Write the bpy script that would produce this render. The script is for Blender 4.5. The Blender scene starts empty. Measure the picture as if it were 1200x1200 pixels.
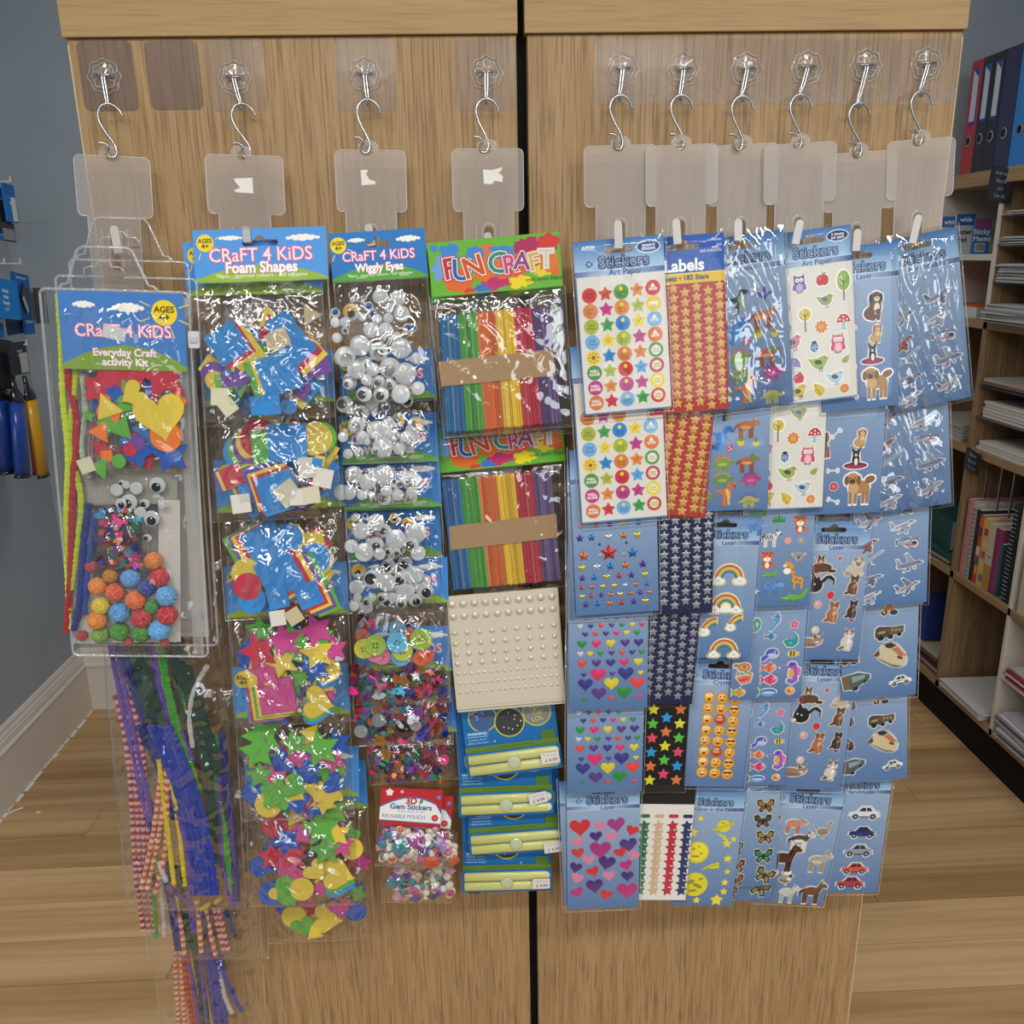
import bpy, math, random
from mathutils import Vector, Matrix, noise
random.seed(7)
R = math.radians
scn = bpy.context.scene
COL = scn.collection
# ---------------------------------------------------------------- camera
F = 1013.0; PITCH = R(16.5); YAW = R(2.2); ROLL = R(1.07)
CAM = Vector((0, -1.05, 1.55))
fwd = Vector((math.sin(YAW)*math.cos(PITCH), math.cos(YAW)*math.cos(PITCH), -math.sin(PITCH)))
_r = fwd.cross(Vector((0, 0, 1))).normalized(); _u = _r.cross(fwd)
right = _r*math.cos(ROLL) - _u*math.sin(ROLL); up = _u*math.cos(ROLL) + _r*math.sin(ROLL)
cd = bpy.data.cameras.new('camera'); cam = bpy.data.objects.new('camera', cd); COL.objects.link(cam)
cd.sensor_fit = 'HORIZONTAL'; cd.sensor_width = 36; cd.lens = 36*F/1200; cd.clip_start = 0.01
cam.matrix_world = Matrix(((right.x, up.x, -fwd.x, CAM.x), (right.y, up.y, -fwd.y, CAM.y), (right.z, up.z, -fwd.z, CAM.z), (0, 0, 0, 1)))
scn.camera = cam
# ---------------------------------------------------------------- light
w = bpy.data.worlds.new('world'); scn.world = w; w.use_nodes = True
w.node_tree.nodes['Background'].inputs[0].default_value = (0.93, 0.96, 1.0, 1)
w.node_tree.nodes['Background'].inputs[1].default_value = 0.15
def area(x, y, z, sx, sy, p, col=(1, 0.96, 0.9), rx=0):
    l = bpy.data.lights.new('ceiling_or_added_light', 'AREA'); l.shape = 'RECTANGLE'; l.size = sx; l.size_y = sy; l.energy = p; l.color = col
    o = bpy.data.objects.new('ceiling_or_added_light', l); COL.objects.link(o); o.location = (x, y, z); o.rotation_euler = (rx, 0, 0)
area(-0.75, -1.5, 2.75, 1.2, 0.14, 27)
area(0.85, -1.5, 2.75, 1.2, 0.14, 27)
area(-0.75, -3.0, 2.75, 1.2, 0.14, 27)
area(0.85, -3.0, 2.75, 1.2, 0.14, 27)
area(-0.75, -5.0, 2.75, 1.2, 0.14, 27)
area(0.85, -5.0, 2.75, 1.2, 0.14, 27)
area(0.0, -8.0, 2.6, 3.0, 0.2, 30)
area(0.15, 0.95, 2.75, 0.6, 0.5, 13)  # unseen rear lamp, added to brighten the floor behind the cabinets
area(2.6, -6.0, 1.85, 3.0, 1.5, 62, (0.86, 0.93, 1.0), R(90))   # unseen window light added behind the viewer for glare on the sleeves
scn.view_settings.view_transform = 'Standard'; scn.view_settings.look = 'None'
scn.view_settings.exposure = -0.1; scn.view_settings.gamma = 1.0; scn.view_settings.use_curve_mapping = False
scn.cycles.transparent_max_bounces = 40
scn.cycles.max_bounces = 6
# ---------------------------------------------------------------- helpers
def ray(px, py): return fwd + right*((px-600)/F) - up*((py-600)/F)
def W(px, py, ax, val):
    d = ray(px, py); return CAM + d*((val-CAM[ax])/d[ax])
def hexc(h):
    if not isinstance(h, str): return tuple(h)
    v = [int(h[i:i+2], 16)/255 for i in (0, 2, 4)]
    return tuple(x/12.92 if x <= .04045 else ((x+.055)/1.055)**2.4 for x in v)
def mix(a, b, t): return tuple(a[i]*(1-t)+b[i]*t for i in range(3))
MATS = {}
def mat(name):
    m = bpy.data.materials.new(name); m.use_nodes = True; MATS[name] = m
    nt = m.node_tree; b = nt.nodes['Principled BSDF']; return m, nt, b
def node(nt, t, **kw):
    n = nt.nodes.new(t)
    for k, v in kw.items():
        if k.startswith('i_'):
            n.inputs[k[2:].replace('_', ' ')].default_value = v
        else: setattr(n, k, v)
    return n
def vcol_mat(name, rough, metal=0.0, bump=0.0, bscale=400, sheen=0, coat=0, spec=0.5):
    m, nt, b = mat(name)
    a = node(nt, 'ShaderNodeVertexColor', layer_name='Col')
    nt.links.new(a.outputs[0], b.inputs['Base Color'])
    b.inputs['Roughness'].default_value = rough; b.inputs['Metallic'].default_value = metal
    b.inputs['Sheen Weight'].default_value = sheen; b.inputs['Coat Weight'].default_value = coat
    b.inputs['Coat Roughness'].default_value = 0.08; b.inputs['Specular IOR Level'].default_value = spec
    if bump:
        t = node(nt, 'ShaderNodeTexCoord'); n = node(nt, 'ShaderNodeTexNoise', i_Scale=bscale)
        bp = node(nt, 'ShaderNodeBump', i_Strength=bump, i_Distance=0.001)
        nt.links.new(t.outputs['Object'], n.inputs[0]); nt.links.new(n.outputs[0], bp.inputs['Height']); nt.links.new(bp.outputs[0], b.inputs['Normal'])
    return m
vcol_mat('print', 0.5, spec=0.35); vcol_mat('foam', 0.8, bump=0.15, bscale=1500, spec=0.3); vcol_mat('foil', 0.28, metal=0.75, bump=0.4, bscale=600)
vcol_mat('gloss', 0.15, coat=0.6); vcol_mat('fuzz', 0.95, sheen=0.12, bump=0.6, bscale=1500); vcol_mat('puffy', 0.3, coat=0.4)
vcol_mat('stick', 0.75, bump=0.4, bscale=900); vcol_mat('matte', 0.75, bump=0.1, bscale=300); vcol_mat('pearl', 0.22, metal=0.15, coat=0.7)
m, nt, b = mat('chrome'); b.inputs['Base Color'].default_value = (.5, .52, .55, 1); b.inputs['Metallic'].default_value = 1; b.inputs['Roughness'].default_value = .27
def clear_mat(name, base=0.035, edge=0.5, rough=0.04, tint=(1, 1, 1), bump=0.0, bscale=120, milk=0.0, milkcol=(.8, .77, .74)):
    m, nt, b = mat(name); nt.nodes.remove(b); out = nt.nodes['Material Output']
    tr = node(nt, 'ShaderNodeBsdfTransparent'); tr.inputs[0].default_value = (*tint, 1)
    gl = node(nt, 'ShaderNodeBsdfGlossy'); gl.inputs['Roughness'].default_value = rough
    lw = node(nt, 'ShaderNodeLayerWeight', i_Blend=0.5)
    pw = node(nt, 'ShaderNodeMath', operation='POWER'); pw.inputs[1].default_value = 3
    ma = node(nt, 'ShaderNodeMath', operation='MULTIPLY_ADD'); ma.inputs[1].default_value = edge; ma.inputs[2].default_value = base
    nt.links.new(lw.outputs['Facing'], pw.inputs[0]); nt.links.new(pw.outputs[0], ma.inputs[0])
    src = tr
    if milk:
        df = node(nt, 'ShaderNodeBsdfDiffuse'); df.inputs[0].default_value = (*milkcol, 1)
        tl = node(nt, 'ShaderNodeBsdfTranslucent'); tl.inputs[0].default_value = (*milkcol, 1)
        ad = node(nt, 'ShaderNodeMixShader', i_Fac=0.35); nt.links.new(df.outputs[0], ad.inputs[1]); nt.links.new(tl.outputs[0], ad.inputs[2])
        ml = node(nt, 'ShaderNodeMixShader'); ml.inputs[0].default_value = milk
        nt.links.new(tr.outputs[0], ml.inputs[1]); nt.links.new(ad.outputs[0], ml.inputs[2]); src = ml
    mx = node(nt, 'ShaderNodeMixShader'); nt.links.new(ma.outputs[0], mx.inputs[0]); nt.links.new(src.outputs[0], mx.inputs[1]); nt.links.new(gl.outputs[0], mx.inputs[2])
    nt.links.new(mx.outputs[0], out.inputs[0])
    if bump:
        t = node(nt, 'ShaderNodeTexCoord'); n = node(nt, 'ShaderNodeTexNoise', i_Scale=bscale, i_Detail=2.0, i_Distortion=0.8)
        bp = node(nt, 'ShaderNodeBump', i_Strength=bump, i_Distance=0.002)
        nt.links.new(t.outputs['Object'], n.inputs[0]); nt.links.new(n.outputs[0], bp.inputs['Height']); nt.links.new(bp.outputs[0], gl.inputs['Normal']); 
    return m
clear_mat('cellophane', 0.14, 0.5, 0.045, bump=0.05, bscale=30, milk=0.012, milkcol=(.8, .8, .8))
clear_mat('shiny_sleeve', 0.17, 0.45, 0.05, bump=0.08, bscale=30)
clear_mat('sleeve', 0.02, 0.3, 0.05, bump=0.0, bscale=22, milk=0.01)
clear_mat('vinyl', 0.06, 0.5, 0.04, bump=0.1, bscale=25, milk=0.015)
clear_mat('vinyl_rim', 0.12, 0.7, 0.12, milk=0.3, milkcol=(.85, .87, .9))
clear_mat('pad_plastic', 0.03, 0.4, 0.12, tint=(.93, .93, .95), bump=0.1, bscale=60, milk=0.13, milkcol=(.62, .6, .63))
clear_mat('pad_dusty', 0.03, 0.4, 0.25, tint=(.88, .88, .9), bump=0.1, bscale=60, milk=0.34, milkcol=(.26, .21, .22))
clear_mat('boss_plastic', 0.03, 0.6, 0.08, milk=0.03, milkcol=(.9, .9, .92))
clear_mat('milky_strip', 0.04, 0.3, 0.3, tint=(.97, .96, .96), milk=0.47, milkcol=(.64, .60, .565))
clear_mat('milky_rim', 0.06, 0.4, 0.25, milk=0.75, milkcol=(.8, .77, .74))
def wood(name, c0, c1, c2, axis, sc=1.0, rough=0.5, rnd=False, pore=0.5):
    m, nt, b = mat(name); L = nt.links
    t = node(nt, 'ShaderNodeTexCoord'); mp = node(nt, 'ShaderNodeMapping')
    s = [26*sc]*3; s[axis] = 1.3*sc; mp.inputs['Scale'].default_value = s
    L.new(t.outputs['Object'], mp.inputs[0])
    if rnd:
        oi = node(nt, 'ShaderNodeObjectInfo'); mu = node(nt, 'ShaderNodeMath', operation='MULTIPLY'); mu.inputs[1].default_value = 40
        L.new(oi.outputs['Random'], mu.inputs[0]); cb = node(nt, 'ShaderNodeCombineXYZ')
        for k in range(3): L.new(mu.outputs[0], cb.inputs[k])
        L.new(cb.outputs[0], mp.inputs['Location'])
    n1 = node(nt, 'ShaderNodeTexNoise', i_Scale=1.0, i_Detail=4.0, i_Distortion=1.6); L.new(mp.outputs[0], n1.inputs[0])
    r1 = node(nt, 'ShaderNodeValToRGB'); r1.color_ramp.elements[0].position = .34; r1.color_ramp.elements[0].color = (*hexc(c1), 1)
    r1.color_ramp.elements[1].position = .62; r1.color_ramp.elements[1].color = (*hexc(c0), 1); L.new(n1.outputs[0], r1.inputs[0])
    mp2 = node(nt, 'ShaderNodeMapping'); s2 = [170*sc]*3; s2[axis] = 5.5*sc; mp2.inputs['Scale'].default_value = s2; L.new(t.outputs['Object'], mp2.inputs[0])
    n2 = node(nt, 'ShaderNodeTexNoise', i_Scale=1.0, i_Detail=3.0, i_Distortion=0.4); L.new(mp2.outputs[0], n2.inputs[0])
    r2 = node(nt, 'ShaderNodeValToRGB'); r2.color_ramp.elements[0].position = .36; r2.color_ramp.elements[0].color = (pore, pore, pore, 1)
    r2.color_ramp.elements[1].position = .5; r2.color_ramp.elements[1].color = (0, 0, 0, 1); L.new(n2.outputs[0], r2.inputs[0])
    mx = node(nt, 'ShaderNodeMixRGB'); L.new(r2.outputs[0], mx.inputs[0]); L.new(r1.outputs[0], mx.inputs[1]); mx.inputs[2].default_value = (*hexc(c2), 1)
    last = mx
    if rnd:
        hs = node(nt, 'ShaderNodeHueSaturation'); ma = node(nt, 'ShaderNodeMapRange', i_To_Min=0.78, i_To_Max=1.15)
        L.new(oi.outputs['Random'], ma.inputs[0]); L.new(ma.outputs[0], hs.inputs['Value']); L.new(mx.outputs[0], hs.inputs['Color']); last = hs
    L.new(last.outputs[0], b.inputs['Base Color']); b.inputs['Roughness'].default_value = rough; b.inputs['Specular IOR Level'].default_value = 0.35
    bp = node(nt, 'ShaderNodeBump', i_Strength=0.12, i_Distance=0.001); L.new(n2.outputs[0], bp.inputs['Height']); L.new(bp.outputs[0], b.inputs['Normal'])
    return m
wood('oak_panel', 'a88a62', '9a7c54', '70563a', 2, 2.3, pore=0.65)
wood('oak_fascia', 'ac8e60', 'a38558', '8c6f45', 0, 2.3, pore=0.45)
wood('oak_shelf', '9a8262', '84694a', '66503a', 2, pore=0.6)
wood('oak_board', 'a58a66', '927551', '77603f', 1, pore=0.5)
wood('floor_oak', 'd0ae80', 'b28c5c', '8e6a42', 0, 0.27, 0.4, True, 0.22)
def plain(name, c, rough=0.8, var=0.04, sc=6):
    m, nt, b = mat(name); L = nt.links
    t = node(nt, 'ShaderNodeTexCoord'); n = node(nt, 'ShaderNodeTexNoise', i_Scale=sc, i_Detail=6.0); L.new(t.outputs['Object'], n.inputs[0])
    r = node(nt, 'ShaderNodeValToRGB'); c = hexc(c)
    r.color_ramp.elements[0].color = (*[x*(1-var*2) for x in c], 1); r.color_ramp.elements[1].color = (*[min(1, x*(1+var*2)) for x in c], 1)
    L.new(n.outputs[0], r.inputs[0]); L.new(r.outputs[0], b.inputs['Base Color']); b.inputs['Roughness'].default_value = rough; b.inputs['Specular IOR Level'].default_value = .3
    n2 = node(nt, 'ShaderNodeTexNoise', i_Scale=250.0); L.new(t.outputs['Object'], n2.inputs[0]); bp = node(nt, 'ShaderNodeBump', i_Strength=.08, i_Distance=.001)
    L.new(n2.outputs[0], bp.inputs['Height']); L.new(bp.outputs[0], b.inputs['Normal']); return m
plain('wall_paint', '9ca8b2'); plain('white_paint', 'd6d0c6', 0.5); plain('gap_or_shade_black', '0c0c0e'); plain('white_board', 'cfc9c0', 0.5)

class MB:
    """collects coloured faces; mm units unless s=1"""
    def __init__(s, unit=0.001): s.V = []; s.F = []; s.C = []; s.z = 0.0; s.k = unit
    def add(s, vs, fs, col):
        n = len(s.V); s.V += [(v[0]*s.k, v[1]*s.k, v[2]*s.k) for v in vs]; s.F += [tuple(i+n for i in f) for f in fs]
        if callable(col): s.C += [col(v) for v in vs]
        else:
            c = hexc(col); s.C += [c]*len(vs)
    def poly(s, pts, col, z=None):
        if z is None: s.z += 0.04; z = s.z
        a = sum(pts[i][0]*pts[(i+1) % len(pts)][1]-pts[(i+1) % len(pts)][0]*pts[i][1] for i in range(len(pts)))
        if a < 0: pts = pts[::-1]
        s.add([(p[0], p[1], z) for p in pts], [tuple(range(len(pts)))], col)
    def prism(s, pts, z0, z1, col, back=False):
        a = sum(pts[i][0]*pts[(i+1) % len(pts)][1]-pts[(i+1) % len(pts)][0]*pts[i][1] for i in range(len(pts)))
        if a < 0: pts = pts[::-1]
        n = len(pts); vs = [(p[0], p[1], z1) for p in pts]+[(p[0], p[1], z0) for p in pts]
        fs = [tuple(range(n))]+[(i, n+i, n+(i+1) % n, (i+1) % n) for i in range(n)]
        if back: fs.append(tuple(range(2*n-1, n-1, -1)))
        s.add(vs, fs, col); s.z = max(s.z, z1)
    def rect(s, x0, y0, x1, y1, col, z=None): s.poly([(x0, y0), (x1, y0), (x1, y1), (x0, y1)], col, z)
    def ell(s, x, y, a, b, col, z=None, n=18, r=0): s.poly(epts(x, y, a, b, n, r), col, z)
    def box(s, a, b, col):
        x0, y0, z0 = a; x1, y1, z1 = b
        vs = [(x0, y0, z0), (x1, y0, z0), (x1, y1, z0), (x0, y1, z0), (x0, y0, z1), (x1, y0, z1), (x1, y1, z1), (x0, y1, z1)]
        s.add(vs, [(3, 2, 1, 0), (4, 5, 6, 7), (0, 1, 5, 4), (1, 2, 6, 5), (2, 3, 7, 6), (3, 0, 4, 7)], col)
    def dome(s, x, y, z, r, h, col, n=14, m=5, top=None):
        vs = []; fs = []
        for j in range(m):
            t = j/m*math.pi/2; rr = r*math.cos(t); zz = z+h*math.sin(t)
            vs += [(x+rr*math.cos(2*math.pi*i/n), y+rr*math.sin(2*math.pi*i/n), zz) for i in range(n)]
        vs.append((x, y, z+h))
        for j in range(m-1):
            fs += [(j*n+i, j*n+(i+1) % n, (j+1)*n+(i+1) % n, (j+1)*n+i) for i in range(n)]
        fs += [((m-1)*n+i, (m-1)*n+(i+1) % n, m*n) for i in range(n)]
        s.add(vs, fs, col)
    def tube(s, path, r, col, n=8, cap=True, flat=1.0):
        P = [Vector(p) for p in path]; vs = []; fs = []; prev = None; cs = []
        for i, p in enumerate(P):
            t = (P[min(i+1, len(P)-1)]-P[max(i-1, 0)]).normalized()
            if prev is None:
                a = t.cross(Vector((0, 0, 1))); a = a if a.length > 1e-3 else t.cross(Vector((1, 0, 0)))
            else: a = prev-t*prev.dot(t)
            a.normalize(); b = t.cross(a); prev = a
            rr = r(i) if callable(r) else r
            for k in range(n):
                an = 2*math.pi*k/n; vs.append(tuple(p+a*rr*math.cos(an)+b*rr*math.sin(an)*flat))
                cs.append(hexc(col(i)) if callable(col) else hexc(col))
        for i in range(len(P)-1):
            fs += [(i*n+k, i*n+(k+1) % n, (i+1)*n+(k+1) % n, (i+1)*n+k) for k in range(n)]
        if cap: fs += [tuple(range(n-1, -1, -1)), tuple((len(P)-1)*n+k for k in range(n))]
        m0 = len(s.C); s.add(vs, fs, '000000'); s.C[m0:] = cs
    def text(s, t, x, y, size, col, z=None, bold=0.0, al='CENTER', rot=0, sx=1.0):
        if z is None: s.z += 0.05; z = s.z
        vs, fs = text_geo(t, bold, al); c, q = math.cos(R(rot)), math.sin(R(rot))
        s.add([(x+(v[0]*c*sx-v[1]*q)*size, y+(v[0]*sx*q+v[1]*c)*size, z) for v in vs], fs, col)
    def mesh(s, name, smooth=False):
        me = bpy.data.meshes.new(name); me.from_pydata(s.V, [], s.F)
        at = me.color_attributes.new('Col', 'FLOAT_COLOR', 'POINT')
        at.data.foreach_set('color', [x for c in s.C for x in (*c, 1.0)])
        if smooth: me.polygons.foreach_set('use_smooth', [True]*len(me.polygons))
        me.update(); return me
_tc = {}
def text_geo(t, bold, al):
    k = (t, bold, al)
    if k not in _tc:
        c = bpy.data.curves.new('lettering', 'FONT'); c.body = t; c.size = 1; c.offset = bold; c.align_x = al; c.align_y = 'CENTER'; c.resolution_u = 3
        o = bpy.data.objects.new('lettering', c); COL.objects.link(o); dg = bpy.context.evaluated_depsgraph_get()
        me = bpy.data.meshes.new_from_object(o.evaluated_get(dg))
        _tc[k] = ([tuple(v.co) for v in me.vertices], [tuple(p.vertices) for p in me.polygons])
        bpy.data.objects.remove(o); bpy.data.meshes.remove(me); bpy.data.curves.remove(c)
    return _tc[k]
def epts(x, y, a, b, n=18, r=0):
    c, q = math.cos(R(r)), math.sin(R(r)); o = []
    for i in range(n):
        t = 2*math.pi*i/n; X = a*math.cos(t); Y = b*math.sin(t); o.append((x+X*c-Y*q, y+X*q+Y*c))
    return o
def starp(x, y, r, q=.5, n=5, rot=0):
    return [(x+(r if i % 2 == 0 else r*q)*math.sin(math.pi*i/n+R(rot)), y+(r if i % 2 == 0 else r*q)*math.cos(math.pi*i/n+R(rot))) for i in range(2*n)]
def heartp(x, y, r, rot=0, n=24):
    o = []; c, q = math.cos(R(rot)), math.sin(R(rot))
    for i in range(n):
        t = 2*math.pi*i/n; X = r*(16*math.sin(t)**3)/16; Y = r*(13*math.cos(t)-5*math.cos(2*t)-2*math.cos(3*t)-math.cos(4*t))/16
        o.append((x+X*c-Y*q, y+X*q+Y*c))
    return o
def rrect(x0, y0, x1, y1, r, n=4):
    o = []
    for cx, cy, a in ((x1-r, y1-r, 0), (x0+r, y1-r, 90), (x0+r, y0+r, 180), (x1-r, y0+r, 270)):
        o += [(cx+r*math.cos(R(a+90*i/n)), cy+r*math.sin(R(a+90*i/n))) for i in range(n+1)]
    return o
def rot(pts, a, x=0, y=0):
    c, q = math.cos(R(a)), math.sin(R(a)); return [(x+p[0]*c-p[1]*q, y+p[0]*q+p[1]*c) for p in pts]
def curve(pts, k=6):
    P = [Vector(p) for p in pts]; P = [P[0]]+P+[P[-1]]; o = []
    for i in range(1, len(P)-2):
        for j in range(k):
            t = j/k; a, b, c, d = P[i-1], P[i], P[i+1], P[i+2]
            o.append(0.5*((2*b)+(c-a)*t+(2*a-5*b+4*c-d)*t*t+(3*b-a-3*c+d)*t**3))
    o.append(P[-2]); return o
def link(name, data, parent=None, m=None):
    o = bpy.data.objects.new(name, data); COL.objects.link(o)
    if parent: o.parent = parent
    if m and data is not None and not data.materials: data.materials.append(MATS[m])
    return o
def thing(name, label, cat, group=None, loc=(0, 0, 0), M=None):
    o = bpy.data.objects.new(name, None); COL.objects.link(o); o.empty_display_size = .02
    if M is not None: o.matrix_world = M
    else: o.location = loc
    o['label'] = label; o['category'] = cat
    if group: o['group'] = group
    return o
def tag(o, label, cat, group=None):
    o['label'] = label; o['category'] = cat
    if group: o['group'] = group
    return o
def boxm(name, a, b, col, m, parent=None, off=None, bevel=0.0):
    mb = MB(1); mb.box(a, b, col); o = link(name, mb.mesh(name), parent, m)
    if bevel:
        md = o.modifiers.new('bevel', 'BEVEL'); md.width = bevel; md.segments = 2
    return o
class Fr:
    """frame of a flat thing from three photographed corners at real depths; local mm, x right, y up, z to the viewer"""
    def __init__(s, TL, TR, BL, a, b, ax=1, sg=-1):
        P0 = W(*TL, ax, sg*a); P1 = W(*TR, ax, sg*a); P2 = W(*BL, ax, sg*b)
        s.set(P0, P1, P2); s.pw = (Vector(TR)-Vector(TL)).length; s.mpp = s.w/s.pw
    def set(s, P0, P1, P2):
        u = (P1-P0); s.w = u.length*1000; u.normalize(); d = (P2-P0); s.h = d.length*1000; d.normalize()
        k = u.dot(d); u = (u-d*k*.5).normalized(); d = (d-u*u.dot(d)).normalized(); v = -d; n = u.cross(v)
        s.O, s.u, s.v, s.n = P0, u, v, n
        s.M = Matrix(((u.x, v.x, n.x, P0.x), (u.y, v.y, n.y, P0.y), (u.z, v.z, n.z, P0.z), (0, 0, 0, 1)))
    def loc(s, px, py, z=0):
        d = ray(px, py); O = s.O+s.n*(z*.001); t = (O-CAM).dot(s.n)/d.dot(s.n); p = CAM+d*t-s.O
        return p.dot(s.u)*1000, p.dot(s.v)*1000
def place(me, name, parent, x, y, z, r=0, m=None, sc=1):
    o = link(name, me, parent, m); o.location = (x*.001, y*.001, z*.001); o.rotation_euler = (0, 0, R(r)); o.scale = (sc, sc, sc); return o

# ---------------------------------------------------------------- room
mb = MB(1); mb.box((-1.445, -2.2, -.03), (2.1, 1.84, -.004), '2a1d12'); fl = link('floor', mb.mesh('floor'), None, 'gap_or_shade_black'); fl['kind'] = 'structure'
y = -1.3; row = 0
while y < 1.84:
    x = -1.444-[0, .75, .35, 1.0, .55][row % 5]*.9
    while x < 2.1:
        x0 = max(x, -1.444); x1 = min(x+1.2, 2.1); y1 = min(y+.132, 1.838)
        if x1-x0 > .02: boxm('floor_plank', (x0+.0007, y+.0007, -.004), (x1-.0007, y1-.0007, 0), 'ffffff', 'floor_oak', fl)
        x += 1.2
    y += .1325; row += 1
def struct(name, a, b, m):
    o = boxm(name, a, b, 'ffffff', m); o['kind'] = 'structure'; return o
struct('wall_left', (-1.56, -2.2, 0), (-1.446, 1.95, 2.8), 'wall_paint')
struct('wall_back', (-1.446, 1.84, 0), (2.1, 1.95, 2.8), 'wall_paint')
struct('wall_right', (1.83, -2.2, 0), (1.95, 1.84, 2.8), 'wall_paint')
def base(name, prof, A, B, inward):
    # moulded skirting: profile (out, height) swept from A to B
    mb = MB(1); n = len(prof); vs = []
    for P in (A, B): vs += [(P[0]+inward[0]*o, P[1]+inward[1]*o, h) for o, h in prof]
    fs = [(i, (i+1) % n, n+(i+1) % n, n+i) for i in range(n)]+[tuple(range(n)), tuple(range(2*n-1, n-1, -1))]
    mb.add(vs, fs, 'ffffff'); o = link(name, mb.mesh(name), None, 'white_paint'); o['kind'] = 'structure'
prof = [(0, 0), (.022, 0), (.022, .165), (.026, .17), (.026, .176), (.018, .18), (.016, .198), (.012, .202), (.014, .208), (.009, .214), (.007, .226), (.004, .23), (0, .235)]
base('baseboard_left', prof, (-1.446, -2.2), (-1.446, 1.84), (1, 0)); base('baseboard_back', prof, (-1.446, 1.84), (1.45, 1.84), (0, -1))
# ragged sealant bits on the floor beside the skirting
mb = MB(1); rnd = random.Random(3)
yy = .9
while yy < 1.8:
    l = rnd.uniform(.015, .06); mb.box((-1.424, yy, 0), (-1.424+rnd.uniform(.003, .011), yy+l, .002), 'e8e4dc'); yy += l+rnd.uniform(0, .02)
o = link('trim_1', mb.mesh('trim'), None, 'matte'); o['kind'] = 'structure'
for px, py, l, a in ((17, 950, .045, 40), (45, 952, .012, 0)):
    p = W(px, py, 2, 0); mb = MB(1); mb.prism(rot([(-l/2, -.002), (l/2, -.003), (l/2, .002), (-l/2, .003)], a), 0, .0015, 'eeeae2')
    o = link('paint_chip', mb.mesh('chip'), None, 'matte'); o.location = p; tag(o, 'long white paint flake on the floor by the skirting' if l > .03 else 'tiny white crumb on the floor near the skirting', 'debris')

# ---------------------------------------------------------------- cabinets
GX = .0585
def cabinet(x0, x1, label):
    t = thing('display_cabinet', label, 'cabinet', None, (x0, 0, 0))
    def bx(n, a, b, m): return boxm(n, (a[0]-x0, a[1], a[2]), (b[0]-x0, b[1], b[2]), 'ffffff', m, t, bevel=.001)
    bx('end_panel', (x0, 0, 0.0), (x1, .018, 1.781), 'oak_panel')
    bx('carcass', (x0+.01, .0185, 0.0), (x1-.01, .30, 1.90), 'oak_board')
    bx('fascia_board', (x0-.003, -.005, 1.7815), (x1+.0015, .018, 1.90), 'oak_fascia')
    mb = MB(1); e = x0 if x0 < -.1 else x1; mb.box((e-x0-(.0 if e == x0 else .0015), -.0003, 0), (e-x0+(.0015 if e == x0 else 0), .018, 1.775), 'c9b08a'); link('edge_banding', mb.mesh('edge'), t, 'matte')
    return t
cabinet(-.427, .0545, 'left oak cabinet end hung with foam shapes, wiggly eyes and craft sticks')
cabinet(.0665, .553, 'right oak cabinet end hung with blue packs of stickers')
o = boxm('gap_shade_strip', (.0547, .02, 0), (.0663, .03, 1.9), 'ffffff', 'gap_or_shade_black'); tag(o, 'black strip painted as shade in the gap between the two oak cabinet ends', 'strip')  # black colour stands in for the shade inside the gap

# ---------------------------------------------------------------- hooks, S hooks, clip strips
PADS = [(123, 90, 88, 164), (275, 92, 239, 315), (428, 88, 390, 466), (570, 86, 532, 605), (729, 82, 696, 766), (800, 82, 768, 837), (874, 82, 839, 908), (945, 80, 909, 978), (1014, 78, 979, 1047), (1085, 76, 1050, 1119)]
HD = [(86, 175, 181, 252), (240, 331, 181, 250), (392, 475, 176, 248), (529, 613, 175, 248), (684, 769, 172, 243), (757, 841, 172, 242), (828, 912, 172, 242), (896, 980, 171, 240), (965, 1051, 182, 249), (1040, 1119, 167, 235)]
HOLE = [(128, 182), (283, 182), (432, 177), (571, 176), (727, 172), (798, 172), (870, 173), (938, 171), (1006, 181), (1079, 167)]
ordw = ['first', 'second', 'third', 'fourth']
HANG = ['the craft activity kit', 'the foam shapes', 'the wiggly eyes', 'the craft sticks', 'the reward stickers', 'the gold star labels', 'the dinosaur stickers', 'the owl and bird stickers', 'the dog stickers', 'the aeroplane stickers']
SL = [200, 560, 560, 480, 560, 560, 560, 560, 520, 500]
TP = [((133, 264), (139, 297)), ((288, 267), (290, 284)), ((431, 262), (436, 288)), ((571, 272), (574, 289)), ((724, 258), (725, 291)), ((792, 256), (794, 286)), ((865, 256), (865, 282)), ((938, 257), (932, 286)), ((1005, 268), (1003, 294)), ((1077, 251), (1069, 285))]
TZ = [44, 22, 20, 20, 54, 47, 41, 35, 28, 22]
def flower(r):
    return [(r*(1+.07*math.cos(8*2*math.pi*i/48))*math.cos(2*math.pi*i/48), r*(1+.07*math.cos(8*2*math.pi*i/48))*math.sin(2*math.pi*i/48)) for i in range(48)]
bm_ = MB()
bp = flower(17)
for (s0, z0), (s1, z1) in (((1, .6), (1, 1.6)), ((1, 1.6), (.86, 2.6)), ((.86, 2.6), (.8, 2.0)), ((.8, 2.0), (.5, 3.2)), ((.5, 3.2), (.2, 4.2))):
    n = len(bp); bm_.add([(p[0]*s0, p[1]*s0, z0) for p in bp]+[(p[0]*s1, p[1]*s1, z1) for p in bp], [(i, (i+1) % n, n+(i+1) % n, n+i) for i in range(n)], 'ffffff')
boss_me = bm_.mesh('boss', True)
mb_ = MB()
for r_, z_, th in ((17, 1.6, .5), (12.5, 3.2, .4)):
    f_ = flower(r_); mb_.tube([(x, y, z_) for x, y in f_]+[(*f_[0], z_)], th, 'ffffff', 5, cap=False)
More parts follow.
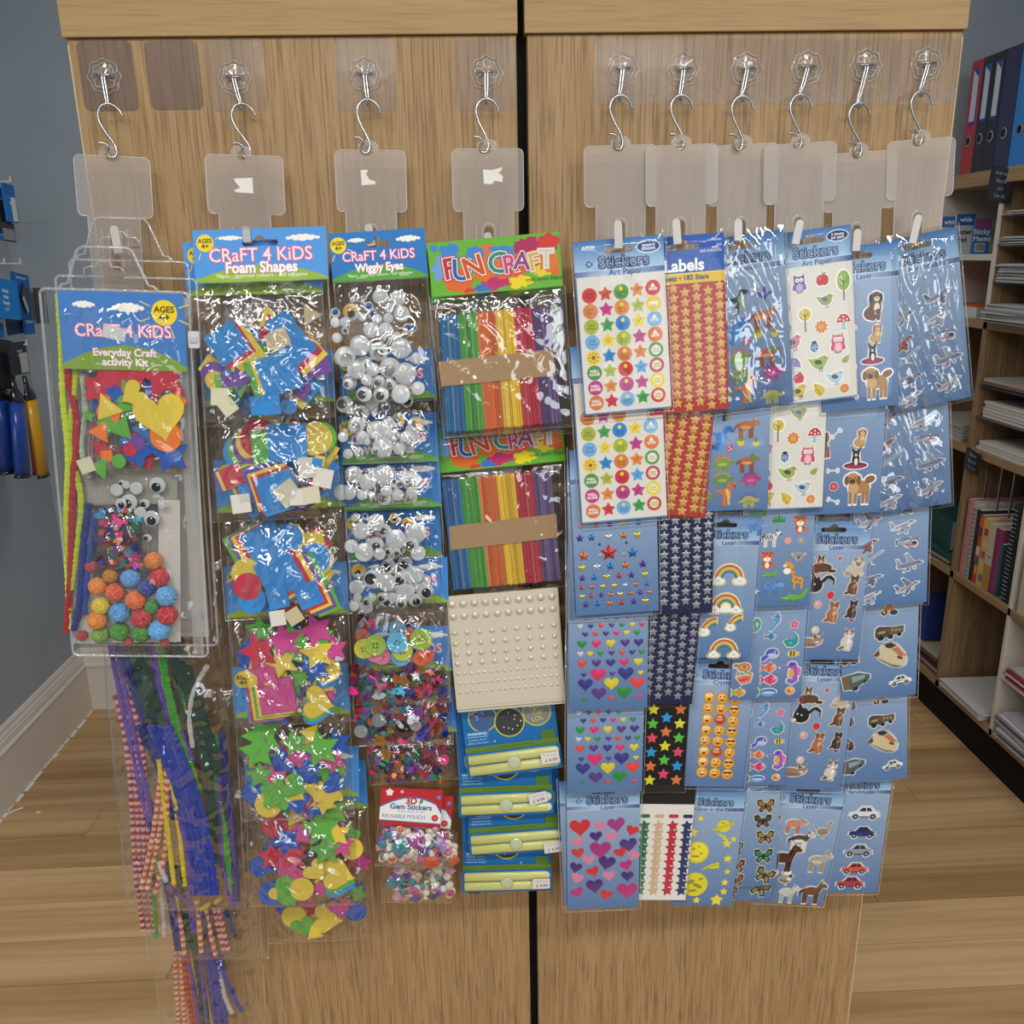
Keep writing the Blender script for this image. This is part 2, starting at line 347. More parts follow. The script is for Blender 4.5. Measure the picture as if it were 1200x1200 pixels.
for k in range(8): mb_.tube(curve([(5.5*math.cos(k*.785+a), 5.5*math.sin(k*.785+a), 3.6) if j == 0 else (12.5*math.cos(k*.785+a*1.6), 12.5*math.sin(k*.785+a*1.6), 3.2) for j, a in enumerate((.1, .25))]), .4, 'ffffff', 5)
petal_me = mb_.mesh('petals', True)
def slot_plate(mb, x0, x1, y0, y1, up_, lo, z0, z1, col):
    """plate with a hole; up_/lo = upper and lower chains of the hole, both left to right"""
    L, Rr = up_[0], up_[-1]
    mb.prism([(x0, y1), (x0, L[1])]+up_+[(x1, Rr[1]), (x1, y1)], z0, z1, col)
    mb.prism([(x0, y0), (x1, y0), (x1, Rr[1])]+[Rr]+lo[::-1][1:-1]+[L]+[(x0, L[1])], z0, z1, col)
for i in range(10):
    cx, cy, xa, xb = PADS[i]
    side = ('%s from the left on the left cabinet' % ordw[i]) if i < 4 else ('first on the right cabinet' if i == 4 else 'at the right edge of the right cabinet' if i == 9 else 'on the right cabinet')
    c = W(cx, cy, 1, 0)
    M = Matrix.Translation(c)@Matrix.Rotation(R(90), 4, 'X')
    t = thing('adhesive_hook', 'clear adhesive wall hook holding up the strip of '+HANG[i], 'hook', 'clear adhesive hooks across the cabinet tops', M=M)
    a = W(xa, 46, 1, 0); bq = W(xb, 130 if i < 4 else 122, 1, 0)
    mb = MB(); mb.prism(rrect((a.x-c.x)*1000, (bq.z-c.z)*1000, (bq.x-c.x)*1000, min((a.z-c.z)*1000, (1.779-c.z)*1000), 7), .05, .5+.12*(i % 2), 'ffffff')
    link('adhesive_pad', mb.mesh('pad'), t, 'pad_dusty' if i == 0 else 'pad_plastic')
    place(boss_me, 'flower_boss', t, 0, 0, 0, m='boss_plastic'); place(petal_me, 'petal_rim', t, 0, 0, 0, m='vinyl_rim')
    mb = MB()
    for sx in (-1, 1): mb.dome(sx*7, 3, 3.5, 4, 3, 'ffffff', 10, 4)
    mb.tube([(-11, 1, 4), (11, 1, 4)], 2, 'ffffff', 8); link('pin_clip', mb.mesh('clip', True), t, 'boss_plastic')
    sx, sy = HOLE[i]; top = W(sx-1 if i else 126, sy-58, 1, -.012); dx = (top.x-c.x)*1000; dy = (top.z-c.z)*1000
    mb = MB(); mb.tube([(-8, 1, 5), (8, 1, 5)], 1.2, 'ffffff', 8)
    for q in (-1.4, 1.4): mb.tube(curve([(q, 1, 5.5), (dx*.6+q, dy*.6, 9), (dx+q*.6, dy+3, 11), (dx+q*.4, dy-2, 13)]), .95, 'ffffff', 8)
    mb.tube(curve([(dx-1.2, dy-1, 12), (dx, dy-4, 15), (dx, dy-3, 19), (dx, dy+1, 20)]), 1.2, 'ffffff', 8)
    link('steel_pin', mb.mesh('pin', True), t, 'chrome')
    # S hook
    D = -.016; hp = W(sx, sy, 1, D-.012)
    T = W(sx-1 if i else 126, sy-60, 1, D); sc = (T.z-hp.z)*1000/56.0
    path = [(15, -14.5), (12, -7), (7, -2), (0, 0), (-7, -3), (-11, -10), (-11, -18), (-7, -28), (-1, -38), (3, -47), (3, -54), (0, -58), (-5, -57), (-6, -52), (-4, -46), (-8, -42.5), (-14, -42)]
    M = Matrix.Translation(T)@Matrix.Rotation(R(90), 4, 'X')@Matrix.Rotation(R([3, 5, -4, -3, 0, 1, -2, 0, 3, 1][i]), 4, 'Z')
    mb = MB(); mb.tube(curve([(p[0]*sc, p[1]*sc, 1+k*.7) for k, p in enumerate(path)]), 1.35, 'ffffff', 8)
    o = link('s_hook', mb.mesh('s_hook', True), None, 'chrome'); o.matrix_world = M
    tag(o, 'bent steel S hook carrying the strip of '+HANG[i], 'hook', 'steel S hooks between wall hooks and strips')
    # clip strip
    xa, xb, ya, yb = HD[i]; dep = .020+.004*(i % 2)+.0015*(i % 3)
    fr = Fr((xa, ya), (xb, ya-1), (xa+2, yb), dep, dep+.001); w_, h_ = fr.w, fr.h
    t = thing('clip_strip', 'milky plastic clip strip with a wide head carrying '+HANG[i], 'display strip', 'milky clip strips', M=fr.M)
    hx, hy = fr.loc(sx, sy); hx = max(14, min(w_-14, hx)); 
    mb = MB(); z1 = .7
    hole_u = [(hx-5, 0)]+[(hx+5*math.cos(R(a)), 5*math.sin(R(a))) for a in (150, 120, 90, 60, 30)]+[(hx+5, 0)]
    hole_l = [(hx-5, 0)]+[(hx+5*math.cos(R(a)), 5*math.sin(R(a))) for a in (210, 240, 270, 300, 330)]+[(hx+5, 0)]
    tabtop = [(hx-11, 0)]+[(hx+11*math.cos(R(a)), 2+8*math.sin(R(a))) for a in (160, 130, 90, 50, 20)]+[(hx+11, 0)]
    mb.prism(tabtop+hole_u[::-1], 0, z1, 'ffffff')
    nx0, nx1 = hx-28, hx+28
    out = rrect(0, -h_, w_, 0, 6, 5)
    topc = [p for p in out if p[1] > -h_/2]; botc = [p for p in out if p[1] <= -h_/2]
    hd = topc[:]  # right-top -> left-top
    mb.prism(topc[:6]+hole_l[::-1]+topc[6:]+botc, 0, z1, 'ffffff')
    # narrow body with two tongue windows, then a plain run
    ty = -h_-17
    slot_u = [(hx-5, ty-4)]+[(hx+5*math.cos(R(a)), ty-4+5*math.sin(R(a))) for a in (150, 120, 90, 60, 30)]+[(hx+5, ty-4)]
    slot_l = [(hx-5, ty-4), (hx-4.5, ty-40), (hx+4.5, ty-40), (hx+5, ty-4)]
    slot_plate(mb, nx0, nx1, -h_-62, -h_, slot_u, slot_l, 0, z1, 'ffffff')
    mb.prism([(nx0, -h_-62), (nx1, -h_-62), (nx1, -h_-SL[i]), (nx0, -h_-SL[i])], 0, z1, 'ffffff')
    link('strip_sheet', mb.mesh('strip'), t, 'milky_strip')
    mb = MB()
    def line(p, r=.55): mb.tube([(q[0], q[1], z1) for q in p], r, 'ffffff', 5)
    ring = botc[5:]+[(nx0, -h_)]
    line(topc[5:]+botc[:6]+[(nx0, -h_), (nx0, -h_-60)]); line(topc[:6][::-1]+botc[6:][::-1]+[(nx1, -h_), (nx1, -h_-60)])
    line([topc[6]]+tabtop+[topc[5]])
    for q in (-14, 14): line([(hx+q, ty+4), (hx+q, ty-34)], .4)
    line([(hx-7, ty-36)]+[(hx+7*math.cos(R(a)), ty-2+6*math.sin(R(a))) for a in (180, 150, 120, 90, 60, 30, 0)]+[(hx+7, ty-36)], .5)
    link('moulded_rim', mb.mesh('rim'), t, 'milky_rim')
    mb = MB(); zt = TZ[i]+4
    A_ = Vector(fr.loc(*TP[i][0], zt)); B_ = Vector(fr.loc(*TP[i][1], zt)); dd = (B_-A_); ln = dd.length; dd.normalize(); sd = Vector((-dd.y, dd.x))*4.3
    cap_ = [A_+dd*4.5-dd*4.4*math.sin(R(a))+sd*math.cos(R(a)) for a in (0, 30, 60, 90, 120, 150, 180)]
    mb.prism([tuple(v) for v in cap_+[B_-sd, B_+sd]], zt, zt+.8, 'ffffff', True)
    E_ = (B_+dd*6)
    mb.add([(*(B_+sd), zt), (*(B_-sd), zt), (*(E_-sd), .7), (*(E_+sd), .7)], [(0, 1, 2, 3)], 'ffffff')
    link('hanging_tongue', mb.mesh('tongue'), t, 'milky_rim')
    res = {1: [(823, 628), (862, 626), (888, 625), (891, 680), (850, 678), (832, 676), (822, 670), (845, 660), (828, 640)], 2: [(368, 598), (395, 597), (388, 612), (398, 630), (422, 640), (418, 648), (372, 652)], 3: [(798, 596), (830, 598), (865, 588), (862, 602), (850, 606), (868, 620), (866, 640), (838, 636), (830, 648), (801, 646)]}
    if i in res:
        ox = 0 if i == 1 else 300; mb = MB(); mb.prism([fr.loc(ox+p[0]/3, p[1]/3) for p in res[i]], z1, z1+.25, 'e6e3dc'); o = link('label_remnant', mb.mesh('label'), t, 'matte'); o['label'] = 'torn white paper label remnant'
mb = MB(); c = W(203, 88, 1, 0); a = W(168, 48, 1, 0); bq = W(239, 128, 1, 0)
mb.prism(rrect((a.x-c.x)*1000, (bq.z-c.z)*1000, (bq.x-c.x)*1000, (a.z-c.z)*1000, 7), .05, .8, 'ffffff')
o = link('adhesive_pad', mb.mesh('pad'), None, 'pad_dusty'); o.matrix_world = Matrix.Translation(c)@Matrix.Rotation(R(90), 4, 'X')
tag(o, 'grey adhesive pad with no hook, between the two leftmost hooks', 'adhesive pad')
# ---------------------------------------------------------------- printed sprites (unit box, y up)
def e(x, y, a, b, c, r=0): return ('e', x, y, a, b, c, r)
def g(c, *p): return ('p', [(p[i], p[i+1]) for i in range(0, len(p), 2)], c)
def quad(b, l=None, neck=0.0, ear='2c2420', hd=None, tail=None, belly=None, legl=-.85, mane=None, horn=None, spots=None):
    l = l or b; hd = hd or b; o = []
    for x in (-.58, -.4, .2, .38): o.append(g(l, x-.08, .1, x+.12, .1, x+.09, legl, x-.07, legl))
    o.append(e(-.1, .12, .58, .32, b))
    if belly: o.append(e(-.1, -.04, .42, .13, belly))
    hy = .38+neck
    o.append(g(b, .2, .3, .5, -.05, .72, hy-.05, .45, hy+.15))
    if mane: o.append(g(mane, .2, .35, .38, .3, .6, hy+.15, .42, hy+.2))
    o += [e(.66, hy, .24, .18, hd), e(.86, hy-.08, .14, .11, hd), g(ear, .5, hy+.1, .48, hy+.4, .64, hy+.14), e(.7, hy+.05, .035, .035, '111111')]
    if horn: o.append(g(horn, .62, hy+.12, .6, hy+.5, .7, hy+.14))
    if tail: o.append(g(tail, -.6, .3, -.95, .1, -.98, -.3, -.88, -.1, -.62, .1))
    for s in spots or []: o.append(e(*s))
    return o
def dogsit(c, d, m): return [e(-.25, -.5, .5, .42, c), e(0, -.1, .4, .55, c), e(.1, -.25, .2, .4, m), g(c, 0, -.3, .1, -.95, .3, -.95, .35, -.2), g(c, -.3, -.4, -.25, -.95, -.05, -.95, -.02, -.3), e(.05, .5, .36, .33, c), e(-.28, .42, .13, .28, d), e(.36, .42, .12, .28, d), e(.1, .38, .18, .15, m), e(.1, .42, .06, .05, '111111'), e(-.06, .58, .045, .045, '111111'), e(.22, .58, .045, .045, '111111')]
def catsit(c, d, m): return [e(-.1, -.35, .45, .58, c), e(.1, -.4, .2, .45, m), g(c, .1, -.3, .08, -.95, .25, -.95, .35, -.2), g(c, -.15, -.4, -.2, -.95, 0, -.95, .05, -.3), e(.05, .42, .36, .3, c), g(d, -.28, .5, -.3, .95, -.02, .68), g(d, .38, .5, .42, .95, .12, .68), e(.05, .32, .16, .12, m), e(-.1, .47, .06, .06, '2a3a1a'), e(.2, .47, .06, .06, '2a3a1a'), e(.05, .36, .04, .03, 'c07070'), e(-.55, -.75, .3, .1, d, 25)]
def bird(c, wg, t='444444'): return [g(c, -.9, .45, -.55, -.2, -.2, -.5, .3, -.45, .5, .1, .1, .2), e(.15, 0, .55, .45, c), e(.5, .32, .28, .26, c), g('e8a030', .75, .4, 1, .3, .74, .22), e(0, .05, .32, .2, wg, -15), e(.55, .38, .05, .05, '111111'), g(t, .05, -.4, .1, -.4, .1, -.8, .05, -.8), g(t, .25, -.4, .3, -.4, .3, -.8, .25, -.8)]
def owl(c, w_, bl): return [e(0, -.15, .5, .62, c), g(c, -.5, .2, -.55, .95, -.2, .75, .2, .75, .55, .95, .5, .2), e(0, .35, .5, .4, c), e(-.5, -.2, .16, .4, w_, -15), e(.5, -.2, .16, .4, w_, 15), e(0, -.3, .34, .42, bl), e(-.2, .42, .2, .2, 'f6f2ea'), e(.2, .42, .2, .2, 'f6f2ea'), e(-.18, .4, .09, .05, '333333'), e(.18, .4, .09, .05, '333333'), g('e8a030', -.07, .28, .07, .28, 0, .12), g('996040', -.25, -.7, -.1, -.7, -.15, -.9), g('996040', .1, -.7, .25, -.7, .15, -.9)]
def tree(c, k): return [g('4a3a34', -.04, .2, .04, .2, .04, -1, -.04, -1), e(0, .3, .45 if k else .42, .45 if k else .65, c), e(-.1, .35, .2, .3, mix(hexc(c), (1, 1, .8), .25)), g('4a3a34', -.02, .6, .02, .6, .03, -.2, -.03, -.2), g('4a3a34', 0, .1, .25, .4, .22, .42, 0, .2), g('4a3a34', 0, .1, -.25, .4, -.22, .42, 0, .2)]
def flow(c, m): return [e(.55*math.cos(a*1.047), .55*math.sin(a*1.047), .34, .34, c) for a in range(6)]+[e(0, 0, .32, .32, m)]
def mush(c, dot): return [g('9fc4cc', -.2, 0, .2, 0, .25, -.9, -.25, -.9), g(c, -.8, -.05, -.6, .45, -.25, .8, .25, .8, .6, .45, .8, -.05)]+[e(x, y, .11, .1, dot) for x, y in ((-.4, .25), (0, .5), (.4, .2), (0, .12))]
def fly(c, d, ed='1c1a18'): return [g(ed, -.05, .1, -.5, .85, -1, .75, -.95, .1, -.55, -.05, -.75, -.6, -.4, -.85, -.05, -.25), g(ed, .05, .1, .5, .85, 1, .75, .95, .1, .55, -.05, .75, -.6, .4, -.85, .05, -.25), g(c, -.1, .1, -.5, .65, -.85, .6, -.8, .15, -.4, .02), g(c, .1, .1, .5, .65, .85, .6, .8, .15, .4, .02), g(d, -.08, -.08, -.45, -.1, -.6, -.5, -.4, -.65), g(d, .08, -.08, .45, -.1, .6, -.5, .4, -.65), e(-.6, .4, .1, .1, d), e(.6, .4, .1, .1, d), e(0, 0, .07, .5, ed)]
def fish(c, d, f='ffffff'): return [g(d, -.5, 0, -1, .5, -.85, 0, -1, -.5), e(.1, 0, .65, .42, c), g(d, -.1, .35, .15, .7, .35, .3), g(d, -.1, -.35, .1, -.6, .3, -.3), e(.0, .0, .12, .38, d), e(.5, .12, .1, .1, f), e(.52, .12, .05, .05, '111111')]
def carr(c, dk='20242c'): return [g(c, -1, -.2, -.9, .08, -.5, .12, -.2, .45, .35, .45, .65, .15, .98, .05, 1, -.28), g(dk, -.4, .12, -.16, .38, .08, .38, .08, .12), g(dk, .14, .12, .14, .38, .33, .38, .52, .14), e(-.58, -.26, .2, .2, '15161a'), e(.58, -.26, .2, .2, '15161a'), e(-.58, -.26, .1, .1, '9a9ea4'), e(.58, -.26, .1, .1, '9a9ea4'), g('e8e8e0', .85, -.02, .98, -.02, .98, -.1, .85, -.1), g(dk, -.3, -.3, .3, -.3, .3, -.24, -.3, -.24)]
def plane(c, d, k=0): return [g(c, -.95, -.2, -.8, -.02, .55, .22, .95, .12, .85, -.02, -.2, -.28, -.8, -.3), g(d, -.9, -.1, -1, .35, -.82, .35, -.6, .02), g(d, -.1, .05, -.35, .75, -.15, .78, .35, .15) if k % 2 else g(d, -.2, -.1, .1, -.7, .3, -.66, .3, -.02), g(d, .0, -.12, -.5, -.55, -.3, -.6, .35, -.08), g('28303c', .5, .19, .72, .18, .8, .1, .56, .1), g('8a4a50', -.6, -.12, .5, .1, .5, .05, -.6, -.18), e(-.1, -.42, .07, .07, '22242a'), e(.35, -.3, .06, .06, '22242a')]
def heli(c): return [e(.3, -.1, .55, .27, c), g(c, 0, .05, -.9, .12, -.9, .02, 0, -.15), g('596070', -.95, .3, -.8, .3, -.85, -.12, -.98, -.12), g('444a55', -.55, .42, 1, .3, 1, .26, -.55, .36), g('444a55', .25, .1, .33, .1, .33, .38, .25, .38), e(.6, -.02, .2, .14, '2a3444'), g('8a4a50', -.2, -.12, .8, -.12, .75, -.18, -.2, -.18), g('444a55', 0, -.42, .65, -.42, .65, -.47, 0, -.47), g('444a55', .15, -.3, .2, -.3, .2, -.45, .15, -.45)]
def rb(k):
    o = []; cs = ['b84848', 'd89048', 'd8c860', '6a9a5a', '5868a0']
    def arc(r0, r1, a0, a1, cx, cy, c): return ('p', [(cx+r0*math.cos(R(a)), cy+r0*math.sin(R(a))) for a in range(a0, a1+1, 12)]+[(cx+r1*math.cos(R(a)), cy+r1*math.sin(R(a))) for a in range(a1, a0-1, -12)], c)
    if k < 2:
        for i, c in enumerate(cs): o.append(arc(.8-i*.09, .71-i*.09, 0, 180, 0, -.35, c))
        for s in (-1, 1): o += [e(s*.62, -.5, .3, .2, 'ecebe4'), e(s*.78, -.55, .18, .14, 'ecebe4'), e(s*.45, -.55, .18, .14, 'ecebe4'), e(s*.62, -.36, .16, .14, 'ecebe4'), e(s*.62, -.5, .1, .02, '555555')]
        if k == 1: o += [e(0, -.35, .32, .3, 'f0e2a0'), e(0, -.36, .24, .22, 'f6efc4'), e(0, -.5, .5, .16, 'ecebe4')]
    else:
        for i, c in enumerate(cs): o.append(arc(1.3-i*.13, 1.17-i*.13, 90, 168, .75, -.55, c))
        o += [e(-.3, -.55, .45, .25, 'ecebe4'), e(-.45, -.35, .22, .2, 'ecebe4'), e(-.1, -.38, .22, .2, 'ecebe4'), e(-.3, -.5, .1, .03, '555555')]
    return o
def emo(c, k):
    o = [e(0, 0, .95, .95, 'b86f10'), e(0, .02, .88, .88, c), e(-.1, .25, .55, .45, mix(hexc(c), (1, .95, .5), .35))]
    if k == 0: o += [e(-.3, .2, .1, .16, '3a2408'), e(.3, .2, .1, .16, '3a2408'), e(0, -.35, .35, .12, '7a3010')]
    elif k == 1: o += [e(-.3, .2, .18, .07, '3a2408'), e(.3, .2, .18, .07, '3a2408'), g('b03020', -.45, -.15, .45, -.15, .2, -.55, -.2, -.55)]
    elif k == 2: o += [g('2a2a2a', -.7, .35, .7, .35, .55, .02, .12, .02, 0, .2, -.12, .02, -.55, .02), e(0, -.4, .35, .08, '7a3010')]
    elif k == 3: o += [e(-.3, .25, .2, .2, 'ffffff'), e(.3, .25, .2, .2, 'ffffff'), e(-.3, .22, .08, .08, '222222'), e(.3, .22, .08, .08, '222222'), e(0, -.35, .22, .22, '6a1810')]
    elif k == 4: o += [e(-.3, .2, .12, .15, '3a2408'), g('3a2408', .15, .15, .5, .3, .5, .2, .15, .08), g('a02828', -.4, -.1, .4, -.1, .25, -.5, -.25, -.5), g('fafafa', -.35, -.1, .35, -.1, .3, -.2, -.3, -.2)]
    elif k == 5: o += [g('3a1008', -.55, .4, -.1, .2, -.12, .1, -.55, .28), g('3a1008', .55, .4, .1, .2, .12, .1, .55, .28), e(0, -.4, .3, .1, '4a0f08')]
    return o
def dino(c, pl, bl=None):
    o = [g(c, -.5, .1, -1, -.25, -.98, -.32, -.4, -.2), e(0, -.05, .6, .38, c), e(.72, -.08, .26, .19, c)]
    for x in (-.4, -.18, .2, .4): o.append(g(c, x-.1, -.1, x+.1, -.1, x+.08, -.75, x-.08, -.75))
    for i in range(7):
        a = R(165-i*24); o.append(('p', [(.55*math.cos(a+.18), -.02+.36*math.sin(a+.18)), (.85*math.cos(a), .02+.75*math.sin(a)), (.55*math.cos(a-.18), -.02+.36*math.sin(a-.18))], pl))
    if bl: o.append(e(0, -.2, .4, .14, bl))
    return o+[e(.8, -.02, .04, .04, '111111')]
def trex(c, d): return [g(c, -.15, -.1, -.95, .25, -1, .4, -.6, .3, 0, .35), e(0, 0, .36, .45, c, 20), g(c, -.1, .2, .15, .85, .45, .6, .25, .1), e(.45, .72, .36, .2, c, -8), g('701a14', .4, .66, .82, .62, .7, .52), g(c, .2, .2, .5, .12, .5, .04, .2, .02), g(c, -.25, -.2, -.35, -.9, .05, -.9, -.05, -.7, .1, -.2), g(d, .05, -.2, .1, -.85, .38, -.85, .25, -.7, .3, -.2), e(.12, .05, .16, .38, d, 20), e(.42, .8, .04, .04, '111111')]
def outlined(n, c='f2f0e8'): return n
GRD = {}
def grass(): return [g('2f8a3a', -.9, -.4, -.85, .3, -.6, -.1, -.5, .6, -.25, 0, 0, .85, .2, 0, .45, .6, .55, -.05, .85, .3, .9, -.4)]
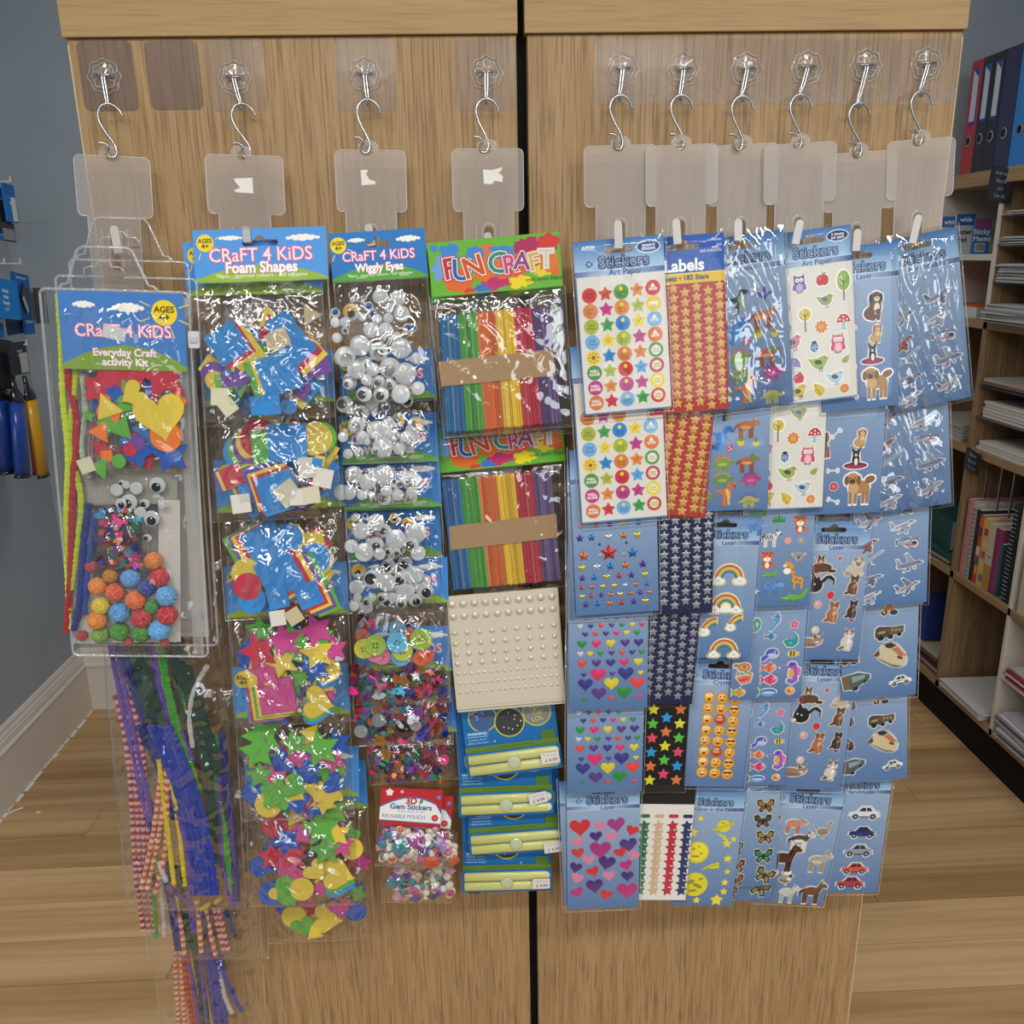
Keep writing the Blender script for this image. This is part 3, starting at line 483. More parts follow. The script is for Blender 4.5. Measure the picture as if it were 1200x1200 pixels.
SP = {
 'dog_a': dogsit('6a4a34', '3a2a22', 'e4d8c4'), 'dog_b': dogsit('c09868', 'a07848', 'e0c8a0'), 'dog_c': [e(-.1, -.25, .65, .42, '7a3c1c'), e(.1, .4, .38, .38, '8a4a24'), e(-.22, .35, .16, .36, '5c2a14'), e(.42, .35, .14, .34, '5c2a14'), e(.15, .22, .2, .16, 'a86a3c'), e(.15, .28, .07, .05, '111111'), e(0, .48, .05, .05, '111111'), e(.28, .48, .05, .05, '111111'), g('6a3418', -.7, -.2, -1, -.7, -.75, -.8, -.3, -.45), g('8a4a24', .2, -.4, .35, -.9, .65, -.85, .6, -.2)],
 'dog_d': [e(0, -.6, .9, .25, '7a2230'), e(0, -.68, .7, .12, '9a3240'), e(0, -.15, .3, .42, '26221f'), e(.02, -.3, .14, .28, 'e8e4dc'), e(0, .3, .27, .24, '26221f'), g('3a302c', -.24, .35, -.45, .95, -.02, .52), g('3a302c', .24, .35, .45, .95, .02, .52), e(0, .2, .1, .1, 'e0d8cc'), e(-.1, .35, .04, .04, 'b07030'), e(.1, .35, .04, .04, 'b07030')],
 'dog_e': [g('a07848', x, .0, x+.24, .0, x+.2, -.95, x+.02, -.95) for x in (-.5, -.22, .22, .45)]+[e(.08, .0, .6, .38, 'a8804f'), e(.68, .42, .3, .2, '8a6038', 20), e(-.22, -.05, .28, .34, 'c8a070'), e(-.3, .48, .38, .34, 'b88c58'), e(-.64, .4, .13, .27, '7a5834'), e(.04, .4, .13, .27, '7a5834'), e(-.32, .34, .17, .14, '4a3628'), e(-.44, .54, .045, .045, '111111'), e(-.18, .54, .045, .045, '111111')],
 'dog_f': [g('6c6056', x, .0, x+.22, .0, x+.18, -.95, x+.04, -.95) for x in (-.35, .18)]+[e(.0, -.1, .44, .42, '7c7064'), e(-.05, .48, .4, .36, '94887c'), e(-.4, .38, .13, .28, '6a6058'), e(.3, .38, .13, .28, '6a6058'), e(-.05, .38, .14, .12, '3a3430')], 'dog_g': dogsit('5a2c1c', '2c1a14', 'a06848'),
 'bone': [g('cfd6da', -.6, .1, .5, -.3, .6, -.1, -.5, .3), e(-.62, .32, .18, .16, 'cfd6da'), e(-.68, .1, .18, .16, 'cfd6da'), e(.62, -.1, .18, .16, 'cfd6da'), e(.56, -.34, .18, .16, 'cfd6da')],
 'ball': [e(0, 0, .9, .9, 'b83048'), e(0, 0, .5, .5, 'd86878')], 'ball_p': [e(0, 0, .9, .9, 'd89aa0'), e(-.2, .2, .4, .4, 'e8c0c0')], 'ball_w': [e(0, 0, .9, .9, 'c8c0a4'), e(-.2, .2, .4, .4, 'e0dcc4')], 'dot': [e(0, 0, .9, .9, 'c83034')],
 'cat_a': catsit('b8a898', '6a5648', 'e0d8d0'), 'cat_b': catsit('6a4a32', '3a2a20', 'b08860'), 'cat_c': catsit('a86a44', '84482c', 'd8a888'), 'cat_d': catsit('3a302c', '221c1a', '8a7a6c'), 'cat_e': catsit('cfc8c0', '7a5a48', 'f0ece6'),
 'cat_f': [e(-.1, -.3, .6, .42, 'c4b8a8'), e(.2, .3, .45, .42, 'cfc4b4'), g('9a8470', -.15, .4, -.15, .9, .15, .65), g('9a8470', .6, .4, .62, .9, .32, .65), e(.2, .2, .2, .14, '8a7060'), e(.05, .38, .07, .07, '3a5a7a'), e(.36, .38, .07, .07, '3a5a7a'), e(-.6, -.6, .3, .14, 'a89880'), e(.45, -.6, .22, .14, 'cfc4b4')],
 'cat_blk': [e(-.35, -.15, .55, .5, '16151a'), g('16151a', -.8, .1, -.55, .85, -.25, .3), g('16151a', -.4, .2, -.05, .5, 0, .05), g('16151a', .1, -.1, .55, .35, .95, .15, .9, .0, .98, -.2, 1, .3, .7, .55, .4, .5, .05, .15), e(-.65, .0, .07, .07, 'c8d8b0'), e(-.35, -.08, .07, .07, 'c8d8b0'), e(-.85, -.45, .16, .12, 'e8e8e8')],
 'cat_lie': [e(-.3, -.1, .7, .3, '9a7a66'), e(.5, .0, .32, .28, 'a8887a'), g('6a4a3c', .25, .15, .2, .6, .5, .25), g('6a4a3c', .7, .15, .9, .55, .8, .05), e(.5, -.1, .15, .1, 'd8c4b8'), e(.4, .06, .05, .05, '2a3a1a'), e(.62, .06, .05, .05, '2a3a1a'), e(-.1, -.3, .6, .12, '84664f')],
 'cat_g': [e(-.45, -.25, .42, .38, '7a2c34'), e(.1, -.2, .6, .35, '5a4030'), e(-.2, .35, .28, .26, '8a6a50'), g('4a3428', -.42, .4, -.4, .9, -.2, .6), g('4a3428', .02, .4, .05, .9, -.15, .6), e(-.2, .28, .12, .1, 'd8c8b8'), e(.75, -.45, .3, .12, '3a2a20')],
 'pig': quad('c08a70', 'b07a62', -.1, 'a06a54', 'c89078', None, legl=-.75), 'goose': [e(0, -.2, .6, .38, '8a8068'), g('a09880', .2, 0, .5, .9, .65, .85, .55, -.1), e(.62, .82, .18, .13, '8a8068'), g('c88830', .75, .88, 1, .8, .75, .75), g('7a7058', -.5, 0, -1, .5, -.8, .1), g('c88830', -.1, -.5, 0, -.9, .2, -.9, .05, -.5)],
 'donkey': quad('4c443e', 'd8d0c4', .12, '3a322c', 'cfc6ba', '2a2420', 'e0dad0'), 'horse': quad('4a2a1e', '3a2018', .35, '2a1810', '54301f', '1a1210', None, -.95, mane='1a1210', spots=[(x, -.85, .12, .12, 'e6e0d8') for x in (-.5, -.34, .24, .42)]), 'goat': quad('a8a090', '948a7a', .15, '8a8070', 'b8b0a0', None, 'c8c0b4', horn='6a5a44'), 'duck': [e(-.1, -.2, .65, .33, '6a5a4a'), e(-.15, -.1, .4, .2, '9a8a78'), e(.45, .3, .25, .25, '22443a'), g('d8a030', .65, .35, 1, .25, .65, .2), e(.3, -.05, .25, .22, 'e0dcd4'), g('d8a030', -.1, -.5, -.05, -.8, .15, -.8, .05, -.5)],
 'lamb': quad('b8bcb4', 'a0a49c', .12, '8a8c84', 'c8ccc4', None), 'cow': quad('6a4430', '54321f', .2, '3a2418', '7a5038', '3a2418', horn='d8d0c0'), 'hen': [e(0, -.1, .55, .5, '7a5236'), e(.4, .45, .25, .22, '6a4428'), g('b83020', .35, .6, .4, .85, .55, .6)],
 'stego': dino('7a9a3c', 'd08848', 'a8b858'), 'stego_p': dino('a8a860', '6a5aa0', '8a9a4c'), 'ankylo': dino('6a8a4c', 'b8a058', '98a868'), 'rhino': quad('b06a34', '94501f', -.05, 'c88848', 'b87840', '94501f', 'd89858', horn='d8c8a0'), 'blue_rex': trex('2c74c0', '5a9ad8'), 'orange_rex': trex('c86e38', 'd8b858'), 'pink_dino': dino('b03c84', '8a2c70', 'c86898'), 'trike': quad('b85c3c', '94442c', -.05, '5a8a4c', 'b85c3c', '94442c', 'd89868', horn='e0d0b0')+[e(.42, .4, .26, .32, '5a8a4c')], 'ptero': [g('4a3c94', -1, .5, -.3, .3, -.1, 0, .1, .0, .3, .35, 1, .2, .3, 0, .12, -.3, .1, -.9, -.05, -.3, -.4, -.05), e(.1, .5, .14, .3, '5a4ca4')], 'dark_dino': trex('2c3a30', '8a9a5c'), 'egg': [e(0, 0, .6, .85, 'c04a78'), e(-.2, .3, .15, .15, 'f0e8e8'), e(.2, -.1, .18, .15, 'f0e8e8'), e(-.15, -.45, .14, .12, 'f0e8e8')], 'hatch': [e(0, -.2, .55, .5, 'd8c040'), e(0, .3, .4, .35, '6a9a4c'), g('c05a30', -.3, .5, -.1, .95, .1, .5), e(.1, .4, .06, .06, '111111')], 'purple_dino': quad('4c4484', '3c3470', .1, '3c3470'),
 'owl_p': owl('5c4a94', '7a68b0', 'b8a8d8'), 'owl_k': owl('d87890', 'c05068', 'f0b8c4'), 'apple': [e(-.25, 0, .5, .62, 'c02c34'), e(.25, 0, .5, .62, 'c02c34'), g('4a3020', -.03, .5, .03, .5, .08, .95, 0, .95), e(.25, .75, .25, .1, '6a9a3c', 25), e(-.3, .2, .12, .18, 'e87880')], 'tree_g': tree('8ab04c', 0), 'tree_y': tree('d0b83c', 1), 'fl_pink': flow('d898a8', 'd8b848'), 'fl_grey': flow('8a98b8', 'd8b848'), 'mush_r': mush('c0343c', 'f4e8e4'), 'mush_p': mush('8a74b0', 'a894c8'), 'bird_g': bird('94a84c', '7a5ca0'), 'bird_k': bird('c8849c', '44404c'), 'bird_l': bird('98b050', '4a4a44'), 'bird_b': bird('a8c8d4', '4a505c'), 'bird_y': bird('d0b440', '44403c'), 'bug': [e(0, -.05, .62, .72, '9ab8d0'), e(0, .55, .34, .26, '2a2e38'), g('3a4050', -.03, .5, .03, .5, .03, -.7, -.03, -.7)]+[e(x, y, .13, .13, '2c3c5c') for x, y in ((-.3, .2), (.32, .15), (-.32, -.25), (.28, -.3), (-.1, -.5))], 'leaf_o': [('p', starp(0, 0, .95, .7, 9), 'd0803c'), e(0, 0, .4, .4, 'e09a54')], 'leaf_y': [g('d0b83c', -.8, .9, .1, .7, .8, .1, .5, -.7, -.1, -.9, -.7, -.3), g('a08a28', -.7, .8, -.6, .85, .2, -.8, .1, -.85)], 'leaf_g': [g('94a850', .9, .9, .8, -.3, .2, -.8, -.6, -.5, -.7, .1, 0, .6), g('6a7a30', .85, .85, -.55, -.5, -.6, -.4)],
 'grass': grass(), 'tiger': [e(0, -.45, .45, .48, 'd86a2c'), e(0, .3, .6, .48, 'd86a2c'), e(-.45, .72, .16, .16, 'c85a24'), e(.45, .72, .16, .16, 'c85a24'), e(0, .1, .36, .24, 'f4ece0'), e(-.22, .38, .07, .07, '222222'), e(.22, .38, .07, .07, '222222'), e(0, .2, .08, .05, '222222'), g('2a2020', -.06, .78, .06, .78, 0, .5), g('2a2020', -.35, .74, -.22, .76, -.25, .5), g('2a2020', .35, .74, .22, .76, .25, .5), g('2a2020', -.45, -.3, -.1, -.35, -.45, -.42), g('2a2020', .45, -.3, .1, -.35, .45, -.42), e(0, -.5, .2, .3, 'f4ece0'), g('d86a2c', .35, -.7, .9, -.5, .85, -.35, .35, -.5)], 'hippo': quad('5c8cc8', '4a78b4', -.15, '4a78b4', '7aa4d8', legl=-.6, spots=[(-.3, .2, .08, .08, '3c64a0'), (0, .28, .08, .08, '3c64a0'), (-.1, .0, .08, .08, '3c64a0')]), 'zebra': quad('e0e0dc', 'd0d0cc', .1, '222226', 'e4e4e0', '222226', spots=[(x, .12, .05, .28, '22242c', 15) for x in (-.5, -.3, -.1, .1)]+[(.42, .35, .05, .2, '22242c', 15), (.88, .38, .1, .08, '30323a')]), 'koala': [e(-.6, .2, .3, .34, '8a8c90'), e(.6, .2, .3, .34, '8a8c90'), e(-.6, .2, .16, .18, 'b8a8b0'), e(.6, .2, .16, .18, 'b8a8b0'), e(0, 0, .52, .5, '9a9ca0'), e(0, -.1, .12, .18, '4a4a50'), e(-.2, .15, .06, .06, '222222'), e(.2, .15, .06, .06, '222222'), e(-.3, -.6, .14, .2, '8a8c90'), e(.3, -.6, .14, .2, '8a8c90')], 'monkey': [e(0, -.4, .36, .42, 'a8683c'), e(0, .35, .42, .4, 'a8683c'), e(-.45, .35, .16, .18, 'd8a878'), e(.45, .35, .16, .18, 'd8a878'), e(0, .25, .28, .24, 'e0b890'), e(-.12, .45, .06, .06, '222222'), e(.12, .45, .06, .06, '222222'), g('a8683c', .3, -.2, .9, .1, .85, .25, .25, 0), g('a8683c', -.2, -.7, -.3, -1, 0, -.8)], 'giraffe': [g('d89a38', -.35, .75, -.1, .85, .25, -.3, .05, -.45), e(.3, -.35, .42, .24, 'd89a38'), g('d89a38', .0, -.4, .16, -.4, .14, -.98, .02, -.98), g('d89a38', .5, -.4, .66, -.4, .64, -.98, .52, -.98), e(-.4, .8, .26, .16, 'd89a38'), e(-.6, .68, .14, .12, 'f0d8a8'), e(-.45, .3, .26, .22, 'f4ece0'), e(.2, -.3, .09, .07, '9a5a1c'), e(.45, -.4, .09, .07, '9a5a1c'), e(-.05, .4, .06, .08, '9a5a1c'), e(.05, .05, .06, .08, '9a5a1c'), g('9a5a1c', .7, -.3, .98, -.1, .96, -.2)], 'croc': [e(0, 0, .62, .22, '6aa83c'), g('6aa83c', .4, .15, 1, .8, .98, .4, .7, -.1, .4, -.15), g('6aa83c', -.4, .12, -1, .02, -1, -.1, -.4, -.15), g('d8e8a0', -.95, -.04, -.4, -.06, -.4, -.1), e(-.3, .2, .1, .1, '88c050'), e(-.3, .22, .04, .04, '111111'), g('4a8a2c', -.3, -.15, -.2, -.15, -.2, -.4, -.35, -.4), g('4a8a2c', .2, -.15, .3, -.15, .35, -.4, .2, -.4)],
 'seal': [g('3ca08c', -.3, .9, .2, .8, .5, .3, .4, -.4, .0, -.8, -.5, -.9, -.3, -.6, -.5, .3), g('a8dcd0', -.1, .5, .2, .2, .1, -.4, -.15, -.1)], 'dolphin': [g('5a94c8', .3, 1, .6, .5, .5, -.1, .1, -.6, -.2, -1, -.5, -.9, -.1, -.5, .1, 0, 0, .5), g('5a94c8', .1, .2, -.4, .5, .0, -.1), e(.25, .5, .06, .06, '111111')], 'starfish': [('p', starp(0, 0, .95, .5), 'd84c80'), e(0, 0, .3, .3, 'e878a0')], 'bfish': fish('4a8cc8', '2c64a8'), 'ray': [g('2c9494', -.9, -.1, -.3, .2, .2, .0, .6, .6, .3, 1, .5, .95, .9, .4, .9, -.4, .3, -.9, -.4, -.8), e(0, -.35, .2, .12, '5cc0b8')], 'whale': [e(.1, .1, .65, .5, '5058b4'), g('5058b4', -.4, 0, -.95, -.3, -1, -.8, -.5, -.6, -.3, -.3), e(.15, -.12, .5, .22, 'b8c4e8'), e(.4, .25, .1, .1, 'f0f0f0'), e(.42, .25, .05, .05, '111111'), g('e07890', .5, 0, .75, .05, .6, -.12)], 'bee_fish': [e(0, 0, .7, .5, 'e0b83c'), g('1c1a18', -.35, .42, -.15, .48, -.15, -.48, -.35, -.42), g('1c1a18', .1, .48, .3, .44, .3, -.44, .1, -.48), g('e0b83c', .6, 0, .95, .3, .95, -.3), e(-.45, .12, .07, .07, '111111')], 'turtle': [e(-.62, .25, .26, .2, '94a850'), g('94a850', .2, -.2, .9, -.5, .8, -.75, .1, -.45), g('94a850', -.5, -.2, -.6, -.75, -.4, -.8, -.2, -.4), e(.1, .1, .6, .42, 'b8784c'), e(.1, .12, .42, .27, 'd89c68'), e(.1, .12, .15, .14, '9a5c34'), e(-.68, .3, .05, .05, '111111')], 'ofish': fish('e07850', 'c85a38'), 'kfish': fish('d84878', 'b83060'), 'gfish': fish('d88c34', '8aa83c'), 'tuna': [g('94b850', -.5, 0, -1, .45, -.8, 0, -1, -.45), e(.1, 0, .75, .3, '3c78c0'), e(.12, -.1, .62, .15, 'a8cce8'), e(.55, .06, .06, .06, '111111')], 'shell': [e(0, 0, .8, .7, 'e0a048'), e(-.2, -.1, .35, .3, 'c86838'), e(.3, .3, .3, .25, 'f0cc88')], 'seahorse': [e(.05, .65, .34, .28, '7a4cb4'), g('7a4cb4', -.2, .6, -.95, .5, -.9, .35, -.2, .42), e(.2, .05, .38, .55, '8a5cc4'), e(.0, -.05, .24, .42, 'e0a048'), g('8a5cc4', .5, -.2, .55, -.7, .1, -1, -.35, -.8, -.3, -.5, 0, -.5, .1, -.65, .2, -.3), g('d868b0', .4, .6, .75, .3, .7, -.3, .45, -.2), e(0, .7, .07, .07, '111111')], 'coral': [g('c8b0c0', -.6, -.8, -.8, .6, -.6, .7, -.4, .0, -.1, .8, .1, .8, -.05, -.1, .5, .4, .6, .3, .2, -.4, .3, -.8)], 'sfish': [e(0, 0, .8, .45, 'c8d8dc'), g('94a8b4', -.6, 0, -1, .4, -1, -.4), g('94b850', -.3, .05, .5, .1, .5, .0, -.3, -.05)], 'kshell': [g('d87858', -.9, .3, 0, .6, .9, .5, .7, -.2, -.2, -.5), g('b84848', -.6, .1, .5, .3, .5, .1, -.4, -.2)],
 'fly_a': fly('a8743c', '8a6030'), 'fly_b': fly('4a3a3c', '6a5a5c'), 'fly_c': fly('8a8040', 'b8783c'), 'fly_d': fly('2c7c5c', '3c9478'), 'fly_e': fly('8a4c3c', 'a8705c'), 'fly_f': fly('8a9848', '6a8038'), 'fly_g': fly('2c5c6c', '4a8c8c'), 'fly_h': fly('70683c', '94884c'),
 'car_w': carr('d8dce0'), 'car_n': carr('24306c'), 'car_g': carr('8a94a4'), 'car_o': carr('d84c34'), 'car_r': carr('b8283c'), 'car_l': carr('5cb040'), 'car_pol': carr('e0e8e4')+[g('4a9a5c', -.6, .02, .1, .06, .1, -.06, -.6, -.1), g('d8c83c', .1, .06, .6, .04, .6, -.08, .1, -.06)],
 'plane_a': plane('8a94a8', '5c6880', 0), 'plane_b': plane('a8acb4', '6a7484', 1), 'plane_c': plane('7a88a4', '8c98ac', 1), 'plane_r': plane('a07078', '8a4a50', 0), 'plane_w': plane('c0c8d4', '94a0b4', 0), 'heli': heli('a89aa4'),
 'jet': [g('a0a8b8', -1, -.6, -.8, -.45, .6, .45, .9, .5, .8, .3, -.6, -.6), g('7a8498', -.2, -.1, -.5, -.2, -.3, -.3), g('7a8498', 0, -.1, .3, -.5, .1, -.4)],
 'trk': [g('4a4438', -1, -.3, -.98, .3, -.75, .5, 0, .45, .0, -.3), g('5c5a3c', 0, .4, 1, .5, 1, .0, 0, -.2), e(-.6, -.35, .22, .2, '1c1c1c'), e(.1, -.3, .18, .16, '1c1c1c'), e(.7, -.15, .16, .14, '1c1c1c'), g('9a9a50', -.8, .1, -.3, .2, -.3, 0, -.8, -.05), g('8a3040', -.3, .3, 0, .3, 0, .1, -.3, .1)]+[e(x, .2, .08, .08, 'a89c58') for x in (.2, .45, .7)],
 'train': [g('c8bc94', -1, .05, -.7, .35, -.35, .75, 0, .85, .4, .6, .8, .15, .98, -.3, .9, -.65, .6, -.8, .1, -.7, -.4, -.4, -.8, -.1), g('5a4632', -1, .05, -.7, .35, -.62, .1, -.75, -.06), g('2a2c34', -.38, .7, 0, .8, .35, .58, .02, .42, -.25, .48), g('b8704c', .05, .38, .42, .5, .88, -.05, .62, -.16, .3, .15), e(.58, -.2, .2, .09, '7c3830', -25), g('8c8468', -.8, -.1, -.4, -.4, .1, -.7, .6, -.8, .62, -.7, .1, -.58, -.4, -.3)],
 'lorry': [g('4c5a54', -1, .6, .2, .7, 1, .4, .95, .1, -.2, -.5, -.9, -.4), g('7a5a44', -.95, .5, -.5, .55, -.5, -.3, -.9, -.3), g('88989a', -.3, .5, .7, .45, .6, .2, -.3, .0), e(-.1, -.45, .16, .14, '222222'), e(.6, .0, .12, .1, '222222')],
 'tractor': [g('c8782c', -.5, .0, -.4, .6, .3, .6, .4, .0), g('2c3440', -.3, .5, .2, .5, .2, .9, -.3, .9), e(-.55, -.2, .32, .3, '2a2a2a'), e(-.55, -.2, .14, .14, 'c8a050'), e(.4, -.25, .4, .26, '3a3a3a'), g('c89a2c', -1, -.1, -.5, .1, -.5, -.1)],
 'mcar': [g('5c3438', -1, -.5, -.7, .5, .2, .9, .9, .3, 1, -.5), g('8a9aa4', -.5, .3, .1, .6, .6, .2), e(-.5, -.5, .25, .2, '1c1c1c'), e(.5, -.5, .25, .2, '1c1c1c')],
 'rb0': rb(0), 'rb1': rb(1), 'rb2': rb(2), 'moon': [e(0, 0, .95, .95, 'd8cc2c'), e(0, .05, .8, .78, 'e8dc3c'), e(-.3, .3, .18, .12, 'b0a41c'), e(.35, -.1, .14, .1, 'b0a41c'), e(-.1, -.35, .35, .1, 'a09818'), e(.1, .5, .12, .08, 'b0a41c')], 'earth': [e(0, 0, .95, .95, 'd8cc2c'), e(-.3, .2, .3, .16, '8a9030', 30), e(.2, -.1, .4, .14, '8a9030', -25), e(-.1, -.5, .3, .1, '8a9030', 10), e(.4, .45, .2, .08, '8a9030', 30)], 'gstar': [('p', starp(0, 0, .98, .55), 'c8bc24'), ('p', starp(0, 0, .75, .55), 'e8dc40'), e(-.12, .05, .06, .08, '6a6410'), e(.12, .05, .06, .08, '6a6410')], 'shoot': [g('d8cc2c', -1, .9, -.2, .3, .2, -.2, .5, -.1, .1, .5), ('p', starp(.4, -.4, .55, .5), 'e0d434')], 'planet': [e(.1, 0, .6, .58, 'dccf30'), g('c8bc24', -1, -.35, 1, .45, .95, .15, -.6, -.5), e(0, .3, .2, .08, 'a89c1c')], 'comet': [g('d8cc2c', -1, -.5, -.3, .1, .9, .6, 1, -.2, .2, -.3, -.3, -.25), g('a89c1c', -.5, -.2, .8, .3, .8, .2, -.4, -.3)],
 'p_star': [('p', starp(0, 0, .5), 'c84870')], 'p_heart': [('p', heartp(0, 0, .8), '7a4894')],
}
_sp = {}
def sprite(k, out='f0eee8', ow=0.1):
    key = (k, out, ow)
    if key not in _sp:
        mb = MB(); s0 = 10.0
        pr = SP[k]
        if out:
            for p in pr:
                if p[0] == 'e': mb.poly(epts(p[1]*s0, p[2]*s0, (p[3]+ow)*s0, (p[4]+ow)*s0, 16, p[6] if len(p) > 6 else 0), out, .12)
                else:
                    cx = sum(q[0] for q in p[1])/len(p[1]); cy = sum(q[1] for q in p[1])/len(p[1])
                    o = []
                    for q in p[1]:
                        d = Vector((q[0]-cx, q[1]-cy)); l = d.length or 1; d *= (l+ow*1.15)/l; o.append(((cx+d.x)*s0, (cy+d.y)*s0))
                    mb.poly(o, out, .12)
        mb.z = .18
        for i, p in enumerate(pr):
            z = .2+i*.025
            if p[0] == 'e': mb.poly(epts(p[1]*s0, p[2]*s0, p[3]*s0, p[4]*s0, 16, p[6] if len(p) > 6 else 0), p[5], z)
            else: mb.poly([(q[0]*s0, q[1]*s0) for q in p[1]], p[2], z)
        _sp[key] = mb.mesh(k)
    return _sp[key]
_cache = {}
def cached(key, fn, smooth=False):
    if key not in _cache:
        mb = MB(); fn(mb); _cache[key] = mb.mesh(str(key[0]), smooth)
    return _cache[key]
def wav(x, y, s, seed=0): return noise.noise(Vector((x/s+seed*3.1, y/s-seed*1.7, seed*.77)))
# ---------------------------------------------------------------- flat sticker packs
def sleeve(t, w_, h_, z, wr, seed, m='sleeve', ext=(3, 3, 5, 4)):
    mb = MB(); nx, ny = (22, 40) if wr <= 1.2 else (60, 100); x0, x1, y0, y1 = -ext[0], w_+ext[1], -h_-ext[3], ext[2]
    vs = []
    for j in range(ny+1):
        for i in range(nx+1):
            u, v = i/nx, j/ny; x = x0+(x1-x0)*u; y = y0+(y1-y0)*v
            ed = min(1, min(u, 1-u)*9, min(v, 1-v)*14); k = wav(x, y, 34, seed)*1.0+abs(wav(x, y, 15, seed+5))*.8
            top = max(0, (v-.72)/.28)
            lf = 0
            if wr > 1.2:
                a = x*.94+y*.34+9*wav(x, y, 60, seed); b = y*.94-x*.34; lf = max(0, .3-abs(noise.noise(Vector((a/24, b/90, seed)))))*7+max(0, .2-abs(noise.noise(Vector((x/17, y/55, seed+4)))))*6*(.3+v)
            zz = ed*(z+wr*(k+.5+lf*.8+top*1.4*abs(wav(x*2.2, y*.5, 22, seed+9))))
            vs.append((x, y, zz+.02))
    fs = [(j*(nx+1)+i, j*(nx+1)+i+1, (j+1)*(nx+1)+i+1, (j+1)*(nx+1)+i) for j in range(ny) for i in range(nx)]
    mb.add(vs, fs, 'ffffff'); link('clear_sleeve', mb.mesh('sleeve', True), t, m if wr <= 1.2 else 'shiny_sleeve')
    mb = MB()
    mb.tube([(x0+.4, y1-1, .3), (x0+.4, (y0+y1)/2, .5), (x0+.4, y0+.4, .3), (x1-.4, y0+.4, .3), (x1-.4, (y0+y1)/2, .5), (x1-.4, y1-1, .3)], .55, 'ffffff', 6)
    link('sleeve_fold', mb.mesh('fold', True), t, 'vinyl_rim')
def slotcard(mb, w_, h_, col, cy=-12, sw=30, cx=None, z0=-.5, z1=0, hh=3):
    """upper card piece from y=0 to y=-h_ with a euro hang slot"""
    cx = w_/2 if cx is None else cx; a = sw/2
    U = [(cx-a, cy), (cx-a+1.2, cy+hh*.8), (cx-a+3, cy+hh), (cx-6, cy+hh), (cx-4, cy+hh+3), (cx-1.5, cy+hh+4.6), (cx+1.5, cy+hh+4.6), (cx+4, cy+hh+3), (cx+6, cy+hh), (cx+a-3, cy+hh), (cx+a-1.2, cy+hh*.8), (cx+a, cy)]
    Lw = [(cx-a, cy), (cx-a+1.2, cy-hh*.8), (cx-a+3, cy-hh), (cx+a-3, cy-hh), (cx+a-1.2, cy-hh*.8), (cx+a, cy)]
    slot_plate(mb, 0, w_, -h_, 0, U, Lw, z0, z1, col)
def lerpcol(y0, c0, y1, c1):
    c0, c1 = hexc(c0), hexc(c1)
    return lambda v: mix(c0, c1, min(1, max(0, (v[1]*1000*0+v[1]-y0)/(y1-y0))))
def pack(TL, TR, BL, a, b, label, sub, body, group=None, cat='stickers', vis=None, white=False, hdr='blue', wr=.5, hole=True, H0=205, ext=(3, 3, 5, 4)):
    fr = Fr(TL, TR, BL, a, b); W_, H_ = fr.w, fr.h; kx = W_/100; ky = H_/H0
    t = thing('sticker_pack', label, cat, group, M=fr.M); seed = int(TL[0]*7+TL[1]) % 97
    mb = MB()
    if hdr == 'blue':
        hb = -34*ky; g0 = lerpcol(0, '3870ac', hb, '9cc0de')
        if hole: slotcard(mb, W_, -hb, g0, -13*ky, 34*kx)
        else: mb.prism([(0, hb), (W_, hb), (W_, 0), (0, 0)], -.5, 0, g0)
        sb = -42*ky
        mb.prism([(0, sb), (W_, sb), (W_, hb), (0, hb)], -.5, 0, 'b8cfe4')
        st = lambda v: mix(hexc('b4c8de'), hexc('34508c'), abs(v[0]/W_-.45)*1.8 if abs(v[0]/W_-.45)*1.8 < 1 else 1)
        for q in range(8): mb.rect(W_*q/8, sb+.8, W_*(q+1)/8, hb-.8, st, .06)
        bt = '92a9c6' if not white else 'd9d6cd'; bb = '5072a0' if not white else 'd9d6cd'
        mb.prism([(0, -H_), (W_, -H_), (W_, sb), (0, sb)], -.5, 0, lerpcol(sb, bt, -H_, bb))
        if white: mb.rect(0, -H_, W_, -H_+1.6, '5c86b8', .08); mb.rect(0, -H_, 1.4, sb, '4c74b0', .08)
    else: hdr(mb, W_, H_, kx, ky)
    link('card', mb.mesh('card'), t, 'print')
    if hdr == 'blue':
        mb = MB(); mb.z = .1
        for r_, c_, z_ in ((0, '26345f', .12), (0, '86a3c6', .2)):
            mb.text('Stickers', W_*.55, -26.5*ky, 18*kx, c_, z_, .07 if z_ < .15 else -.002, sx=.98)
        mb.poly([(W_*.12, -27*ky), (W_*.16, -22.5*ky), (W_*.21, -27*ky), (W_*.16, -31.5*ky)], '3c5c94', .12); mb.ell(W_*.165, -27*ky, 2, 2, '9ab8d8', .2)
        mb.text(sub, W_*.56, -38.4*ky, 9.2*kx, '1f3f88', .16, .012)
        link('title_lettering', mb.mesh('title'), t, 'print')
    # body stickers
    n = 0
    for it in body:
        me, x, y, r_, sc, nm, mm = it
        X, Y = x*kx, -y*ky
        if vis:
            p = fr.O+fr.u*(X*.001)+fr.v*(Y*.001)
            q = p-CAM; z = q.dot(fwd); px = 600+F*q.dot(right)/z; py = 600-F*q.dot(up)/z
            if px < vis[0] or py < vis[1] or px > vis[2] or py > vis[3]: continue
        place(me, nm, t, X, Y, .04 if not isinstance(mm, tuple) else mm[1], r_, mm if not isinstance(mm, tuple) else mm[0], sc*kx)
    if wr: sleeve(t, W_, H_, 1.6, wr, seed, ext=ext)
    return fr, t
def S(k, x, y, s, r=0, out='f0eee8', nm=None): return (sprite(k, out), x, y, r, s/10.0, (nm or 'picture')+'_sticker', 'print')
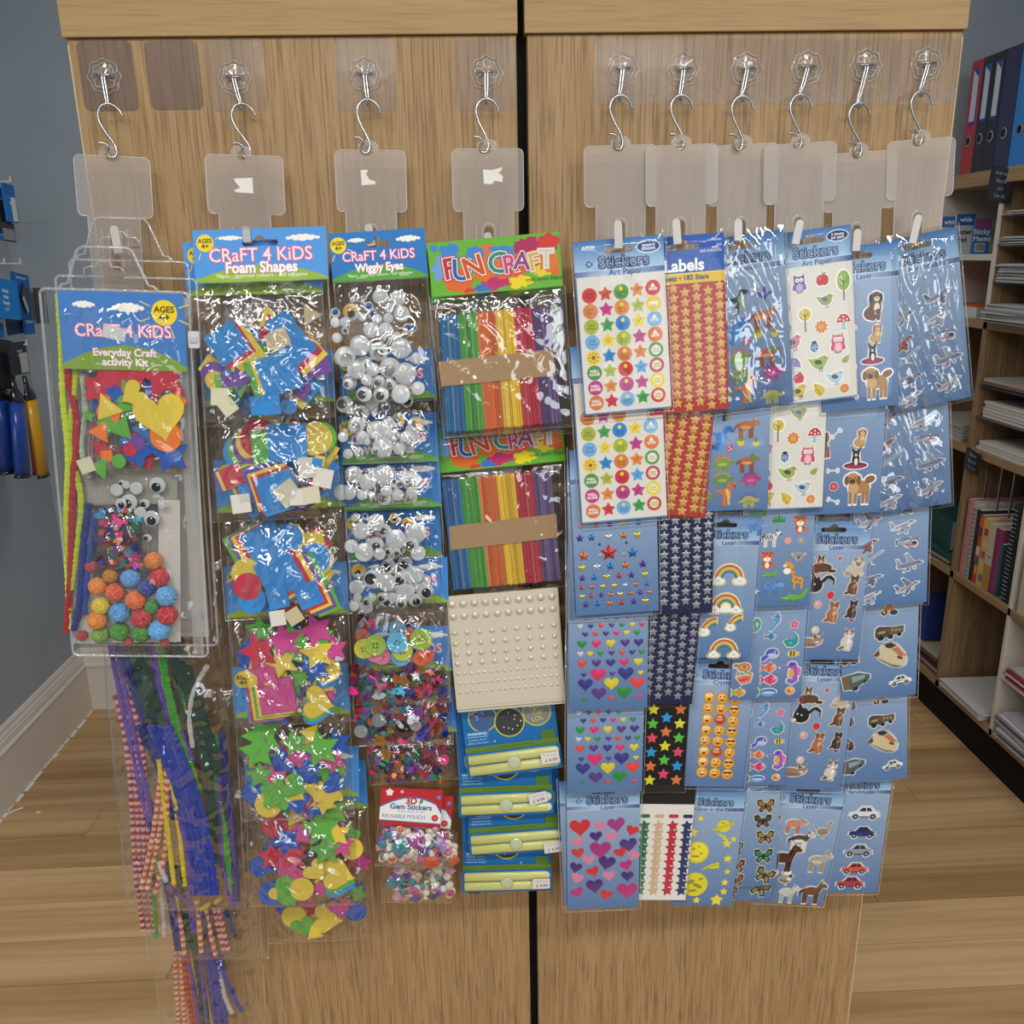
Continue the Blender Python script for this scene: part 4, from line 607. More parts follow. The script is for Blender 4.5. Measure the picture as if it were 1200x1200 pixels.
def shp(kind, col, r, m='foil', h=.6, q=.5):
    def f(mb):
        P = starp(0, 0, r, q) if kind == 'star' else heartp(0, 0, r) if kind == 'heart' else epts(0, 0, r, r, 20)
        mb.prism(P, 0, h*.4, col); n = len(P); c = hexc(col)
        mb.add([(p[0]*.98, p[1]*.98, h*.4) for p in P]+[(0, 0, h)], [(i, (i+1) % n, n) if (P[0][0]*P[1][1]-P[1][0]*P[0][1]) > 0 else ((i+1) % n, i, n) for i in range(n)], col)
    return cached((kind, col, r, h, q), f)
# reward stickers: 5 columns x 8 rows
REW = ['c83a3c c85040 5a9a44 d88844 c8383c', 'd07c40 c83888 d88844 a8b444 e0c83c', 'a4ae3c 4c9a4c 2c84c8 e4cc3c 7cb0d8', '74a8d8 e4cc3c a4b43c b83c84 d87c44', 'e4c83c 2c84c8 d07c40 d8803c 5a9a44', '548c48 a4b43c c8383c 5ca0d8 b84070', 'b83c84 d88844 b83c84 b83c84 e0cc3c', 'cc7448 c83c4c 6ca8d8 3c9a4c c8383c']
def rewards():
    o = []
    for r_, row in enumerate(REW):
        for c_, col in enumerate(row.split()):
            star = c_ in (1, 3)
            def f(mb, r_=r_, c_=c_, col=col, star=star):
                P = starp(0, 0, 8.6, .55) if star else epts(0, 0, 8.4, 8.4, 22)
                mb.prism(P, 0, .15, col); d = mix(hexc(col), (0, 0, 0), .55)
                if star:
                    if c_ == 3: mb.poly([(-2.5, .3), (-1, -2.2), (3, 3), (2.2, 3.4), (-.9, -.6), (-2, 1)], d, .25)
                    else: mb.ell(0, .3, 2.6, 2.4, d, .2); mb.ell(0, .5, 1.9, 1.7, col, .25)
                elif c_ == 0:
                    if r_ < 4: mb.text(['Good', 'Well', 'Star', 'Well'][r_], 0, 1.8, 4.3, d, .25, .02); mb.text(['Work', 'Done', 'Work', 'Done'][r_], 0, -2, 4.3, d, .25, .02)
                    elif r_ == 4:
                        for a in range(8): mb.ell(5*math.cos(a*.785), 5*math.sin(a*.785), 1, 1, ['c04040', '4a7ab0', '5a9a44'][a % 3], .2)
                        mb.ell(0, 0, 2.4, 2.4, 'a05a30', .22)
                    else: mb.text('WELL', 0, 1.8, 4.2, 'f4f0e4', .25, .03); mb.text('DONE', 0, -2, 4.2, 'f4f0e4', .25, .03)
                elif c_ == 2:
                    mb.ell(0, 3.4, 2.2, 2.2, 'e4cc3c', .2); mb.text('Good', 0, -.8, 4, d, .25, .02); mb.text('Work', 0, -4, 3.6, d, .25, .02)
                elif r_ < 4:
                    mb.poly([(-3, 1), (3, 1), (0, 5.4)] if r_ != 1 else [(-5, -1), (5, -1), (5, 2), (-5, 2)], 'f4f0e8', .2); mb.rect(-4.4, -2.6, 4.4, .2, 'f4f0e8', .22); mb.text('Super', 0, -1.2, 3.1, d, .3, .01)
                else: mb.poly(starp(0, 0, 6.2, .75, 12), 'e8e4b0' if r_ != 4 else 'f0ece0', .2); mb.text('Well', 0, 1, 3.2, d, .3, .01); mb.text('Done', 0, -1.6, 3.2, d, .3, .01)
            me = cached(('reward', r_, c_), f)
            o.append((me, 14.5+c_*17.8, 63+r_*18.3-(.8*c_), 0, 1, 'star_sticker' if star else 'round_sticker', 'print'))
    return o
def staticgrid(kind, cols, rows, dx, dy, r, colr, x0, y0, stag, m='foil', q=.5):
    return [(shp(kind, colr[(i*2+j) % len(colr)] if len(colr) > 1 else colr[0], r, m, .5, q), x0+i*dx, y0+j*dy+(stag if i % 2 else 0), 0, 1, 'star_sticker', m) for i in range(cols) for j in range(rows)]
P_ = 'print'
FO = {'r': 'c8403c', 'o': 'd07438', 'y': 'd8c434', 'g': '4c9a48', 'b': '2c7cc0', 'p': '5c3c94', 'k': 'c8487c', 'w': 'c8ccd0', 'n': '444c8c'}
def rowz(spec):
    o = []
    for y, s, xs in spec:
        for x, c_ in xs: o.append((x, y, s, c_))
    return o
def laserstars():
    L = rowz([(65, 3.6, zip((20, 34, 50, 64, 80), 'oropy')), (80, 3.6, zip((15, 30, 46, 62, 80, 92), 'ybprob')), (92, 4, zip((10, 28, 44, 60, 78), 'orpyb')), (107, 5.2, zip((8, 22, 42, 60, 76), 'pbwoy')), (116, 2.2, zip((31, 63), 'pp')), (129, 7, [(12, 'o'), (70, 'b')]), (127, 10.5, [(42, 'r')]), (130, 2.6, [(31, 'y'), (60, 'y')]), (144, 5.4, zip((9, 27, 43, 61, 82), 'ywbop')), (157, 4.6, zip((9, 23, 38, 53, 68, 84), 'pbyrpy')), (169, 3.8, zip((8, 20, 33, 47, 60, 73, 86), 'royywob')), (180, 3.8, zip((8, 19, 31, 43, 54, 66, 78, 89), 'yrpoyopo')), (191, 4.6, zip((12, 26, 41, 55, 70, 84), 'pborpy'))])
    return [(shp('star', FO[c_], s, h=1.4), x, y, 0, 1, 'star_sticker', 'foil') for x, y, s, c_ in L]
def laserhearts():
    L = rowz([(80, 3.8, zip((22, 34, 47, 60, 73, 85), 'nrnkyg')), (90, 3.8, zip((22, 34, 47, 60, 74, 86), 'kygprn')), (100, 3.6, zip((15, 28, 41, 54, 67, 80, 92), 'wnrpgyk')), (110, 4, zip((21, 34, 47, 60, 73, 86), 'nrnkyg')), (122, 6, zip((17, 35, 53, 71, 88), 'gkypn')), (134, 4, zip((15, 27, 40, 54, 67, 80, 92), 'wygprng')), (146, 6, zip((17, 35, 53, 70, 88), 'rpnky')), (160, 3.6, zip((19, 55, 91), 'npy')), (160, 10, [(37, 'k'), (72, 'n')]), (172, 9.5, [(21, 'n'), (54, 'y'), (87, 'r')]), (184, 9.5, [(38, 'p'), (70, 'g')]), (191, 3.6, [(20, 'g'), (54, 'r'), (90, 'k')])])
    return [(shp('heart', {'g': '2c8c3c', 'p': '5c3c84', 'n': '3c3c84', 'k': 'd8346c', 'y': 'd8c834', 'r': 'd84c44', 'w': 'c8ccd0'}[c_], s, h=1.2), x, y, 0, 1, 'heart_sticker', 'puffy') for x, y, s, c_ in L]
def bighearts():
    L = [(18, 68, 13, 'c83438', 3), (46, 68, 8, 'd080a0', -12), (68, 66, 11, 'a03c84', 8), (90, 77, 8, 'c83438', -20), (40, 84, 8, '4c2c74', 5), (62, 86, 8, 'd080a0', 0), (15, 92, 8, 'd080a0', 20), (85, 100, 11, '54387c', 8), (46, 106, 13.5, 'a8307c', 0), (15, 110, 8, 'c83c34', 5), (74, 112, 8, 'c83438', 20), (92, 118, 8, 'd080a0', -25), (30, 122, 8, 'd080a0', 5), (55, 128, 11, '4c2c74', -12), (12, 134, 8, '4c2c74', -15), (82, 134, 8, 'b83078', 15), (36, 142, 8, 'c83438', 22), (58, 150, 8, 'd080a0', 5), (14, 152, 8, 'd080a0', -20), (84, 152, 8, '4c2c74', 0), (38, 166, 11, '4c2c74', 5), (14, 176, 8, 'b03078', 22), (54, 182, 8, 'c83438', -20), (84, 176, 13, 'b03078', 0)]
    return [(shp('heart', c_, s*1.12, h=.8), x, y, r_, 1, 'heart_sticker', 'puffy') for x, y, s, c_, r_ in L]
SCL = {'sea_creature': 1.15, 'puppy': 1.17, 'kitten': 1.15, 'farm_animal': 1.22, 'aircraft': 1.22, 'vehicle': 1.1, 'car': 1.22, 'butterfly': 1.15, 'dinosaur': 1.15, 'jungle_animal': 1.1, 'picture': 1.05}
def SS(L, nm, out='f0eee8'): return [S(k, x, y, s*SCL.get(nm, 1), (r_[0] if r_ else 0), out, nm) for k, x, y, s, *r_ in L]
dinos = SS([('ptero', 72, 78, 12), ('dark_dino', 42, 82, 13), ('dark_dino', 22, 70, 10), ('rhino', 70, 107, 15), ('orange_rex', 14, 104, 11), ('blue_rex', 36, 122, 16, -12), ('hatch', 62, 128, 8), ('egg', 48, 138, 5.5, -10), ('hatch', 82, 130, 7), ('purple_dino', 16, 142, 12), ('stego', 38, 158, 14), ('trike', 72, 160, 14), ('ankylo', 38, 182, 14), ('pink_dino', 76, 184, 13), ('dark_dino', 14, 182, 10), ('orange_rex', 44, 206, 15), ('stego_p', 74, 216, 13), ('ankylo', 16, 208, 11)], 'dinosaur', None)
for i, q in enumerate(dinos): dinos[i] = (q[0], q[1], 42+(q[2]-42)*.86, *q[3:])
owls = SS([('owl_p', 33, 62, 12), ('apple', 62, 60, 10), ('tree_g', 88, 69, 18), ('fl_pink', 14, 88, 8), ('bird_g', 64, 84, 12), ('tree_y', 38, 103, 16), ('fl_grey', 14, 111, 8), ('leaf_o', 58, 115, 9), ('mush_r', 86, 112, 11), ('bird_k', 20, 130, 14, 10), ('bug', 48, 138, 9), ('owl_k', 78, 138, 13), ('mush_p', 20, 158, 12, -15), ('bird_l', 52, 158, 14), ('leaf_g', 86, 158, 6), ('apple', 26, 174, 9), ('bird_b', 72, 178, 13), ('bird_y', 24, 190, 13, 10), ('leaf_y', 52, 191, 9), ('leaf_o', 84, 193, 7)], 'picture', 'f4f2ec')
jung = SS([('grass', 20, 52, 12), ('monkey', 50, 50, 12), ('grass', 84, 52, 10), ('grass', 20, 92, 12), ('grass', 50, 103, 9), ('tiger', 80, 110, 13), ('hippo', 18, 114, 16), ('zebra', 40, 128, 14), ('fl_pink', 64, 132, 6), ('fl_grey', 82, 132, 7), ('tiger', 36, 158, 13), ('koala', 80, 154, 13), ('grass', 10, 150, 9), ('monkey', 8, 170, 12), ('croc', 40, 178, 11), ('giraffe', 74, 180, 19), ('hippo', 44, 196, 16), ('grass', 8, 190, 8), ('zebra', 12, 208, 14), ('croc', 76, 211, 18)], 'jungle_animal', None)
for i, q in enumerate(jung): jung[i] = (q[0], q[1], 42+(q[2]-42)*.9, *q[3:])
sea = SS([('coral', 12, 95, 9), ('seal', 32, 95, 10), ('dolphin', 56, 90, 12), ('starfish', 84, 95, 7), ('coral', 14, 118, 9), ('bfish', 52, 112, 8), ('ray', 80, 118, 10), ('sfish', 14, 135, 9), ('whale', 54, 138, 12), ('bee_fish', 84, 138, 8), ('turtle', 16, 158, 13), ('ofish', 52, 158, 11), ('seahorse', 84, 166, 15), ('kshell', 18, 176, 11), ('kfish', 54, 176, 12), ('gfish', 12, 194, 10), ('tuna', 52, 194, 13), ('shell', 84, 193, 7)], 'sea_creature', 'e4dcd8')
dogs = SS([('cat_d', 20, 72, 14), ('dog_a', 70, 75, 17), ('bone', 40, 104, 8, 60), ('dog_c', 20, 116, 17), ('dog_b', 72, 110, 11), ('dog_d', 66, 135, 14), ('dog_f', 14, 148, 14), ('bone', 38, 150, 8, 20), ('ball', 40, 170, 5), ('dog_e', 70, 172, 19), ('dog_g', 12, 178, 12), ('bone', 40, 188, 8)], 'puppy', 'f2eef4')
kits = SS([('cat_g', 40, 64, 15), ('p_star', 62, 54, 7), ('cat_f', 84, 66, 14), ('cat_blk', 38, 90, 17), ('cat_b', 84, 92, 13), ('dot', 54, 108, 5), ('ball_p', 38, 122, 5), ('cat_c', 60, 132, 14), ('cat_d', 86, 128, 12), ('cat_d', 10, 122, 11), ('p_heart', 86, 144, 5), ('cat_blk', 16, 146, 10), ('ball_w', 38, 160, 5), ('cat_lie', 32, 176, 17), ('cat_e', 84, 174, 14)], 'kitten', 'd8c8b4')
farm = SS([('hen', 12, 66, 10), ('pig', 40, 70, 14), ('goose', 80, 76, 11), ('hen', 12, 92, 10), ('donkey', 52, 96, 15), ('horse', 34, 130, 19), ('goat', 82, 130, 15), ('duck', 42, 162, 10), ('lamb', 48, 188, 13), ('cow', 82, 184, 16), ('hen', 10, 186, 10)], 'farm_animal', 'd8d4d0')
plan = SS([('plane_a', 70, 74, 15, 12), ('plane_b', 22, 92, 14, 10), ('plane_w', 66, 100, 14, 8), ('plane_r', 18, 122, 14, 14), ('heli', 72, 124, 13), ('jet', 24, 140, 15), ('plane_c', 76, 152, 15), ('plane_a', 24, 166, 14), ('plane_b', 74, 182, 14, 14), ('plane_w', 22, 190, 14, 10)], 'aircraft', 'dcdce0')
vehi = SS([('mcar', 14, 84, 10), ('tractor', 62, 80, 12), ('car_r', 90, 72, 8), ('mcar', 10, 108, 11), ('trk', 62, 112, 17), ('mcar', 10, 145, 11), ('train', 64, 144, 20), ('lorry', 20, 180, 17, 8), ('car_pol', 78, 182, 13, 8)], 'vehicle', 'c8ccd4')
cars = SS([('mcar', 12, 70, 8), ('mcar', 12, 95, 8), ('car_w', 66, 72, 18), ('car_n', 66, 104, 16), ('car_l', 10, 124, 9), ('car_g', 64, 134, 17), ('car_g', 10, 150, 8), ('car_o', 62, 164, 16), ('car_r', 58, 188, 17), ('car_w', 8, 184, 7)], 'car', 'd0d8dc')
rain = SS([('rb0', 60, 80, 25), ('rb1', 58, 122, 25), ('rb2', 34, 158, 18), ('rb2', 72, 152, 16), ('rb0', 60, 188, 24), ('rb2', 8, 180, 12), ('rb2', 16, 95, 12)], 'rainbow', 'e0dca8')
emos = [S('em%d' % 0, 0, 0, 1)] if 0 else []
for k in range(6): SP['emo%d' % k] = emo('e0a028' if k != 5 else 'c84828', k)
emos = SS([('emo%d' % [[3, 0, 2], [4, 1, 2], [3, 5, 0]][j % 3][i], 39+i*18.5, 61+j*17.2+i*1.2, 9.0) for j in range(8) for i in range(3)], 'smiley', None)
glow = SS([('gstar', 14, 54, 6), ('gstar', 34, 54, 6), ('planet', 70, 66, 18), ('gstar', 24, 78, 10), ('shoot', 74, 90, 15), ('gstar', 90, 88, 6), ('moon', 34, 112, 20), ('gstar', 84, 122, 8), ('comet', 58, 136, 14), ('gstar', 14, 138, 9), ('gstar', 86, 145, 6), ('earth', 36, 168, 22), ('gstar', 84, 164, 7), ('gstar', 84, 180, 7), ('shoot', 8, 190, 9), ('gstar', 42, 196, 7), ('gstar', 74, 195, 12)], 'glow', None)
flys = SS([('fly_g', 20, 66, 14), ('fly_a', 74, 66, 14), ('fly_b', 70, 92, 14), ('fly_b', 16, 108, 14), ('fly_c', 76, 120, 14), ('fly_f', 20, 138, 14), ('fly_d', 74, 152, 15), ('fly_e', 24, 168, 14), ('fly_h', 78, 186, 16, -25), ('fly_e', 24, 193, 13)], 'butterfly', 'c8c4a0')
def h_gold(mb, w_, h_, kx, ky):
    slotcard(mb, w_, 42*ky, '2456ac', -13*ky, 40*kx); mb.prism([(0, -54*ky), (w_, -54*ky), (w_, -42*ky), (0, -42*ky)], -.5, 0, 'd8b82c')
    mb.prism([(0, -h_), (w_, -h_), (w_, -54*ky), (0, -54*ky)], -.5, 0, 'a83430')
    mb.text('Labels', w_*.5, -34*ky, 20*kx, 'f4f4f0', .2, .03); mb.text('14 Sheets • 182 Stars', w_*.44, -48*ky, 8.4*kx, '24386c', .2, .03)
    for q, s in enumerate(('76mm', 'foil', 'Self Adhesive')): mb.text(s, w_*.97, (-7-6*q)*ky, 5*kx, 'e8ecf4', .2, 0, 'RIGHT')
    mb.rect(2, -43.5*ky, w_-2, -42.6*ky, 'f0d860', .1)
def h_plain(bg, top=None):
    def f(mb, w_, h_, kx, ky):
        mb.prism([(0, -h_), (w_, -h_), (w_, 0), (0, 0)], -.5, 0, bg)
        if top: mb.prism([(0, -42*ky), (w_, -42*ky), (w_, 0), (0, 0)], 0, .3, top)
    return f
TT = .014
def cd_(i): return .038+.0065*(9-i)   # how far column i stands out from the cabinet
G5 = 'sticker packs on the clip strips'
def A(i, *a, **k):
    o_ = k.pop('back', 0)
    return pack(a[0], a[1], a[2], cd_(i)-o_, cd_(i)+TT-o_, *a[3:], **k)
# column of reward stickers (5th strip)
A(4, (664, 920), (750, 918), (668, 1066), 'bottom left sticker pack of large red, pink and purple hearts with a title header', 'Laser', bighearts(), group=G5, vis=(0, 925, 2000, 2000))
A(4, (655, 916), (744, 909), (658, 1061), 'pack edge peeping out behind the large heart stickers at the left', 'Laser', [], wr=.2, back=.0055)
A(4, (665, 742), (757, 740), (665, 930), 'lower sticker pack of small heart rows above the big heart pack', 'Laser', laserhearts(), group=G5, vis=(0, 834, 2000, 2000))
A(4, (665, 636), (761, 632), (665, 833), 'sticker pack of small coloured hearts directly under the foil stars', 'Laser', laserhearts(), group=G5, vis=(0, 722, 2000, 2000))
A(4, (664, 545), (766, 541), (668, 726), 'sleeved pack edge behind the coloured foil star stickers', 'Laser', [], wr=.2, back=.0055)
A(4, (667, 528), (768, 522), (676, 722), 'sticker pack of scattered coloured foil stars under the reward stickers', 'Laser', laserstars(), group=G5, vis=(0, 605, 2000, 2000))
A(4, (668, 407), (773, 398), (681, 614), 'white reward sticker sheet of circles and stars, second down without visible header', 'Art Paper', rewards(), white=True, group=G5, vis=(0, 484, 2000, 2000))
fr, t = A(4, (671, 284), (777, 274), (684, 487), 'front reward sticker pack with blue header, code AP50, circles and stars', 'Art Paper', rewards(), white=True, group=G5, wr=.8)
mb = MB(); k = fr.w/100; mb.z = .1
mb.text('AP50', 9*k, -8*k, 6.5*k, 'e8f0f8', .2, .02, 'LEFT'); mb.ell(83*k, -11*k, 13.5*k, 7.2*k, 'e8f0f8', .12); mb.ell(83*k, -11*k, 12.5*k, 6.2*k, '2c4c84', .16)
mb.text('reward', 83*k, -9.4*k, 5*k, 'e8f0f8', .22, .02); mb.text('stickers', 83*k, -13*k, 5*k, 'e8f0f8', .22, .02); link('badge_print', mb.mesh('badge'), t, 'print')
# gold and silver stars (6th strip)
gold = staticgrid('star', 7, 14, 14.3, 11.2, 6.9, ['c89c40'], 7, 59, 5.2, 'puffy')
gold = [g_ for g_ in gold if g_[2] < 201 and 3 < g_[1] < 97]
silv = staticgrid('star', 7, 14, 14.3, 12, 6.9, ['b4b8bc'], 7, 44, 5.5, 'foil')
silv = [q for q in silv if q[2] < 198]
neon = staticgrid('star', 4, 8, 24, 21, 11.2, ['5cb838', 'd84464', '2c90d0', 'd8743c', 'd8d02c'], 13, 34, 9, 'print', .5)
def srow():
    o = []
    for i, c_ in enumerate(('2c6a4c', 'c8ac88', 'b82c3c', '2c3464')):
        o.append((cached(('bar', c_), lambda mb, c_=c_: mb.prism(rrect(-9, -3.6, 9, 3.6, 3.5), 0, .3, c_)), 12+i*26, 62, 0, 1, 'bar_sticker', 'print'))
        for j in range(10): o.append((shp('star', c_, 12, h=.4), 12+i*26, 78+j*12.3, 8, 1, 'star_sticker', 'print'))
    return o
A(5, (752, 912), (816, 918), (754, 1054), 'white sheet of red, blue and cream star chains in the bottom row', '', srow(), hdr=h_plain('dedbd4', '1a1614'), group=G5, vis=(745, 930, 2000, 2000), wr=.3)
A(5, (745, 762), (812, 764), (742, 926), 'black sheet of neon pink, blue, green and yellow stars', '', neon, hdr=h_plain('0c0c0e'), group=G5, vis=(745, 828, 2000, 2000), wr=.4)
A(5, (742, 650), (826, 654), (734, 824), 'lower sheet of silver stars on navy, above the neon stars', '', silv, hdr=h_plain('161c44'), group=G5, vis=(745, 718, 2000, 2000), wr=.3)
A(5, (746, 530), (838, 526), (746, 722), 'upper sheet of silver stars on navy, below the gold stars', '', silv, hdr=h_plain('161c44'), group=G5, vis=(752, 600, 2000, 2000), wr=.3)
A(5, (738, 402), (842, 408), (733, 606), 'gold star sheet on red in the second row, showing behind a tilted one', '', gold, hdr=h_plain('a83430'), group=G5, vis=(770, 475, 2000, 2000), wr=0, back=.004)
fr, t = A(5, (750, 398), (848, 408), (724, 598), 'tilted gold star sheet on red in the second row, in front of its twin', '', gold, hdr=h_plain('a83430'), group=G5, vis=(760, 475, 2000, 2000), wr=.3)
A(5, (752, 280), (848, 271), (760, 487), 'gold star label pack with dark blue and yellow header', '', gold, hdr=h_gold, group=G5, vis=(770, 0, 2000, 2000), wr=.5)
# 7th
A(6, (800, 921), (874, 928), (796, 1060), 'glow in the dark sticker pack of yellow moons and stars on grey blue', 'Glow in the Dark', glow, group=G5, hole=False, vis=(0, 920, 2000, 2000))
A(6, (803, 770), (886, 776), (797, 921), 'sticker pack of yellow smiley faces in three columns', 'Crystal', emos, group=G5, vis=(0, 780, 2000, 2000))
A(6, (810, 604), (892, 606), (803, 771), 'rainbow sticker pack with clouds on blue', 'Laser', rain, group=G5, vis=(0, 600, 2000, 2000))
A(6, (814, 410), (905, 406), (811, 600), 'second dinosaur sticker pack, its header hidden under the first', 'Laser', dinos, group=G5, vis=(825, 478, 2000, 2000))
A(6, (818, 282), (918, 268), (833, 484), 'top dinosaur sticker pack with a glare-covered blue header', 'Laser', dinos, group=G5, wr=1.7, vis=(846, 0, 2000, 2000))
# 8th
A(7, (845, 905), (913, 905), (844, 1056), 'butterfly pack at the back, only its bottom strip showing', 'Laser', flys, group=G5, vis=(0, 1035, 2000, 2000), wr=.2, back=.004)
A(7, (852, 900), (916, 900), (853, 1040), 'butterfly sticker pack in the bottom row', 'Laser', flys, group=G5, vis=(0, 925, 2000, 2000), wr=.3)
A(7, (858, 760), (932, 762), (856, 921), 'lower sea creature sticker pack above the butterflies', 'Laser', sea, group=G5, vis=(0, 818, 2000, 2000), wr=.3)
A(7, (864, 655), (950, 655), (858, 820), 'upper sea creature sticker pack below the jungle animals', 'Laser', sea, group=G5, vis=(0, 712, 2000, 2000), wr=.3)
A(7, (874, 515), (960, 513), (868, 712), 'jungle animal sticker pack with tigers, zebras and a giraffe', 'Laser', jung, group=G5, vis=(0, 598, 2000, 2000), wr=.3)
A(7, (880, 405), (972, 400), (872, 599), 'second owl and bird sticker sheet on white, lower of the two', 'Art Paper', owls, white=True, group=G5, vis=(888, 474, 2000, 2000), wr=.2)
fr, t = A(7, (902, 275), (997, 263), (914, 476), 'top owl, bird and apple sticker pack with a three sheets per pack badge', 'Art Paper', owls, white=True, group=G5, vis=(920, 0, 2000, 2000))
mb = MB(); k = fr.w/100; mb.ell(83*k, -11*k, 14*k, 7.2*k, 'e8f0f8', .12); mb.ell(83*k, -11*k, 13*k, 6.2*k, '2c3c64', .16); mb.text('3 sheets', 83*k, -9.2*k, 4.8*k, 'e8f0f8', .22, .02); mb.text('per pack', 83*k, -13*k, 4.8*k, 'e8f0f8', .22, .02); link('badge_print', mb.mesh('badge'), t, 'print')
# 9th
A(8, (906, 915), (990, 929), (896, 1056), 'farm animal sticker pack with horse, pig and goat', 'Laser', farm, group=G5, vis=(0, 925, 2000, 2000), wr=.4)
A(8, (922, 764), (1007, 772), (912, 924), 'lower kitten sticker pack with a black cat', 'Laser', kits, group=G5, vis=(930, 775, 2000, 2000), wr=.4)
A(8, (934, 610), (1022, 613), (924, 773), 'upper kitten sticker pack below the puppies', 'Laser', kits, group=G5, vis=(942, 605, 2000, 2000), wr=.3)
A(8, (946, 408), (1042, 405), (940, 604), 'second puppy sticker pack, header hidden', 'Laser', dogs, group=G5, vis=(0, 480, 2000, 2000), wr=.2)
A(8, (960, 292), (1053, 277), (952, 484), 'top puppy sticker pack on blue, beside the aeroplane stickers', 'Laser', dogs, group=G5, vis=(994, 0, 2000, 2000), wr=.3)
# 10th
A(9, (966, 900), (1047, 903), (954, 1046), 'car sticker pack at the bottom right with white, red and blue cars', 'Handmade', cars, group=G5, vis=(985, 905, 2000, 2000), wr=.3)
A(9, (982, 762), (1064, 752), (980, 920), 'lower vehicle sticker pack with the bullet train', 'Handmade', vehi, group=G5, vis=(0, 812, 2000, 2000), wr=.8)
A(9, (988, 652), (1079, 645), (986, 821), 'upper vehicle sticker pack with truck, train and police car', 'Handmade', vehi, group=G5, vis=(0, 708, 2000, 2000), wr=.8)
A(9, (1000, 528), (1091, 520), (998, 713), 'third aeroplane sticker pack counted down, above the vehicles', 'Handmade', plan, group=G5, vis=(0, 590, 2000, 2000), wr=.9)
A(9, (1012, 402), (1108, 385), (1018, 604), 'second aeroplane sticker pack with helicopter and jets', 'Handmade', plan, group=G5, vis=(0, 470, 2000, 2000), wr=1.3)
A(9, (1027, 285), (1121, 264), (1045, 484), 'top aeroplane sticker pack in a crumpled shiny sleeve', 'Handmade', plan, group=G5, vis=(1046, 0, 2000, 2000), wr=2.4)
# ---------------------------------------------------------------- bags on the left cabinet
def crease(x, y, s, seed, w_=.22):
    n = noise.noise(Vector((x/s+seed, y/s*.8-seed, seed*.37))); n = abs(n); return (max(0, w_-n)/w_)**2
def bag(t, x0, y0, x1, y1, bul, wr, seed, m='cellophane', nx=56, ny=76, flat=.45, name='clear_bag'):
    mb = MB(); vs = []
    for j in range(ny+1):
        for i in range(nx+1):
            u, v = i/nx, j/ny; ex = 2.2*wav(v*90, seed*9, 22, seed)*(1 if u < .5 else -1)*(abs(u-.5)*2)**4
            x = x0+(x1-x0)*u+ex; y = y0+(y1-y0)*v+1.8*wav(u*90, 5, 25, seed+3)*(abs(v-.5)*2)**6
            sh = (math.sin(math.pi*u)*math.sin(math.pi*v)+1e-9)**flat if 0 < u < 1 and 0 < v < 1 else 0
            ed = min(1, min(u, 1-u)*14, min(v, 1-v)*14)
            # radiating folds towards top seam plus criss cross creases
            f = math.sin((u-.5)*34/(0.35+v*.0+abs(1-v)*.9)+seed)*.35*max(0, v-.55)
            a1 = x*.8+y*.6+8*wav(x, y, 40, seed); b1 = y*.8-x*.6; a2 = x*.75-y*.66+8*wav(x, y, 40, seed+2); b2 = y*.75+x*.66
            st_ = max(0, .28-abs(noise.noise(Vector((a1/20, b1/70, seed)))))*6+max(0, .24-abs(noise.noise(Vector((a2/17, b2/60, seed+3)))))*5.5
            z = sh*bul+ed*wr*(crease(x, y, 30, seed)*1.2+st_*.8+wav(x, y, 14, seed)*.6+f*2.2)
            vs.append((x, y, max(.3, z)))
    fs = [(j*(nx+1)+i, j*(nx+1)+i+1, (j+1)*(nx+1)+i+1, (j+1)*(nx+1)+i) for j in range(ny) for i in range(nx)]
    mb.add(vs, fs, 'ffffff'); o = link(name, mb.mesh('bag', True), t, m)
    mb = MB(); mb.tube([(x0, y1, .2), (x0, y0, .2), (x1, y0, .2), (x1, y1, .2)], .45, 'ffffff', 5); link('bag_seam', mb.mesh('seam'), t, 'vinyl_rim')
    return o
FK = {'sq': lambda: [(-10, -10), (10, -10), (10, 10), (-10, 10)], 'ci': lambda: epts(0, 0, 10, 10, 24), 'st': lambda: starp(0, 0, 11.5, .5), 'he': lambda: heartp(0, 0, 10.5), 'tr': lambda: [(-10, -8), (10, -8), (0, 10)], 'ar': lambda: [(-10, -4.5), (0, -4.5), (0, -9), (11, 0), (0, 9), (0, 4.5), (-10, 4.5)], 'fl': lambda: [(10*(1+.22*math.cos(5*a*.2618))*math.cos(a*.2618), 10*(1+.22*math.cos(5*a*.2618))*math.sin(a*.2618)) for a in range(24)]}
FN = {'sq': 'foam_square', 'ci': 'foam_circle', 'st': 'foam_star', 'he': 'foam_heart', 'tr': 'foam_triangle', 'ar': 'foam_arrow', 'fl': 'foam_blob'}
FC = {'b': '3282c4', 'r': 'b63444', 'y': 'd2ba46', 'g': '5ca044', 'p': '6c4890', 't': 'bcae8c', 'k': 'bc4886', 'n': '2454a8', 'o': 'dc7430', 'w': 'cfcbc2', 'l': 'c8c4a8'}
class Zc:
    def __init__(s, z, dz): s.z, s.dz = z, dz
    def __call__(s): s.z += s.dz; return s.z
def foams(t, fr, items, Z, m='foam'):
    for k, px, py, r_, a, c_ in items:
        me = cached((k, c_, 'f'), lambda mb: mb.prism(FK[k](), 0, 2.2, FC[c_], True))
        x, y = fr.loc(px, py, Z.z); s = r_*fr.mpp/10; o = link(FN[k], me, t, m)
        o.location = (x*.001, y*.001, Z()*.001); o.rotation_euler = (0, 0, R(a)); o.scale = (s, s, 1)
